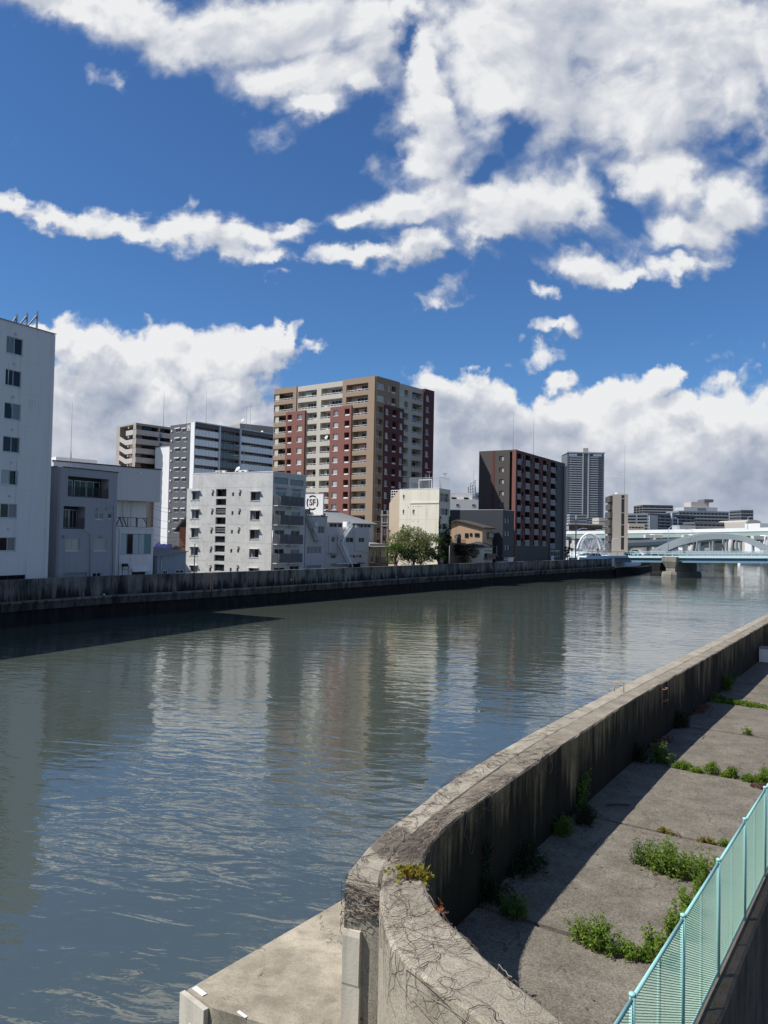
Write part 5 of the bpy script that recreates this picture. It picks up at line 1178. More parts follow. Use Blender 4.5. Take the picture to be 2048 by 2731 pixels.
# long grey roof behind
A_ = atY(862, 1361, 150); Rr = atY(1000, 1395, 152)
root = thing('warehouse', 'low building with a long ridged grey metal roof beneath the brown tower', 'warehouse', (-5, 152, 3))
e0 = atY(866, 1388, 143); e1 = atY(1000, 1396, 150); Fw2 = Face(e0, e1); Lw = Fw2.L; zr = 13.9; ze = 11.75
mb = MB(); panel(mb, Fw2, .3, Lw-.3, 3, ze-.1, [])
for s in (0, 1): u = .3 if s == 0 else Lw-.3; mb.quad(Fw2.P(u, 3, 0), Fw2.P(u, 3, -12), Fw2.P(u, ze, -12), Fw2.P(u, ze, 0))
mb.quad(Fw2.P(.3, 3, -12), Fw2.P(Lw-.3, 3, -12), Fw2.P(Lw-.3, ze, -12), Fw2.P(.3, ze, -12)); mb.build('wall', M['wall_grey'], root)
mb = MB(); h0, h1 = Lw*.05, Lw*.62; n_ = 40
def rp(u, w, up): return Fw2.P(u, up, w)
for k in range(n_):
    a, b = k/n_, (k+1)/n_
    lo0, lo1 = -.3+(Lw+.6)*a, -.3+(Lw+.6)*b; t0, t1 = h0+(h1-h0)*a, h0+(h1-h0)*b
    lift = .05*(k % 2)
    mb.hexa([rp(lo0, .4, ze-.15), rp(lo1, .4, ze-.15), rp(t1, -6, zr-.15), rp(t0, -6, zr-.15), rp(lo0, .4, ze+lift), rp(lo1, .4, ze+lift), rp(t1, -6, zr+lift), rp(t0, -6, zr+lift)])
mb.poly([rp(Lw+.3, .4, ze), rp(Lw+.3, -12.4, ze), rp(h1, -6, zr)]); mb.poly([rp(-.3, .4, ze), rp(h0, -6, zr), rp(-.3, -12.4, ze)]); mb.quad(rp(Lw+.3, -12.4, ze), rp(-.3, -12.4, ze), rp(h0, -6, zr), rp(h1, -6, zr))
mb.build('roof', M['roof_grey'], root); mb = MB(); mb.tube([rp(h0, -6, zr+.08), rp(h1, -6, zr+.08)], .14, 8); mb.build('ridge', M['roof_dark'], root)
for x in (1300, 1375, 1455, 1530, 1590): u, v = Fw2.px(*r4(x, 547)); window(root, Fw2, u-.9, u+.9, v-.45, v+.45, -.06, 2, M['alu'], M['glass'], add=False)
# ------------------------------------------------------------------ brown tower
Cn = Vector((-2.44, 169.3)); Le = Vector((-27.3, 187.6)); Re = Vector((11.37, 186.6)); ZT = 44.8; FH = 2.689
tw = thing('apartment_tower', 'tall brown, cream and brick red apartment tower with white railed balconies', 'apartment building', (-6, 186, 3))
FL, FR = Face(Le, Cn), Face(Cn, Re)
T = 1.6
core = inset([Le, Cn, Re, Le+Re-Cn], T+.02)
mb = MB(); mb.prism(core, 3, ZT-.8); mb.build('core', M['cream'], tw)
backp = [Le, Cn, Re, Le+Re-Cn]
for i in (2, 3):
    f = Face(backp[i], backp[(i+1) % 4]); mb = MB(); panel(mb, f, 0, f.L, 3, ZT, [], 0, T, True); mb.build('wall', M['cream'], tw)
mb = MB(); mb.poly([Vector((*p, ZT-.79)) for p in inset(backp, .3)]); mb.build('roof', M['asphalt_roof'], tw)
def fx(F_, xs, y): return [vx(F_, r3, x, y)[0] for x in xs]
def floor_top(k): return ZT-1.32-k*FH          # top of the opening on storey k, counted from the roof
NF = 15
glw = ['glass', 'glass_mid', 'curtain_grey', 'curtain']
plain('cloth_blue', (.18, .25, .38), .9); plain('cloth_rose', (.42, .24, .22), .9)
def balc(F_, u0, u1, k, w, mat, back=True, openb=False):
    """rail on the parapet and the glazing at the back of the recess"""
    vt = floor_top(k); vb = vt-1.69
    mb = MB(); F_.bx(mb, u0+.02, u1-.02, vb+.34, vb+.42, w-.22, w-.12); F_.bx(mb, u0+.02, u1-.02, vb+.02, vb+.06, w-.22, w-.12)
    n_ = max(2, int((u1-u0)/.9))
    for j in range(n_+1): x = u0+.03+(u1-u0-.12)*j/n_; F_.bx(mb, x, x+.06, vb, vb+.34, w-.21, w-.13)
    mb.build('railing', M['white_paint'], tw)
    q = br_.random()
    if q < .45:
        a = u0+.15+br_.random()*max(.1, (u1-u0)-1.3); mb = MB(); F_.bx(mb, a, a+.8, vb-.55, vb+.05+.25*(q < .2), w-T*.55, w-T*.55+.32); mb.build('air_conditioner', M['white_paint'], tw)
    elif q < .68 and u1-u0 > 2:
        a = u0+(u1-u0)*br_.uniform(.1, .5); z = vt-.35; mb = MB()
        for _ in range(br_.randint(2, 4)): b = a+br_.uniform(.3, .6); F_.bx(mb, a, b-.06, z-br_.uniform(.6, 1.0), z, w-.62, w-.59); a = b
        mb.build('laundry', M[br_.choice(['curtain', 'curtain_grey', 'cloth_blue', 'cloth_rose'])], tw)
    if back and u1-u0 > 1.6:
        a, b = (u0+(u1-u0)*.3, u1-(u1-u0)*.08); window(tw, F_, a, b, vb-.9, vt-.2, 0, 2 if b-a < 3 else 4, M['alu'], M[br_.choice(['glass', 'glass', 'glass_mid'])], w=-T+.04, add=False, name='balcony_window')
def section(F_, name, mat, u0, u1, v0, v1, w, ops, k_list):
    """ops: list of (u0,u1,kind) repeated on each storey in k_list"""
    holes = []; jobs = []
    for k in k_list:
        vt = floor_top(k); vb = vt-1.69
        if vb < v0: continue
        for (a, b, kind) in ops:
            if kind == 'b': holes.append((a, b, vb, vt, T+w)); jobs.append(('b', a, b, k))
            elif kind == 's': holes.append((a, b, vb+.05, vt-.05, T+w)); jobs.append(('s', a, b, k))
            else: holes.append((a, b, vb+.25, vt-.12, .3)); jobs.append(('w', a, b, k))
    mb = MB(); panel(mb, F_, u0, u1, v0, v1, holes, w, T+w, True); mb.build(name, mat, tw)
    for kind, a, b, k in jobs:
        vt = floor_top(k); vb = vt-1.69
        if kind == 'b': balc(F_, a, b, k, w, mat)
        elif kind == 's':
            mb = MB(); F_.bx(mb, a+.1, b-.1, vb+.1, vb+.4, w-.3, w-.1); mb.build('air_conditioner', M['white_paint'], tw)
        else: window(tw, F_, a, b, vb+.25, vt-.12, .2, 2, M['white_paint'], M[br_.choice(['curtain', 'curtain', 'curtain_grey', 'curtain_warm'])], w=w, add=False, sill=.05, frame=.08)
zl = ZT; L = FL.L
xa = fx(FL, (272, 432, 648, 828), 640); 
xt = fx(FL, (358, 750), 300); b1, = fx(FL, (165,), 640); w1 = fx(FL, (285, 322, 368, 410), 640); c1_ = fx(FL, (432, 522, 553, 642), 640); w2 = fx(FL, (675, 717, 770, 812), 640); e1_ = fx(FL, (835, 956), 640)
t1 = fx(FL, (170, 330, 368, 526, 564, 744, 782, 968), 290)
vr_l = vr_r = floor_top(1)-2.01
top2, rest = [0, 1], list(range(2, NF))
# top two storeys
section(FL, 'brown_wall', M['brown'], 0, xt[0], vr_l, ZT, .25, [(t1[0], t1[1], 'b')], top2)
section(FL, 'cream_wall', M['cream'], xt[0], xt[1], min(vr_l, vr_r), ZT-.12, 0, [(t1[2], t1[3], 'b'), (t1[4], t1[5], 'b')], top2)
section(FL, 'brown_wall', M['brown'], xt[1], L, vr_r, ZT, .25, [(t1[6], t1[7], 'b')], top2)
# lower storeys
section(FL, 'brown_wall', M['brown'], 0, xa[0], 3, vr_l-.002, .25, [(b1, xa[0]-.15, 'b')], rest)
section(FL, 'red_wall', M['redbrown'], xa[0], xa[1], 3, vr_l-.02, .5, [(w1[0], w1[1], 's'), (w1[2], w1[3], 'w')], rest)
section(FL, 'cream_wall', M['cream'], xa[1], xa[2], 3, min(vr_l, vr_r)-.01, .002, [(c1_[0]+.1, c1_[1], 'b'), (c1_[2], c1_[3]-.1, 'b')], rest)
section(FL, 'red_wall', M['redbrown'], xa[2], xa[3], 3, vr_r-.02, .5, [(w2[0], w2[1], 'w'), (w2[2], w2[3], 's')], rest)
section(FL, 'brown_wall', M['brown'], xa[3], L, 3, vr_r-.002, .25, [(e1_[0], e1_[1], 'b')], rest)
# river side; its red panels get a darker red that paints in the shade
y_ = 640; k1 = fx(FR, (1021, 1078, 1085, 1093, 1118, 1153, 1187, 1215, 1240, 1250, 1254, 1303, 1336, 1420, 1427, 1440, 1466), y_)
kt = fx(FR, (1030, 1092, 1124, 1141, 1155, 1193, 1221, 1232, 1272, 1275, 1305, 1338, 1426), 300)
vq = vr_l
section(FR, 'brown_wall', M['brown'], 0, kt[6], vq, ZT, .25, [(kt[0], kt[1], 'w'), (kt[2], kt[3], 'w'), (kt[4], kt[5], 's')], top2)
section(FR, 'cream_wall', M['cream'], kt[6], k1[14], vq, ZT-.12, 0, [(kt[7], kt[8], 'w'), (kt[9], kt[10], 'b'), (kt[11], kt[12], 'b')], top2)
section(FR, 'brown_wall', M['brown'], 0, k1[2], 3, vq-.002, .25, [(k1[0], k1[1], 'b')], rest)
section(FR, 'red_wall', M['maroon'], k1[2], k1[9], 3, vq-.02, .5, [(k1[3], k1[4], 'w'), (k1[5], k1[6], 's'), (k1[7], k1[8], 'w')], rest)
section(FR, 'cream_wall', M['cream'], k1[9], k1[14], 3, vq-.01, .002, [(k1[10]+.1, k1[11], 'b'), (k1[12], k1[13], 'b')], rest)
section(FR, 'red_wall', M['maroon'], k1[14], FR.L, 3, ZT+.1, .4, [(k1[15], k1[16], 'w')], list(range(NF)))
u, _ = vx(FL, r3, 880, 120); rod(tw, FL.P(u, ZT-.8, -4), 8, .08)
u, v = vx(FL, r3, 610, 690); dish(tw, FL.P(u, v, .2), .9, (-.6, -.8, .4))

# ------------------------------------------------------------------ cream building with roof fence and ivy
Cn = Vector((10.7, 150)); Le = Vector((3.1, 156)); Re = Vector((13.3, 154.9)); L2 = Vector((1.05, 157.6))
B = Bldg('apartment_house', 'cream concrete house with three slit windows, roof fence and ivy on its shaded side', 'house', [Le, Cn, Re, Le+Re-Cn], 3, 18.9, M['cream_wall'], parapet=.2)
FL, FR = B.f[0], B.f[1]; root = B.root
for q in ((460, 290, 482, 340), (457, 485, 478, 537), (453, 675, 475, 720), (585, 483, 614, 542)):
    u0, u1, v0, v1 = FL.rect(r5, *q); window(root, FL, u0, u1, v0, v1, .18, 1, M['white_paint'], M['glass'] if q[0] < 500 else M['curtain_grey'], sill=.08, frame=.05)
u0, u1, v0, v1 = FL.rect(r5, 555, 384, 928, 403); slab(root, FL, u0, FL.L, v0, v1, .003, .12, 'cream_wall', 'ledge')
for x, y in ((532, 455), (597, 441), (630, 441), (665, 441), (698, 441), (593, 634), (660, 634)): hood(root, FL, *vx(FL, r5, x, y), .06, 'grey_metal', 'vent')
for x in (527, 657, 788): u, _ = vx(FL, r5, x, 500); slab(root, FL, u-.015, u+.015, 3, 18.8, .001, .005, 'grey_panel', 'wall_joint')
for y in (612,): _, v = vx(FL, r5, 700, y); slab(root, FL, 0, FL.L, v-.015, v+.015, .0012, .0055, 'grey_panel', 'wall_joint')
for i, q in enumerate(((945, 275, 1057, 385), (940, 470, 1055, 556), (960, 665, 1030, 740))):
    u0, u1, v0, v1 = FR.rect(r5, *q); window(root, FR, max(.2, u0), min(u1, FR.L-.2), v0, v1, .3, 3, M['alu'], [M['curtain_grey'], M['glass'], M['glass']] if i else [M['glass'], M['glass_mid'], M['glass']])
    if i == 0: mb = MB(); railing(mb, FR, max(.2, u0), min(u1, FR.L-.2), v0, v0+1.0, .06, 1.2, .04); mb.build('railing', M['alu'], root)
slab(root, FL, -.03, FL.L+.03, 18.9, 19.0, -.3, .05, 'white_paint', 'coping'); slab(root, FR, .0, FR.L+.03, 18.9, 19.0, -.3, .05, 'white_paint', 'coping')
B.finish()
# chamfered beige wing and white louvre frame
f2 = Face(L2, Le); _, zc = f2.px(*r5(297, 402)); mb = MB(); w_ = f2.L
def tr(wd): return [f2.P(0, 3, wd), f2.P(w_, 3, wd), f2.P(w_, 18.8, wd), f2.P(w_*.93, 18.8, wd), f2.P(0, zc, wd)]
mb.loft([tr(0), tr(-6)]); mb.build('beige_wing', M['beige'], root)
mb = MB(); u0, _ = f2.px(*r5(292, 300)); u1 = w_*.93
for k in range(6): v = 18.8-(18.8-zc)*k/5; mb.bar(f2.P(u0, v, -.4), f2.P(u0+(u1-u0)*max(.05, (1-k/5)), v, -.4), .12)
for k in range(4): uu = u0+(u1-u0)*k/4; mb.bar(f2.P(uu, 18.8, -.4), f2.P(uu, 18.8-(18.8-zc)*(1-k/4), -.4), .12)
mb.build('louvre_frame', M['white_paint'], root)
# roof fence
fa = FL.P(vx(FL, r5, 537, 205)[0], 0, -.3); fb = FL.P(FL.L-.1, 0, -.15); Fr = Face(fa, fb); mb = MB(); railing(mb, Fr, 0, Fr.L, 18.95, 21.2, 0, .26, .04)
f3 = Face(fb, FR.P(FR.L-.15, 0, -.15)); railing(mb, f3, 0, f3.L, 18.95, 21.2, 0, .26, .04); mb.build('roof_fence', M['alu'], root)
mb = MB(); u0, _ = Fr.px(*r5(650, 170)); u1, _ = Fr.px(*r5(820, 170))
Fr.bx(mb, u0, u1, 20.7, 20.85, -.6, -.4); Fr.bx(mb, u0, u0+.12, 18.8, 20.7, -.6, -.4); Fr.bx(mb, u1-.12, u1, 18.8, 20.7, -.6, -.4); mb.build('roof_frame', M['white_paint'], root)
for x, h in ((745, 3.6), (1022, 3.4)):
    p = (FL.P(vx(FL, r5, x, 205)[0], 18.8, -1.5) if x < 900 else FR.P(FR.L-.5, 18.8, -1)); mb = MB(); mb.tube([p, p+ZZ*h], .05, 6); mb.bar(p+ZZ*h-Vector((.5, .1, 0)), p+ZZ*h+Vector((.35, .1, 0)), .22, .14); mb.build('roof_lamp', M['alu'], root)
# ivy on the shaded side
iv = thing('ivy', 'dark ivy climbing the shaded side of the cream house', 'creeper', tuple(FR.P(1, 3, .1))); lm = MB(); sm = MB()
for _ in range(2300):
    u = br_.uniform(.0, FR.L+.1); vmax = 12.2-2.6*abs(math.sin(u*1.9+.4))-(1.2 if 1 < u < 2 else 0)
    v = 3+(vmax-3)*br_.random()**.85
    if .9 < u < 2.6 and 4.2 < v < 5.8: continue
    leaf(lm, FR.P(u, v, br_.uniform(.05, .55)), .34, br_, -.2, .9)
for _ in range(240):
    v = br_.uniform(11, 13.6); leaf(lm, FR.P(br_.choice((.15, FR.L-.3))+br_.gauss(0, .18), v, .2), .26, br_, -.2, .9)
for u in (.3, 2.2, 4.0): sm.tube([FR.P(u+.2*math.sin(k), 3+k*1.3, .06) for k in range(8)], .05, 5)
sm.build('stem', M['stem_dark'], iv, kind='stuff'); lm.build('leaves', M['leaf_dark'], iv)

# ------------------------------------------------------------------ trees and shrubs behind the flood wall
def tree(label, px, py_top, py_base, Y, wpx, mats, clumps, seed, kind='tree', name='tree', leafs=.34, dens=150):
    g = random.Random(seed); base = Vector((atY(px, py_base, Y).x, Y, 3)); topz = atY(px, py_top, Y).z; hgt = topz-3; wd = wpx/F*Y
    root = thing(name, label, kind, tuple(base)); tk = MB(); lv = {m: MB() for m in mats}
    trunk = [base, base+Vector((.1, 0, hgt*.22)), base+Vector((.05, .1, hgt*.4))]; tk.tube(trunk, [.28*hgt/8, .22*hgt/8, .17*hgt/8], 7)
    lb = MB()
    for k in range(clumps):
        a = 2*math.pi*k/clumps+g.uniform(-.3, .3); rr = wd*.5*g.uniform(.35, .92); z = hgt*g.uniform(.36, .93)
        rr *= math.sqrt(max(.1, 1-((z/hgt-.6)/.5)**2))
        c = base+Vector((math.cos(a)*rr, math.sin(a)*rr*.7, z)); s0 = trunk[g.choice((1, 2))]
        mid = s0.lerp(c, .5)+Vector((0, 0, hgt*.06)); lb.tube([s0, mid, c], [.11*hgt/8, .07*hgt/8, .02], 5, False)
        for _ in range(3): e = c+Vector((g.gauss(0, .7), g.gauss(0, .6), g.gauss(.2, .5))); lb.tube([mid.lerp(c, .7), e], [.03, .01], 4, False)
        s = wd*.16*g.uniform(.7, 1.25); m = mats[k % len(mats)]
        leafblob(lv[m], c, s*1.15, s, s*.78, int(dens*g.uniform(.7, 1.2)), leafs, g)
    tk.build('trunk', M['bark'], root); lb.build('limbs', M['bark'], root)
    for m in mats: lv[m].build('crown', M[m], root)
    return root
tree('olive grey tree in thin leaf in front of the cream house', 1102, 1405, 1508, 141, 118, ['leaf_olive', 'leaf_olive', 'leaf_olive'], 34, 4, leafs=.36, dens=230)
tree('bright green low tree at the left foot of the olive tree', 1055, 1438, 1508, 137, 62, ['leaf_green'], 16, 9, leafs=.28, dens=120)
tree('dark green tree between the olive tree and the ivy', 1168, 1430, 1506, 144, 46, ['leaf_dark', 'leaf_green'], 14, 13, leafs=.28)
tree('dark bush filling the gap below the olive tree', 1120, 1468, 1510, 138, 92, ['leaf_dark', 'leaf_dark'], 14, 17, 'bush', 'bush', .26, 120)
tree('wide dark shrub before the pale hip roofed house', 1238, 1450, 1505, 152, 66, ['leaf_dark', 'leaf_dark'], 18, 23, 'bush', 'bush', .28)
tree('dark shrub at the river corner of the maroon tower', 1512, 1455, 1497, 203, 22, ['leaf_dark'], 9, 29, 'bush', 'bush', .3, 90)
tree('small thin tree behind the shed roof', 474, 1445, 1475, 112, 30, ['leaf_olive'], 10, 31, leafs=.25, dens=60)
tree('small bare purple tree beside the terrace house', 1033, 1405, 1440, 152, 24, ['leaf_pink'], 8, 37, leafs=.22, dens=50)

# ------------------------------------------------------------------ low houses between the tree and the maroon tower
# terrace house left of the tree
A_ = atY(986, 1440, 141); Rr = atY(1032, 1440, 147)
B = Bldg('terrace_house', 'low house with a flat grey roof and dark terrace left of the olive tree', 'house', rectpts(A_, Rr, 8), 3, 8.0, M['beige'], parapet=0)
F0 = B.f[0]; root = B.root; _, ve = vx(F0, r5, 100, 950)
mb = MB(); L = F0.L; mb.hexa([F0.P(-.5, 7.3, .8), F0.P(L+.4, 7.3, .8), F0.P(L+.4, 8.9, -7), F0.P(-.5, 8.9, -7), F0.P(-.5, 7.45, .8), F0.P(L+.4, 7.45, .8), F0.P(L+.4, 9.05, -7), F0.P(-.5, 9.05, -7)]); mb.build('roof', M['roof_grey'], root)
window(root, F0, .4, 1.6, 4.6, 6.6, .1, 2, M['alu'], M['glass']); window(root, F0, 2.2, 4.4, 4.4, 6.7, .1, 3, M['dark_metal'], M['glass'])
slab(root, F0, -.2, L+.3, 4.2, 4.35, .1, 1.8, 'brown_dark', 'terrace'); mb = MB(); railing(mb, F0, -.2, L+.3, 4.35, 5.5, 1.75, .25, .05); mb.build('railing', M['brown_dark'], root)
for u in (0, L*.5, L): slab(root, F0, u, u+.12, 3, 4.2, 1.6, 1.72, 'brown_dark', 'post')
mb = MB()
for w in (0, .6): mb.bar(F0.P(L*.75+w, 5.0, 1.9), F0.P(L+.9+w, 3.0, 2.4), .07)
for k in range(7): mb.bar(F0.P(L*.75+(L*.25+.9)*k/7, 5-2*k/7, 1.9+.5*k/7), F0.P(L*.75+.6+(L*.25+.9)*k/7, 5-2*k/7, 1.9+.5*k/7), .06)
mb.build('ladder', M['alu'], root); B.finish()
# concrete post frame behind it
p = atY(1024, 1400, 158); rt = thing('balcony_frame', 'pale concrete post and beam frame beside the foot of the brown tower', 'frame', (p.x, 158, 3)); mb = MB()
for x in (1018, 1033):
    q = atY(x, 1400, 158); mb.bar((q.x, 158, 3), (q.x, 158, 14.7), .35)
for y, x0, x1 in ((1374, 1014, 1040), (1394, 1016, 1036), (1402, 1016, 1036)): a, b = atY(x0, y, 158), atY(x1, y, 158); mb.bar(a, b, .5, .28)
mb.build('frame', M['cream'], rt)
# peach gabled house
A_ = atY(1199, 1450, 163); Rr = atY(1286, 1450, 160.5); Bk = atY(1313, 1450, 167)
zl_, za, zr_ = 12.9, 13.4, 11.0
root = thing('gabled_house', 'peach coloured house with a shallow brown gable roof before the dark annex', 'house', (A_.x+3, 163, 3))
Fg2 = Face(A_, Rr); Lg = Fg2.L; ux, zx = vx(Fg2, r5, 1160, 632); u_, z0_ = vx(Fg2, r5, 1080, 668); _, zr_ = vx(Fg2, r5, 1488, 722)
dd = (Vector((Bk.x, Bk.y, 0))-Vector((Rr.x, Rr.y, 0)))
def gp_(u, v, k): p = Fg2.P(u, v, 0)+dd*k; return p
pr = [(0, 3), (Lg, 3), (Lg, zr_), (ux, zx), (0, z0_)]
mb = MB(); mb.loft([[gp_(u, v, 0) for u, v in pr], [gp_(u, v, 1) for u, v in pr]]); mb.build('wall', M['peach'], root)
mb = MB(); s1 = (zr_-zx)/(Lg-ux); s0 = (zx-z0_)/(ux)
for (ua, va, ub, vb) in ((ux, zx, Lg+.5, zr_+s1*.5), (-.5, z0_-s0*.5, ux, zx)):
    mb.hexa([gp_(ua, va+.02, -.06), gp_(ub, vb+.02, -.06), gp_(ub, vb+.02, 1.08), gp_(ua, va+.02, 1.08), gp_(ua, va+.28, -.06), gp_(ub, vb+.28, -.06), gp_(ub, vb+.28, 1.08), gp_(ua, va+.28, 1.08)])
mb.build('roof', M['roof_brown'], root)
for q in ((1268, 790, 1312, 848), (1332, 788, 1362, 832), (1396, 790, 1456, 838)): u0, u1, v0, v1 = Fg2.rect(r5, *q); window(root, Fg2, u0, u1, v0, v1, -.06, 2, M['dark_metal'], M['glass'], add=False)
Fh = Face(Rr, Bk); u0, u1, v0, v1 = Fh.rect(r5, 1553, 778, 1612, 862); slab(root, Fh, u0, u1, v0, v1, .003, .5, 'brown_dark', 'bay_window'); window(root.children[-1], Fh, u0+.3, u1-.1, v0+.4, v1-.3, -.01, 2, M['alu'], M['curtain'], w=.5, add=False)
# small hip roofed house
A_ = atY(1232, 1470, 159); Rr = atY(1288, 1470, 157); Bk = atY(1313, 1470, 162.5)
root = thing('hip_roof_house', 'small pale house with a dark hip roof and dark balcony behind the flood wall', 'house', (A_.x+2, 159, 3))
f0, f1 = Face(A_, Rr), Face(Rr, Bk); fp_ = [A_, Rr, Bk, A_+Bk-Rr]; zz = f0.px(*r5(1400, 962))[1]
mb = MB(); mb.prism([Vector((p.x, p.y)) for p in fp_], 3, zz); mb.build('wall', M['cream_wall'], root)
ctr = sum((Vector((p.x, p.y, 0)) for p in fp_), Vector())/4; ap = Vector((*atY(1255, 1444, 159).xy, f0.px(*r5(1335, 888))[1])); mb = MB(); ev = []
for p in fp_: q = Vector((p.x, p.y, 0)); q = ctr+(q-ctr)*1.14; ev.append(Vector((q.x, q.y, zz)))
ap2 = Vector((ctr.x+.5, ctr.y+.5, ap.z))
for i in range(4): mb.poly([ev[i], ev[(i+1) % 4], ap2])
mb.poly(ev[::-1]); mb.build('roof', M['roof_dark'], root)
mb = MB(); mb.prism([Vector((e.x, e.y)) for e in ev], zz-.18, zz-.01); mb.build('eave', M['roof_dark'], root)
u0, u1, v0, v1 = f1.rect(r5, 1490, 1010, 1605, 1120); slab(root, f1, .2, f1.L-.2, v0-.1, v0+.05, .003, .9, 'brown_dark', 'balcony'); mb = MB(); railing(mb, f1, .2, f1.L-.2, v0+.06, v0+1.0, .85, .12, .05); mb.build('railing', M['brown_dark'], root.children[-1]); window(root, f1, .7, f1.L-.6, v0+.1, v0+1.9, -.06, 3, M['alu'], M['glass'], add=False)
u0, u1, v0, v1 = f0.rect(r5, 1395, 1005, 1455, 1065); window(root, f0, u0, u1, v0, v1, -.06, 2, M['dark_metal'], M['curtain_grey'], add=False)
# low flat roof with tanks between the ivy and the gabled house
A_ = atY(1200, 1445, 152.8); Rr = atY(1242, 1445, 155.5); root = thing('low_house', 'dark flat roofed house with two round vents and a dish beside the ivy', 'house', (A_.x+1.5, 155, 3))
mb = MB(); f0 = Face(A_, Rr); mb.prism(rectpts(A_, Rr, 5), 3, 8.3); mb.build('wall', M['brown_dark'], root); mb = MB(); railing(mb, f0, 0, f0.L, 8.3, 9.0, -.1, .3, .06); mb.build('railing', M['dark_metal'], root)
for x in (1105, 1245): u, _ = vx(f0, r5, x, 850); p = f0.P(u, 8.3, -1.2); mb = MB(); mb.lathe(p, [(.42, 0), (.42, 1.5), (.3, 1.75), (.05, 1.85)], 12); mb.build('roof_vent', M['charcoal_brown'], root, True)
u, _ = vx(f0, r5, 1178, 850); dish(root, f0.P(u, 8.6, -.5), 1.0)

col('balc_grey', (.25, .26, .26), streak=.3)
# ------------------------------------------------------------------ dark annex and maroon tower
Cn = Vector((*atY(1342, 1360, 167).xy,)); zt = atY(1342, 1360, 167).z; Le = atZ(1250, 1361, zt); Re = Cn+Vector((.53, .85))*6.2
dl = Vector((-.83, .56)); Le = Cn+dl*16
B = Bldg('annex', 'dark slate three storey annex stepping down from the maroon tower', 'building', [Le, Cn, Re, Re+dl*16], 3, zt, M['slate'], parapet=.3)
FL, FR = B.f[0], B.f[1]; root = B.root
for y0 in (765, 893, 1033):
    for x in (258, 286): u0, u1, v0, v1 = FR.rect(r6, x-9, y0, x+9, y0+46); window(root, FR, u0, u1, v0, v1, .15, 2, M['alu'], M['curtain'])
slab(root, FL, 0, FL.L, zt, zt+.1, -.3, .05, 'alu', 'coping'); slab(root, FR, 0, FR.L, zt, zt+.1, -.3, .05, 'alu', 'coping')
pipe(root, FL, [vx(FL, r6, 170, 1040), vx(FL, r6, 172, 1135), vx(FL, r6, 190, 1150)], .06); B.finish()
for i, (x, y, s) in enumerate(((218, 1150, 1.0), (282, 1155, 1.0))):
    p = atY(*r6(x, y), 166+i*2.5); rt = thing('parked_van' if 0 else 'utility_cabinet', ('white cabinet beside the annex foot' if i else 'low dark lidded cabinet before the annex'), 'cabinet', (p.x, p.y, 3)); mb = MB(); mb.box(Vector((p.x, p.y, 3)), 3.0 if not i else 2.6, 1.4, 2.2 if i else 1.6, .95); mb.build('body', M['white_paint' if i else 'grey_panel'], rt); mb = MB(); mb.box(Vector((p.x, p.y, 5.2 if i else 4.6)), 3.1, 1.6, .12, .95); mb.build('lid', M['dark_metal' if not i else 'alu'], rt)
Cn = Vector((*atY(1375, 1199, 183).xy,)); ZT2 = atY(1375, 1199, 183).z; du = Vector((.52, .854)); Re = Cn+du*37; dl = Vector((-.835, .55)); Le = Cn+dl*9.6
B = Bldg('apartment_tower', 'dark maroon and charcoal apartment tower with small pale balconies beside the river', 'apartment building', [Le, Cn, Re, Re+dl*9.6], 3, ZT2, M['charcoal_brown'], parapet=.5)
FL, FR = B.f[0], B.f[1]; root = B.root
for y0 in (137, 253, 370, 487, 604): u0, u1, v0, v1 = FL.rect(r6, 193, y0, 240, y0+48); window(root, FL, u0, u1, v0, v1, .15, 2, M['dark_metal'], [M['glass_mid'], M['curtain'] if y0 < 500 else M['glass']])
u0, u1, v0, v1 = FL.rect(r6, 120, 90, 146, 700); slab(root, FL, u0, u1, 3, ZT2-.02, .002, .05, 'maroon', 'red_stripe')
u0, u1, v0, v1 = FL.rect(r6, 296, 80, 326, 700); FL.op.append((u0, u1, 3.1, ZT2-.4, 1.2)); slab(root, FL, u0-.1, u1+.1, 3, ZT2-.3, -1.5, -1.25, 'charcoal', 'recess_wall')
slab(root, FL, u1, FL.L+.25, 3, ZT2+.02, .003, .25, 'redbrown', 'red_pilaster')
um0, _ = vx(FR, r6, 700, 500)
holes = []; FH2 = 2.84
cols = [(370, 408, 417, 436), (453, 498, 500, 514), (545, 588, 592, 604), (628, 664, 669, 677), (708, 755, 757, 768)]
rowc = [(112, 172, 215), (132, 188, 236), (158, 212, 258), (182, 234, 276), (200, 256, 300)]
for ci, (x0, x1, s0, s1) in enumerate(cols):
    yt, yb, ye = rowc[ci]; per = (117, 114, 111, 109, 109)[ci]
    for k in range(8):
        y = yt+per*k; ybk = yb+per*k; sh = -1.2*k
        u0, u1, v0, v1 = FR.rect(r6, x0+sh, y, x1+sh, ybk+ye-yb); holes.append((u0, u1, v0, v1, 1.3))
        _, _, bv0, bv1 = FR.rect(r6, x0+sh, ybk, x1+sh, ye+per*k)
        o = slab(root, FR, u0+.1 if ci < 4 else u0-.1, u1-.05, bv0, bv1, .13, .22, 'balc_grey', 'balcony'); slab(o, FR, u0+.1, u1-.05, bv1+.003, bv1+.07, .10, .26, 'alu', 'handrail'); slab(o, FR, u0, u1, bv0-.12, bv0-.003, -.9, .25, 'grey_panel', 'balcony_floor')
        window(root, FR, u0+.15, u1-.15, bv0+.1, v1-.25, 0, 2, M['dark_metal'], gl(), w=-1.2, add=False, name='balcony_window')
        if ci < 4 or k < 7:
            a, b, c, e = FR.rect(r6, s0+sh, y+32, s1+sh, y+78); holes.append((a, b, c, e, .35)); window(root, FR, a, b, c, e, .25, 1, M['dark_metal'], M['glass' if (k+ci) % 2 else 'curtain'], w=.12, add=False, frame=.05)
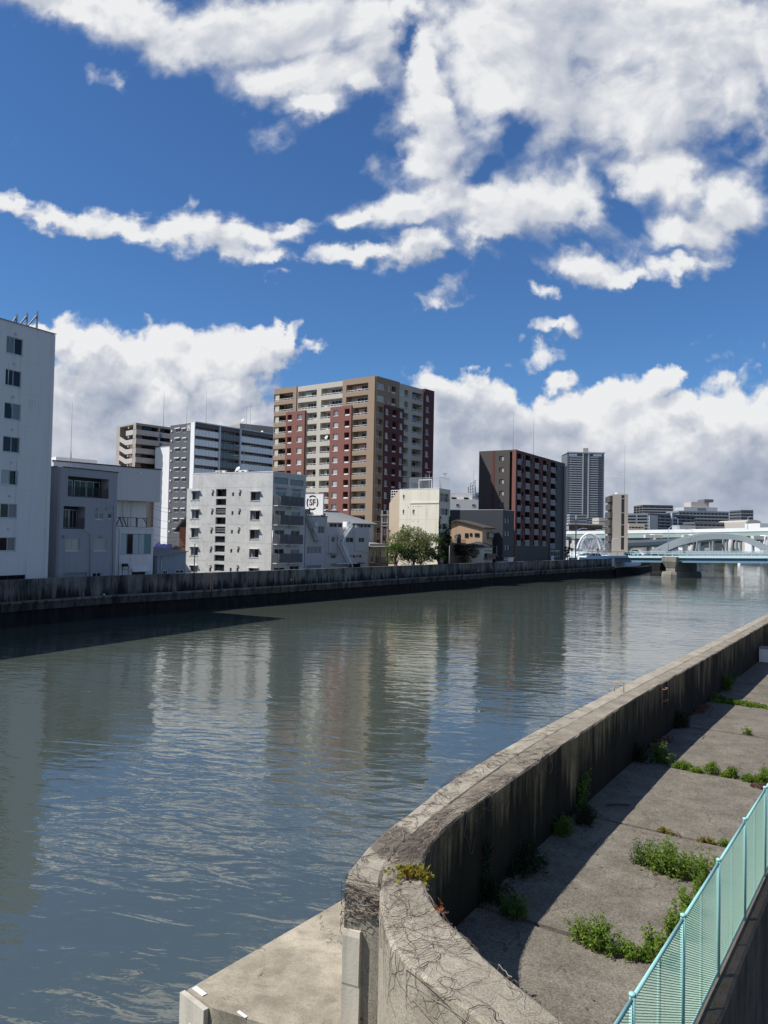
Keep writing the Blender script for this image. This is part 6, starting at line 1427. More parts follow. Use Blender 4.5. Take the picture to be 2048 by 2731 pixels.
mb = MB(); panel(mb, FR, .02, um0, 8.9, ZT2-.02, holes, .12, .12, True); mb.build('maroon_cladding', M['maroon'], root)
mb = MB(); panel(mb, FR, um0+.01, FR.L-.3, 3, ZT2-.25, holes, .12, .12, True); mb.build('slate_cladding', M['slate'], root)
FR.op += holes
for k in range(8):
    u, v = vx(FR, r6, 795-1.5*k, 258+107*k); window(root, FR, u-.25, u+.25, v-.5, v+.5, 0, 1, M['dark_metal'], M['glass'], w=.13, add=False)
u0, u1, v0, v1 = FR.rect(r6, 703, 1085, 795, 1175); window(root, FR, u0, u1, 3.2, v1, -.13, 4, M['alu'], M['glass'], add=False, transom=.5, name='entrance_window'); slab(root, FR, u0, u0+2.2, 3.3, 5.0, .3, .4, 'glass_balc', 'glass_screen')
u0, u1, v0, v1 = FR.rect(r6, 665, 1090, 685, 1190)
for x, y, h in ((409, 75, 12), (610, 130, 13)): u, _ = vx(FR, r6, x, y+30); rod(root, FR.P(u, ZT2-.5, -2), h, .09)
for x in (298, 655, 740, 810): 
    if x > 330: u, _ = vx(FR, r6, x, 160); slab(root, FR, u, u+5, ZT2-.2, ZT2+.1, -5, -.25, 'slate', 'roof_step')
slab(root, FR, FR.L-1.2, FR.L+.0, 3, ZT2-.6, .14, .6, 'taupe', 'end_pier')
B.finish()
# ------------------------------------------------------------------ blue girder bridge
paint('steel_blue', (.13, .24, .33), .5, .1, streak=.3, dirt=(.06, .08, .09)); paint('steel_pale', (.46, .64, .71), .5, .08, streak=.15, dirt=(.3, .4, .42))
paint('pale_grey_steel', (.23, .27, .295), .55, .06, streak=.15); paint('white_steel', (.74, .77, .79), .5, .05, streak=.05)
col('taupe_deep', (.235, .21, .185), streak=.1); col('asphalt', (.055, .055, .057), streak=0); concrete('pier_conc', (.30, .285, .25), (.21, .20, .175), (.05, .05, .05), .4, .35, .6, (1, 1, .15), bstr=.2, grain=12)
bd = Vector((.68, -.733)).normalized(); bn = Vector((-bd.y, bd.x)); B0 = Vector((57.2, 225))-bd*16
def bp(t, w, z=0): p = B0+bd*t+bn*w; return Vector((p.x, p.y, z))
def dz(t): return 4.15+.031*t if t < 110 else 7.56
bridge = thing('road_bridge', 'pale blue steel girder road bridge with tubular railings crossing the river', 'bridge', tuple(bp(40, 5, 0)))
TB = 150; ts = [TB*k/50 for k in range(51)]
def strip_mesh(name, prof, mat, t0=0, t1=TB, n=50):
    mb = MB(); mb.loft([[bp(t, w, dz(t)+z) for w, z in prof] for t in [t0+(t1-t0)*k/n for k in range(n+1)]]); return mb.build(name, mat, bridge)
strip_mesh('deck', [(0, 0), (12, 0), (12, -.38), (0, -.38)], M['asphalt'])
strip_mesh('kerb', [(-.05, .16), (.28, .16), (.28, -.42), (-.05, -.42)], M['steel_pale'])
strip_mesh('girder', [(.45, -.385), (.62, -.385), (.62, -1.65), (.45, -1.65)], M['steel_blue'], 13, TB)
strip_mesh('girder', [(5.9, -.385), (6.1, -.385), (6.1, -1.6), (5.9, -1.6)], M['steel_blue'], 13, TB)
strip_mesh('girder', [(11.4, -.385), (11.55, -.385), (11.55, -1.6), (11.4, -1.6)], M['steel_blue'], 13, TB)
for w in (.06, 11.9):
    mb = MB()
    for h, r in ((1.15, .055), (.85, .03), (.55, .03)): mb.tube([bp(t, w, dz(t)+.16+h) for t in ts], r, 6)
    n_ = 74
    for k in range(n_+1): t = TB*k/n_; mb.bar(bp(t, w, dz(t)+.16), bp(t, w, dz(t)+1.32), .10)
    mb.build('railing', M['steel_pale'], bridge)
flow = Vector((.733, .68)); fx_ = Vector((flow.y, -flow.x))
def pier(t):
    c = bp(t, -.9); c = Vector((c.x, c.y)); o = lambda a, b: c+flow*a+fx_*b
    def rr(a0, a1, hw, n=5):
        pts = []
        for k in range(n+1): a = math.pi*k/n; pts.append(o(a0+hw-hw*math.sin(a) if 0 else a0+hw*(1-math.sin(a)), -hw*math.cos(a)))
        for k in range(n+1): a = math.pi*k/n; pts.append(o(a1-hw*(1-math.sin(a)), hw*math.cos(a)))
        return pts[::1]
    mb = MB(); zt = dz(t)-1.66
    def ring(pts, z): return [Vector((p.x, p.y, z)) for p in pts]
    m_ = [o(-.2, -1.25), o(-.2, 1.25), o(12.5, 1.25), o(12.5, -1.25)]
    mb.loft([ring(m_, -1), ring(m_, zt)]); b = mb.build('pier', M['pier_conc'], bridge)
    q0 = [o(-.3, -1.3), o(-.3, 1.3), o(.55, 1.3), o(.55, -1.3)]; q1 = [o(-.9, -2.1), o(-.9, 1.9), o(.6, 1.9), o(.6, -2.1)]
    mb = MB(); mb.loft([ring(q0, zt-1.3), ring(q1, zt+.3), ring(q1, zt+1.55)]); mb.build('pier_cap', M['pier_conc'], b)
    f_ = [o(-2.0, -1.0), o(-2.0, 1.0), o(-1.0, 2.1), o(13.5, 2.1), o(13.5, -2.1), o(-1.0, -2.1)]
    g_ = [o(-1.8, -.9), o(-1.8, .9), o(-.9, 1.9), o(13.3, 1.9), o(13.3, -1.9), o(-.9, -1.9)]
    mb = MB(); mb.loft([ring(f_, -1), ring(f_, .8), ring(g_, 1.5)]); mb.build('footing', M['pier_conc'], b)
pier(44.6); pier(71.5)
# lamp posts on the bridge
def lamp(label, px, py_top, py_base, Y, arm, h=None, grp='street lamps by the bridge', mat='steel_pale', r=.10):
    p = atY(px, py_base, Y); z1 = atY(px, py_top, Y).z; z0 = p.z; root = thing('street_lamp', label, 'street lamp', tuple(p), grp)
    mb = MB(); pts = [p, p+ZZ*(z1-z0)*.82]; hh = z1-z0
    for k in range(1, 6): a = k/5*math.pi/2; pts.append(p+ZZ*(hh*.82+hh*.18*math.sin(a))+Vector((arm*(1-math.cos(a)), 0, 0)))
    mb.tube(pts, [r, r*.85]+[r*.6]*5, 6); mb.build('pole', M[mat], root, True)
    mb = MB(); e = pts[-1]; mb.bar(e-Vector((.1, 0, 0)), e+Vector((math.copysign(1.0, arm), 0, -.05)), .3, .14); mb.build('lamp_head', M['white_steel'], root)
lamp('tall pale street lamp over the bridge railing left of the arch crown', 1782, 1402, 1473, 206, 2.0); lamp('second pale street lamp in front of the grey arch', 1849, 1412, 1474, 216, -1.4)
lamp('white street lamp with a bent top beside the maroon tower', 1536, 1409, 1478, 226, 2.2); lamp('thin pale street lamp between the white arch and the slim taupe tower', 1613, 1413, 1474, 240, -1.8); lamp('short pale street lamp before the foot of the slim taupe tower', 1632, 1436, 1474, 236, .8)
# cars
def car(label, px, Y, col_, z, ang, L=4.4, h=1.5, grp='cars on the bridge'):
    p = atY(px, 1475, Y); c = Vector((p.x, Y, z)); root = thing('car', label, 'car', tuple(c), grp); ca, sa = math.cos(ang), math.sin(ang)
    T_ = lambda x, y, zz: c+Vector((x*ca-y*sa, x*sa+y*ca, zz))
    prof = [(-L/2, .28), (L/2, .28), (L/2, .72), (L*.30, .86), (L*.12, h), (-L*.30, h), (-L*.46, .95), (-L/2, .85)]
    mb = MB(); mb.loft([[T_(x, y, zz) for x, zz in prof] for y in (-.84, .84)]); mb.build('body', col_, root)
    mb = MB(); gp2 = [(L*.27, .9), (L*.115, h-.08), (-L*.28, h-.08), (-L*.42, .96)]
    for y in (-.85, .85): mb.poly([T_(x, y, zz) for x, zz in gp2])
    mb.build('window', M['glass'], root)
    for x in (-L*.31, L*.31):
        for y in (-.78, .78):
            mb = MB(); mb.loft([[T_(x+.32*math.cos(a*math.pi/5), yy, .32+.32*math.sin(a*math.pi/5)) for a in range(10)] for yy in (y-.1, y+.1)]); mb.build('wheel', M['black'], root)
plain('car_white', (.75, .76, .77), .25, .5); plain('car_silver', (.45, .47, .48), .25, .5); plain('car_teal', (.25, .42, .42), .3, .5); plain('car_dark', (.03, .035, .04), .25, .5); plain('car_red', (.45, .08, .06), .35)
ab_ = math.atan2(bd.y, bd.x)
car('pale teal saloon car behind the bridge railing at the slim taupe tower', 1688, 218, M['car_teal'], dz(30)+.02, ab_); car('white van behind the bridge railing right of the teal car', 1700, 224, M['car_white'], dz(30)+.02, ab_, 4.6, 1.9)
car('dark car on the bank road below the white arch', 1590, 236, M['car_dark'], 3.9, .2); car('silver car on the bank road left of the dark one', 1562, 240, M['car_silver'], 3.9, .3); car('white car at the near end of the bank road by the lamp', 1549, 232, M['car_white'], 3.6, .4)

# ------------------------------------------------------------------ bank beyond the bridge: rounded pale quay and slim taupe tower
quay = thing('quay_wall', 'low rounded pale quay wall under the left end of the bridge', 'quay', (78, 240, 0))
mb = MB(); pts = [Vector(p) for p in ((63.5, 210), (69.5, 218.5), (76, 228), (82, 238), (85.8, 246), (87, 254), (86, 262), (64, 262))]; mb.prism(pts, -1, 1.7); mb.build('foot', M['far_foot'], quay)
mb = MB(); pts2 = [Vector(p) for p in ((62.3, 211.5), (67, 220), (73, 229.5), (79, 239), (83, 248), (84, 262), (60, 262), (56, 215))]; mb.prism(pts2, 1.7, 4.4); mb.build('wall', M['white_tile'], quay)
A_ = atY(1653, 1475, 248); b0 = atY(1620, 1475, 253); c0_ = atY(1674, 1475, 247)
zt = atY(1660, 1319, 248).z; Cn = Vector((atY(1634, 1400, 248.5).x, 248.5)); Re = Vector((atY(1674.5, 1400, 245).x, 245)); Le = Vector((atY(1620, 1400, 259).x, 259))
B = Bldg('slim_tower', 'slim taupe tower with a dark window strip standing beyond the bridge', 'building', [Le, Cn, Re, Re+Le-Cn], 3, zt, M['taupe_deep'], parapet=.3)
FL, FR = B.f[0], B.f[1]; root = B.root
ua, _ = vx(FR, r6, 1420, 800); ub, _ = vx(FR, r6, 1451, 800)
for a, b in ((530, 562), (568, 705), (712, 825), (830, 942), (955, 1080)):
    _, vt = vx(FR, r6, 1435, a); _, vb = vx(FR, r6, 1435, b); window(root, FR, ua, ub, vb, vt, .25, 1, M['dark_metal'], M['glass'], frame=.12)
for k in range(7):
    y = 545+78*k; _, vt = vx(FL, r6, 1310, y); _, vb = vx(FL, r6, 1310, y+60)
    slab(root, FL, .5+(k % 2)*.9, FL.L-.4-(k % 2)*.5, vb, vt, .003, .9, 'charcoal_brown', 'bay'); window(root.children[-1], FL, 1.6, 3.2, vb+.6, vt-.4, -.02, 2, M['dark_metal'], M['glass'], w=.9, add=False)
B.finish()
u, _ = vx(FR, r6, 1423, 520); rod(root, FR.P(u, zt-.3, -2), 19, .1); u, _ = vx(FR, r6, 1347, 520); p = FR.P(u, zt-.3, -1.5); rod(root, p, 6, .06, 'aerial'); dish(root, p, .8)
mb = MB(); mb.bar(p+ZZ*5.6-Vector((1.2, 0, 0)), p+ZZ*5.6+Vector((1.2, 0, 0)), .05); mb.build('aerial_bar', M['grey_metal'], root)

# ------------------------------------------------------------------ big pale grey arch bridge behind the girder bridge
ar = thing('arch_bridge', 'pale grey twin ribbed steel arch bridge behind the blue girder bridge', 'bridge', (100, 250, 0))
def rib(pxs, Y0, Y1, th, wd, name='arch_rib'):
    n_ = len(pxs); P_ = []
    for k, (x, y) in enumerate(pxs): P_.append(atY(x, y, Y0+(Y1-Y0)*k/(n_-1)))
    S = spline([tuple(p) for p in P_], 40); nrm = Vector((0, 1, 0)); mb = MB(); rings = []
    for i, p in enumerate(S):
        d = (S[min(i+1, 39)]-S[max(0, i-1)]).normalized(); hz = Vector((d.y, -d.x, 0)).normalized(); v = hz.cross(d); v = v if v.z > 0 else -v
        rings.append([p+hz*wd/2+v*th/2, p-hz*wd/2+v*th/2, p-hz*wd/2-v*th/2, p+hz*wd/2-v*th/2])
    mb.loft(rings); o = mb.build(name, M['pale_grey_steel'], ar); return S
S1 = rib([(1766, 1472), (1790, 1459), (1822, 1446), (1874, 1434), (1925, 1431), (1976, 1435), (2014, 1449), (2048, 1466), (2068, 1478)], 262, 232, 1.7, 1.2)
S2 = rib([(1738, 1472), (1757, 1463), (1788, 1449), (1822, 1437), (1860, 1430), (1905, 1427), (1950, 1429), (1995, 1440), (2040, 1462)], 274, 246, 1.1, 1.2)
for i in range(8, 30, 3):
    a, b = S1[i], min(S2, key=lambda q: (q-S1[i]).length)
    mb = MB(); mb.bar(a, b, .5); mb.build('cross_beam', M['pale_grey_steel'], ar)
zd = 6.4
for S_, m_ in ((S1, 'post'), (S2, 'post')):
    for i in (9, 14, 18, 22, 26, 30):
        p = S_[i]; mb = MB(); mb.bar(Vector((p.x, p.y, zd)), p, .55, .8); mb.build(m_, M['pale_grey_steel'], ar)
mb = MB(); a0, a1 = S1[0], S1[-1]; dd_ = (Vector((a1.x, a1.y, 0))-Vector((a0.x, a0.y, 0))).normalized(); nn_ = Vector((-dd_.y, dd_.x, 0))
e0, e1 = Vector((a0.x, a0.y, 0))-dd_*4-nn_*1, Vector((a1.x, a1.y, 0))+dd_*25-nn_*1
mb.hexa([e0+ZZ*5, e1+ZZ*5, e1+nn_*14+ZZ*5, e0+nn_*14+ZZ*5, e0+ZZ*zd, e1+ZZ*zd, e1+nn_*14+ZZ*zd, e0+nn_*14+ZZ*zd]); mb.build('deck', M['pale_grey_steel'], ar)
for t_ in (.02, .98): q = e0.lerp(e1, t_)+nn_*7; mb = MB(); mb.box(Vector((q.x, q.y, -1)), 4, 12, 6, math.atan2(dd_.y, dd_.x)); mb.build('pier', M['far_foot'], ar)
# white lattice arch seen end on
wa_ = thing('white_arch_bridge', 'white lattice arch of a footbridge seen end on beside the maroon tower', 'bridge', tuple(atY(1576, 1478, 300)))
def arch(pts, Y, r): 
    P_ = [atY(*r6(x, y), Y) for x, y in pts]; S = spline([tuple(p) for p in P_], 28); mb = MB(); mb.tube(S, r, 6); mb.build('arch_rib', M['white_steel'], wa_, True); return S
SA = arch([(978, 1075), (1000, 1005), (1040, 945), (1088, 920), (1130, 925), (1170, 960), (1200, 1020), (1215, 1085)], 292, .4); SB = arch([(1010, 1080), (1030, 1000), (1070, 940), (1120, 918), (1175, 940), (1220, 985), (1245, 1040), (1258, 1088)], 312, .4)
for i in range(2, 26):
    p = SA[i]; q = SB[min(27, i+1)]
    mb = MB(); mb.bar(p, Vector((p.x, p.y, 4.6+(0 if 4 < i < 22 else 1.0))), .15); mb.build('hanger', M['white_steel'], wa_)
    mb = MB(); mb.bar(q, Vector((q.x+.8, q.y, 4.6)), .13); mb.build('hanger', M['white_steel'], wa_)
    if i % 3 == 0: mb = MB(); mb.bar(p, q, .25); mb.build('cross_beam', M['white_steel'], wa_)
p, q = atY(1538, 1478, 296), atY(1620, 1478, 296); mb = MB(); mb.box(Vector(((p.x+q.x)/2, 304, 3.6)), (q.x-p.x), 16, .9); mb.build('deck', M['white_steel'], wa_)
# ------------------------------------------------------------------ elevated expressway
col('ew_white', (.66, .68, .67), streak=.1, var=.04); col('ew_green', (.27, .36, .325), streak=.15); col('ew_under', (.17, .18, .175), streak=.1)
ew = thing('elevated_expressway', 'long elevated expressway with white noise walls and pale green girders', 'expressway', (140, 380, 0))
def band(name, top, bot, mat, depth, parent=ew):
    rings = []
    for (x, yt, Y), yb in zip(top, bot):
        a, b = atY(x, yt, Y), atY(x, yb, Y); n_ = Vector((0, depth, 0)); rings.append([a, b, b+n_, a+n_])
    mb = MB(); mb.loft(rings); return mb.build(name, M[mat], parent)
U_ = [(1498, 1416.5, 430), (1560, 1416, 420), (1680, 1414, 400), (1800, 1412, 380), (1950, 1409, 350), (2120, 1405, 320), (2300, 1400, 300)]
dy = lambda U, a: [(x, y+a, Y) for x, y, Y in U]
band('noise_wall', U_, [y+8+.0012*max(0, x-1500)*3 for x, y, Y in U_], 'ew_white', .4)
band('girder', [(x, y+8.1+.0036*max(0, x-1500), Y+.3) for x, y, Y in U_], [y+20+.004*max(0, x-1500) for x, y, Y in U_], 'ew_green', 16)
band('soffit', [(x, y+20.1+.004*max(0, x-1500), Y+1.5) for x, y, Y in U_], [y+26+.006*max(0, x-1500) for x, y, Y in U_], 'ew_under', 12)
for x, w in ((1530, 4), (1640, 4), (1742, 4), (1845, 4), (1945, 4.4), (2040, 5)):
    Y = 425-(x-1500)*.19; p = atY(x, 1440, Y+8); mb = MB(); mb.tube([Vector((p.x, p.y, -1)), Vector((p.x, p.y, 13))], w*.38, 12); mb.build('column', M['wall_hall'], ew, True)
    mb = MB(); mb.box(Vector((p.x, p.y, 11)), w*2.2, 3, 1.6); mb.build('column_cap', M['wall_hall'], ew)
rp_ = thing('expressway_ramp', 'lower curving ramp with a white parapet below the elevated expressway', 'expressway', (110, 340, 0))
V_ = [(1668, 1442, 330), (1720, 1440, 336), (1790, 1436.5, 345), (1860, 1432, 352), (1940, 1427, 356), (2060, 1422, 350)]
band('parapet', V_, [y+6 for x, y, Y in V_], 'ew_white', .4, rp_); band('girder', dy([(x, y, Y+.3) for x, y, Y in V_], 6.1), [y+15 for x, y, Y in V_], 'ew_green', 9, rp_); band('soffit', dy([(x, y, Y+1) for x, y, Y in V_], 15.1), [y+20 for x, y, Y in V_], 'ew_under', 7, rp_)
for x, y, Y in V_[::1]: p = atY(x+12, y, Y+4); mb = MB(); mb.tube([Vector((p.x, p.y, -1)), Vector((p.x, p.y, p.z-3))], 1.1, 10); mb.build('column', M['wall_hall'], rp_, True)
for k in range(8):
    x = 1560+62*k; Y = 418-(x-1500)*.19; lamp('thin lamp post on the expressway wall in front of the long low parking deck' if k == 4 else 'thin lamp post on the expressway wall beside the barrel roofed hall', x, 1385-.014*(x-1500), 1417-.012*(x-1500), Y+3, 1.2 if k % 2 else -1.2, grp='lamp posts on the elevated expressway', r=.12) if k in (4, 7) else None
# ------------------------------------------------------------------ distant buildings
col('dist_dark', (.115, .105, .105), streak=0); col('dist_grey', (.27, .285, .30), streak=0); col('dist_blue', (.20, .235, .27), streak=0); col('dist_pale', (.42, .44, .45), streak=0); col('dist_cream', (.60, .51, .39), streak=0); col('dist_beige', (.43, .40, .36), streak=0); col('dist_steel', (.125, .14, .155), streak=0)
col('far_glass', (.07, .085, .10), rough=.3, streak=0); col('far_slab', (.40, .44, .47), streak=0)
def far(name, label, x0, x1, yt, D, depth, mat, floors, cols, wmat='far_glass', band=True, z0=3, turn=.0, cat='building', slabmat=None, vfrac=.55, proud=.4, yb=None):
    a, b = atY(x0, yt, D*(1-turn)), atY(x1, yt, D*(1+turn)); zt = atY((x0+x1)/2, yt, D).z
    B = Bldg(name, label, cat, rectpts(a, b, depth), z0, zt, M[mat], parapet=.5)
    f = B.f[0]; zb = 12 if zt > 18 else 4; fh = (zt-1-zb)/floors
    for f in (B.f[0], B.f[1], B.f[3]):
        nc = cols if f is B.f[0] else max(1, int(cols*depth/B.f[0].L*.8))
        for k in range(floors):
            v0 = zb+fh*k+fh*(1-vfrac)*.6; v1 = v0+fh*vfrac
            for c in range(nc):
                u0 = f.L*(c+.06)/nc; u1 = f.L*(c+.94)/nc
                f.op.append((u0, u1, v0, v1, 1.0))
                if f is B.f[0]:
                    mb = MB(); mb.quad(f.P(u0, v0, -.9), f.P(u1, v0, -.9), f.P(u1, v1, -.9), f.P(u0, v1, -.9)); mb.build('window', M[wmat], B.root)
            if slabmat and f is B.f[0]: slab(B.root, f, 0, f.L, v0-fh*(1-vfrac), v0, .002, proud, slabmat, 'balcony')
        mb = MB(); f.bx(mb, .3, f.L-.3, zb, zt-1, -1.3, -1.05); mb.build('glazing', M[wmat], B.root)
    B.finish(); return B, zt
# far high-rise
a, b = atY(1513, 1208, 1100), atY(1611, 1208, 1100); ZT3 = a.z; root = thing('high_rise', 'very tall blue grey residential high-rise far behind the maroon tower', 'apartment building', (a.x+26, 1110, 3)); f = Face(a, b); mb = MB(); mb.prism(rectpts(a, b, 36), 3, ZT3); mb.build('core', M['dist_steel'], root)
cz = [(0, .075), (.085, .41), (.59, .835), (.845, 1.0)]
for k in range(36):
    v = ZT3-6-k*3.32
    if v < 30: break
    mb = MB()
    for u0, u1 in ((.075, .41), (.59, .84)): f.bx(mb, f.L*u0, f.L*u1, v, v+1.15, .05, 1.5)
    mb.build('balcony', M['far_slab'], root)
    mb = MB()
    for u0, u1 in ((.0, .07), (.845, 1.0)): f.bx(mb, f.L*u0, f.L*u1, v+.2, v+.9, .01, .3)
    f.bx(mb, f.L*.45, f.L*.55, v+.2, v+.8, .01, .3); mb.build('spandrel', M['dist_grey'], root)
    g2 = Face(b, b+Vector((0, 36, 0))); mb = MB(); g2.bx(mb, 1, 34, v, v+1.1, .05, 1.0); mb.build('balcony', M['far_slab'], root)
for u0, u1 in ((.41, .44), (.56, .59)): slab(root, f, f.L*u0, f.L*u1, 40, ZT3, .05, 1.9, 'dist_pale', 'pilaster')
for k in range(1, 9): 
    for u0, u1 in ((.075, .41), (.59, .84)): slab(root, f, f.L*(u0+(u1-u0)*k/9)-.15, f.L*(u0+(u1-u0)*k/9)+.15, 30, ZT3-4, .04, 1.2, 'dist_grey', 'mullion')
slab(root, f, -1, f.L+1, ZT3, ZT3+1.6, -30, 2, 'far_slab', 'roof_edge'); slab(root, f, f.L*.45, f.L*.59, ZT3+1.6, ZT3+8, -20, -4, 'dist_beige', 'roof_block')
for u0, u1 in ((.04, .26), (.70, .94)): slab(root, f, f.L*u0, f.L*u1, ZT3-4, ZT3-1, .3, .6, 'white_steel', 'penthouse_window')
B, z = far('podium_building', 'low dark podium building with a flat roof under the high-rise', 1516, 1607, 1400, 520, 20, 'brown_dark', 2, 8); slab(B.root, B.f[0], -1, B.f[0].L+1, z, z+.8, -18, 3, 'dist_pale', 'roof_edge')
far('office_building', 'grey lower office block at the foot of the high-rise', 1519, 1566, 1372, 900, 30, 'dist_grey', 8, 9, vfrac=.45)
far('office_building', 'beige windowless block between the high-rise and the slim tower', 1597, 1622, 1381, 640, 20, 'dist_beige', 3, 1, vfrac=.1)
far('office_building', 'blue glass sliver of a building behind the edge of the maroon tower', 1494, 1512, 1359, 800, 20, 'dist_blue', 12, 3)
far('warehouse', 'small white building beyond the bridge beside the maroon tower', 1500, 1517, 1402, 500, 20, 'white_tile', 1, 2, vfrac=.2)
far('apartment_block', 'distant dark apartment block with white balcony strips behind the grey block', 1714, 1795, 1347, 720, 26, 'dist_dark', 13, 5, slabmat='dist_pale', vfrac=.62)
B, z = far('apartment_block', 'broad dark grey balcony block with a pale left end beyond the expressway', 1729, 1853, 1372, 520, 18, 'dist_steel', 7, 9, slabmat='dist_grey', turn=.03)
slab(B.root, B.f[0], 0, B.f[0].L*.17, 8, z-1.2, .45, .9, 'dist_pale', 'pale_end'); u0 = B.f[0].L
slab(B.root, B.f[0], u0*.46, u0*.49, 6, z+1, .1, 1.2, 'dist_pale', 'pier')
B, z = far('hospital', 'wide blue grey hospital block with a stepped rooftop far beyond the expressway', 1810, 1944, 1363, 660, 30, 'dist_blue', 8, 14, slabmat='dist_grey', vfrac=.6); f = B.f[0]; L = f.L
slab(B.root, f, L*.13, L*.80, z, z+3.4, -25, -3, 'dist_pale', 'setback_storey'); slab(B.root, f, L*.30, L*.66, z+3.4, z+8, -22, -6, 'dist_beige', 'penthouse'); slab(B.root, f, L*.56, L*.74, z+8, z+10.5, -20, -5, 'dist_steel', 'roof_block')
for k in range(5): slab(B.root, f, L*(.40+.035*k), L*(.42+.035*k), z+.8, z+2.8, -2.99, -2.8, 'dist_steel', 'sign_mark')
far('apartment_block', 'lone dark distant tower block right of the hospital', 1976, 2009, 1360, 900, 30, 'dist_steel', 10, 5, slabmat='dist_blue')
far('apartment_house', 'cream flat roofed building above the expressway right of the slim tower', 1676, 1719, 1396, 450, 16, 'dist_cream', 2, 5, vfrac=.3)
far('apartment_house', 'dark stepped building behind the cream flat roofed one', 1674, 1707, 1381, 560, 16, 'dist_dark', 4, 5)
far('car_park', 'long low grey parking deck behind the expressway noise wall', 1853, 1988, 1393, 500, 20, 'dist_steel', 4, 12, slabmat='dist_grey', vfrac=.5)
far('warehouse', 'pale low shed before the parking deck at the expressway wall', 1812, 1855, 1401, 470, 12, 'dist_pale', 1, 6, vfrac=.3)
rt = thing('domed_hall', 'beige hall with a rounded barrel roof at the right end of the expressway', 'building', tuple(atY(2000, 1410, 470)))
a, b = atY(1990, 1392, 470), atY(2029, 1392, 470); mb = MB(); n_ = 12; cx_ = (a.x+b.x)/2; hw = (b.x-a.x)/2; zt = a.z; hh = atY(2000, 1386, 470).z-zt
mb.loft([[Vector((cx_+hw*math.cos(math.pi*k/n_), Y, zt+hh*math.sin(math.pi*k/n_))) for k in range(n_+1)] for Y in (470, 510)]); mb.build('roof', M['dist_beige'], rt); mb = MB(); mb.prism([Vector((a.x, 470)), Vector((b.x, 470)), Vector((b.x, 510)), Vector((a.x, 510))], 3, zt); mb.build('wall', M['dist_beige'], rt)
far('depot_building', 'brown low building left of the barrel roofed hall', 1968, 1992, 1389, 490, 16, 'dist_beige', 2, 4, vfrac=.3)
far('depot_building', 'white box shaped building at the right edge above the expressway', 2027, 2075, 1396, 380, 16, 'ew_white', 1, 1, vfrac=.05)
# white industrial building behind the cream house
B, z = far('factory', 'white factory with small windows behind the cream house and dark annex', 1199, 1300, 1332, 240, 14, 'wall_white', 1, 1, vfrac=.02)
F0 = B.f[0]
for q in ((1152, 408, 1190, 440), (1360, 412, 1400, 442), (1444, 412, 1482, 442), (1150, 516, 1190, 545), (1285, 520, 1306, 548)): u0, u1, v0, v1 = F0.rect(r5, *q); window(B.root, F0, u0, u1, v0, v1, -.06, 2, M['alu'], M['glass_mid'], add=False)
u0, u1, v0, v1 = F0.rect(r5, 1070, 258, 1380, 352); slab(B.root, F0, u0, u1, z-.3, v1, -12, -3, 'wall_white', 'setback_storey')
up = B.root.children[-1]
for q in ((1104, 318, 1170, 341), (1268, 320, 1330, 345)): a0, a1, c0_, c1_ = F0.rect(r5, *q); slab(up, F0, a0, a1, c0_, c1_, -2.99, -2.9, 'void', 'window')
for x in (1115, 1232): u, _ = vx(F0, r5, x, 500); slab(B.root, F0, u-.06, u+.06, 3, z-4, .001, .02, 'grey_metal', 'drain_pipe')
far('office_building', 'small dark glazed block seen between the white factory and the maroon tower', 1268, 1297, 1314, 420, 12, 'dist_blue', 8, 4)
rt = thing('antenna_mast', 'lattice antenna mast with pale aerials rising behind the white factory', 'antenna', tuple(atY(1258, 1330, 260))); p = atY(1258, 1330, 260); mb = MB()
for dx_ in (-.5, .5): mb.bar(p+Vector((dx_, 0, -6)), atY(1257, 1292, 260)+Vector((dx_*.6, 0, 0)), .22)
for k in range(6): mb.bar(p+Vector((-.8, 0, k*1.0)), p+Vector((.8, 0, k*1.0+.5)), .16)
for dx_ in (-1.2, 1.2): mb.bar(p+Vector((dx_, 0, 1.5)), p+Vector((dx_, 0, 4)), .35)
mb.bar(atY(1267, 1330, 260)-ZZ*6, atY(1267, 1280, 260), .25); mb.bar(atY(1263, 1330, 260)-ZZ*6, atY(1263.5, 1255, 260), .10); mb.build('mast', M['grey_metal'], rt)
# ------------------------------------------------------------------ far bank on the right, boats, small things on the bank
fb_ = thing('far_quay', 'low pale far quay wall closing the river beyond the arch bridge', 'quay', (220, 410, 0)); mb = MB(); a, b = Vector((150, 378, 0)), Vector((420, 440, 0)); d_ = (b-a).normalized(); n_ = Vector((d_.y, -d_.x, 0))
mb.hexa([a+n_*1-ZZ, b+n_*1-ZZ, b-ZZ, a-ZZ, a+n_*1+ZZ*2.6, b+n_*1+ZZ*2.6, b+ZZ*2.6, a+ZZ*2.6]); mb.build('wall', M['pier_conc'], fb_)
gg = random.Random(8)
for i, (x, y0, w_, m_, lb) in enumerate(((2020, 1462, 34, 'leaf_green', 'green tree line seen under the right end of the grey arch'), (1960, 1468, 30, 'leaf_green', 'round green trees under the middle of the grey arch'), (1760, 1474, 40, 'leaf_dark', 'dark hedge beyond the left foot of the grey arch'), (2044, 1452, 16, 'leaf_ivy', 'yellowing tree under the expressway at the picture edge'))):
    tree(lb, x, y0-3, 1490, 395, w_*1.2, [m_], 12, 40+i, leafs=.7, dens=60)
for x0, x1, yt, m_, lb in ((1830, 1905, 1462, 'ew_white', 'long white low building seen through the grey arch'), (1905, 1960, 1470, 'dist_pale', 'pale low sheds on the far quay behind the arch posts')):
    far('quay_building', lb, x0, x1, yt, 410, 10, m_, 1, 6, vfrac=.3)
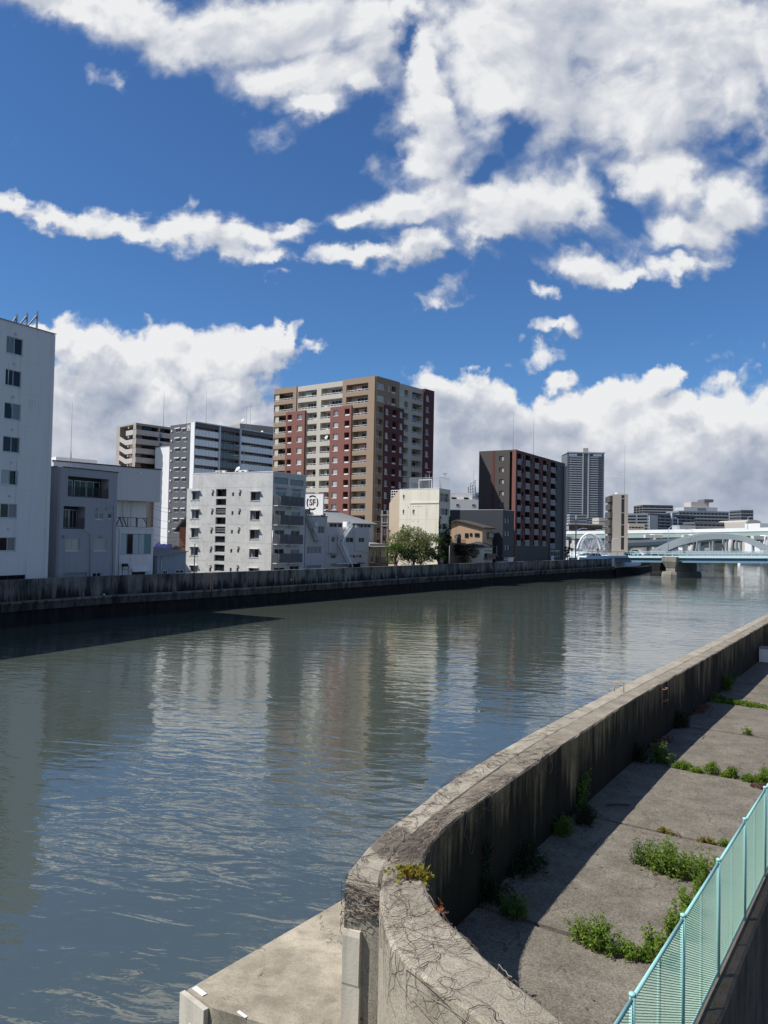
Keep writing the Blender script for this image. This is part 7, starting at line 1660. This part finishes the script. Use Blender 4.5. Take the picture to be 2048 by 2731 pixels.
def boat(label, px, py, Y, L, hullm, cabm):
    c = atZ(px, py, 0); s = Y/c.y if 0 else 1; root = thing('boat', label, 'boat', tuple(c)); mb = MB(); h = 1.3
    def sec(x, w_, zt): return [c+Vector((x, -w_, zt)), c+Vector((x, -w_*.7, -.3)), c+Vector((x, w_*.7, -.3)), c+Vector((x, w_, zt))]
    mb.loft([sec(-L/2, 1.5, h), sec(-L*.2, 1.9, h), sec(L*.2, 1.8, h*1.05), sec(L*.42, 1.0, h*1.2), sec(L*.52, .1, h*1.35)]); mb.build('hull', hullm, root)
    mb = MB(); mb.hexa([c+Vector(p) for p in ((-L*.38, -1.3, h), (L*.22, -1.3, h), (L*.22, 1.3, h), (-L*.38, 1.3, h), (-L*.36, -1.2, h+1.9), (L*.14, -1.2, h+1.9), (L*.14, 1.2, h+1.9), (-L*.36, 1.2, h+1.9))]); o = mb.build('cabin', cabm, root)
    mb = MB(); mb.quad(c+Vector((-L*.33, -1.32, h+.8)), c+Vector((L*.16, -1.32, h+.8)), c+Vector((L*.14, -1.27, h+1.5)), c+Vector((-L*.33, -1.27, h+1.5))); mb.build('window', M['glass'], o)
plain('boat_yellow', (.55, .30, .06), .4)
boat('white excursion boat moored beyond the arch bridge at the right', 2004, 1506, 340, 11, M['white_steel'], M['white_steel']); boat('small orange yellow boat left of the white boat', 1936, 1501, 360, 8, M['boat_yellow'], M['boat_yellow'])
# utility poles and wires
def upole(label, px, yt, yb, Y, arms=2, r=.16, mat='grey_metal'):
    p = atY(px, yb, Y); p.z = 3; z1 = atY(px, yt, Y).z; root = thing('utility_pole', label, 'utility pole', tuple(p)); mb = MB(); mb.tube([p, Vector((p.x, p.y, z1))], [r, r*.7], 8); mb.build('pole', M[mat], root, True)
    for k in range(arms): mb = MB(); z = z1-.5-k*1.1; mb.bar(Vector((p.x-1.3, p.y, z)), Vector((p.x+1.3, p.y+.6, z)), .14); mb.build('cross_arm', M['grey_metal'], root)
    return p, z1
upole('slender grey steel pole before the white concrete block', 517, 1441, 1545, 112, 0, .09); upole('concrete utility pole with cross arms left of the white arch', 1535, 1374, 1490, 222, 4, .2)
upole('thin pole between the ivy and the dark shrub', 1198, 1455, 1508, 148, 0, .08)
def wire(label, pts, r=.018):
    root = thing('power_line', label, 'power line', tuple(pts[0]), 'wires behind the low roofs'); mb = MB(); out = []
    for a, b in zip(pts, pts[1:]):
        for k in range(9): u = k/8; q = a.lerp(b, u); out.append(q-ZZ*(.9*4*u*(1-u)))
    mb.tube(out, r, 4); mb.build('cable', M['black'], root)
for i, (y0, y1) in enumerate(((1342, 1340), (1352, 1350), (1378, 1372), (1398, 1392), (1418, 1420), (1436, 1425))):
    wire('one of the thin sagging wires between the hall and the white concrete block', [atY(400, y0, 108), atY(505, y1, 128)])
# brick house sliver, tarp and shrubs behind the shed
p0, p1 = atY(478, 1440, 132), atY(510, 1440, 132); B = Bldg('brick_house', 'sliver of a rusty brick house with a dark gable behind the shed', 'house', rectpts(p0, p1, 6), 3, atY(490, 1406, 132).z, M['brickred'], parapet=0); B.finish()
f = B.f[0]; mb = MB(); L = f.L; zz = B.z1; mb.hexa([f.P(-.8, zz-.8, .4), f.P(L, zz+2.6, .4), f.P(L, zz+2.6, -6.4), f.P(-.8, zz-.8, -6.4), f.P(-.8, zz-.5, .4), f.P(L, zz+2.95, .4), f.P(L, zz+2.95, -6.4), f.P(-.8, zz-.5, -6.4)]); mb.build('roof', M['roof_dark'], B.root)
window(B.root, f, .5, 1.3, 5.5, 7, -.06, 2, M['dark_metal'], M['glass'], add=False)
plain('tarp_blue', (.10, .11, .36), .6); rt = thing('tarpaulin', 'blue tarpaulin on a low roof behind the shed', 'tarpaulin', tuple(atY(430, 1455, 122))); a, b = atY(414, 1452, 122), atY(446, 1452, 122)
mb = MB(); mb.loft([[a+Vector((0, w, .35*math.sin(w))) for w in (0, 1, 2, 3)]+[a+Vector((0, 3, -.9)), a+Vector((0, 0, -.9))]]+[[a.lerp(b, k/6)+Vector((0, w, .12*math.sin(2.1*k+w))) for w in (0, 1, 2, 3)]+[a.lerp(b, k/6)+Vector((0, 3, -.9)), a.lerp(b, k/6)+Vector((0, 0, -.9))] for k in range(1, 7)]); mb.build('sheet', M['tarp_blue'], rt)
B, z = far('low_house', 'low reddish wall and roof behind the shed and tarpaulin', 410, 505, 1461, 125, 5, 'brickred', 1, 4, vfrac=.2)
# signs and little things by the bridge end
for px, Y, lb, cm in ((1526, 225, 'round white mirror on a post beside the maroon tower corner', 'white_paint'), (1594, 228, 'red round road sign on a post before the white arch', 'car_red'), (1525, 220, 'small red road sign at the maroon tower foot', 'car_red')):
    y = {1526: 1432, 1594: 1466, }.get(px, 1466); p = atY(px, y, Y); rt = thing('road_sign', lb, 'sign', (p.x, p.y, 3.2)); mb = MB(); mb.tube([Vector((p.x, p.y, 3.2)), Vector((p.x, p.y, p.z))], .06, 6); mb.build('post', M['grey_metal'], rt)
    mb = MB(); mb.loft([[Vector((p.x+.42*math.cos(a*math.pi/8), p.y-.08+w, p.z+.42*math.sin(a*math.pi/8))) for a in range(16)] for w in (0, .06)]); mb.build('disc', M[cm], rt)
for px, w_, yt, Y, mt, lb in ((1508, 16, 1440, 262, 'wall_pale', 'small pale buildings at the bank road behind the maroon tower corner'), (1545, 24, 1452, 330, 'dist_pale', 'pale low building behind the white arch')):
    far('small_building', lb, px-w_/2, px+w_/2, yt, Y, 8, mt, 1, 3, vfrac=.3, z0=3)
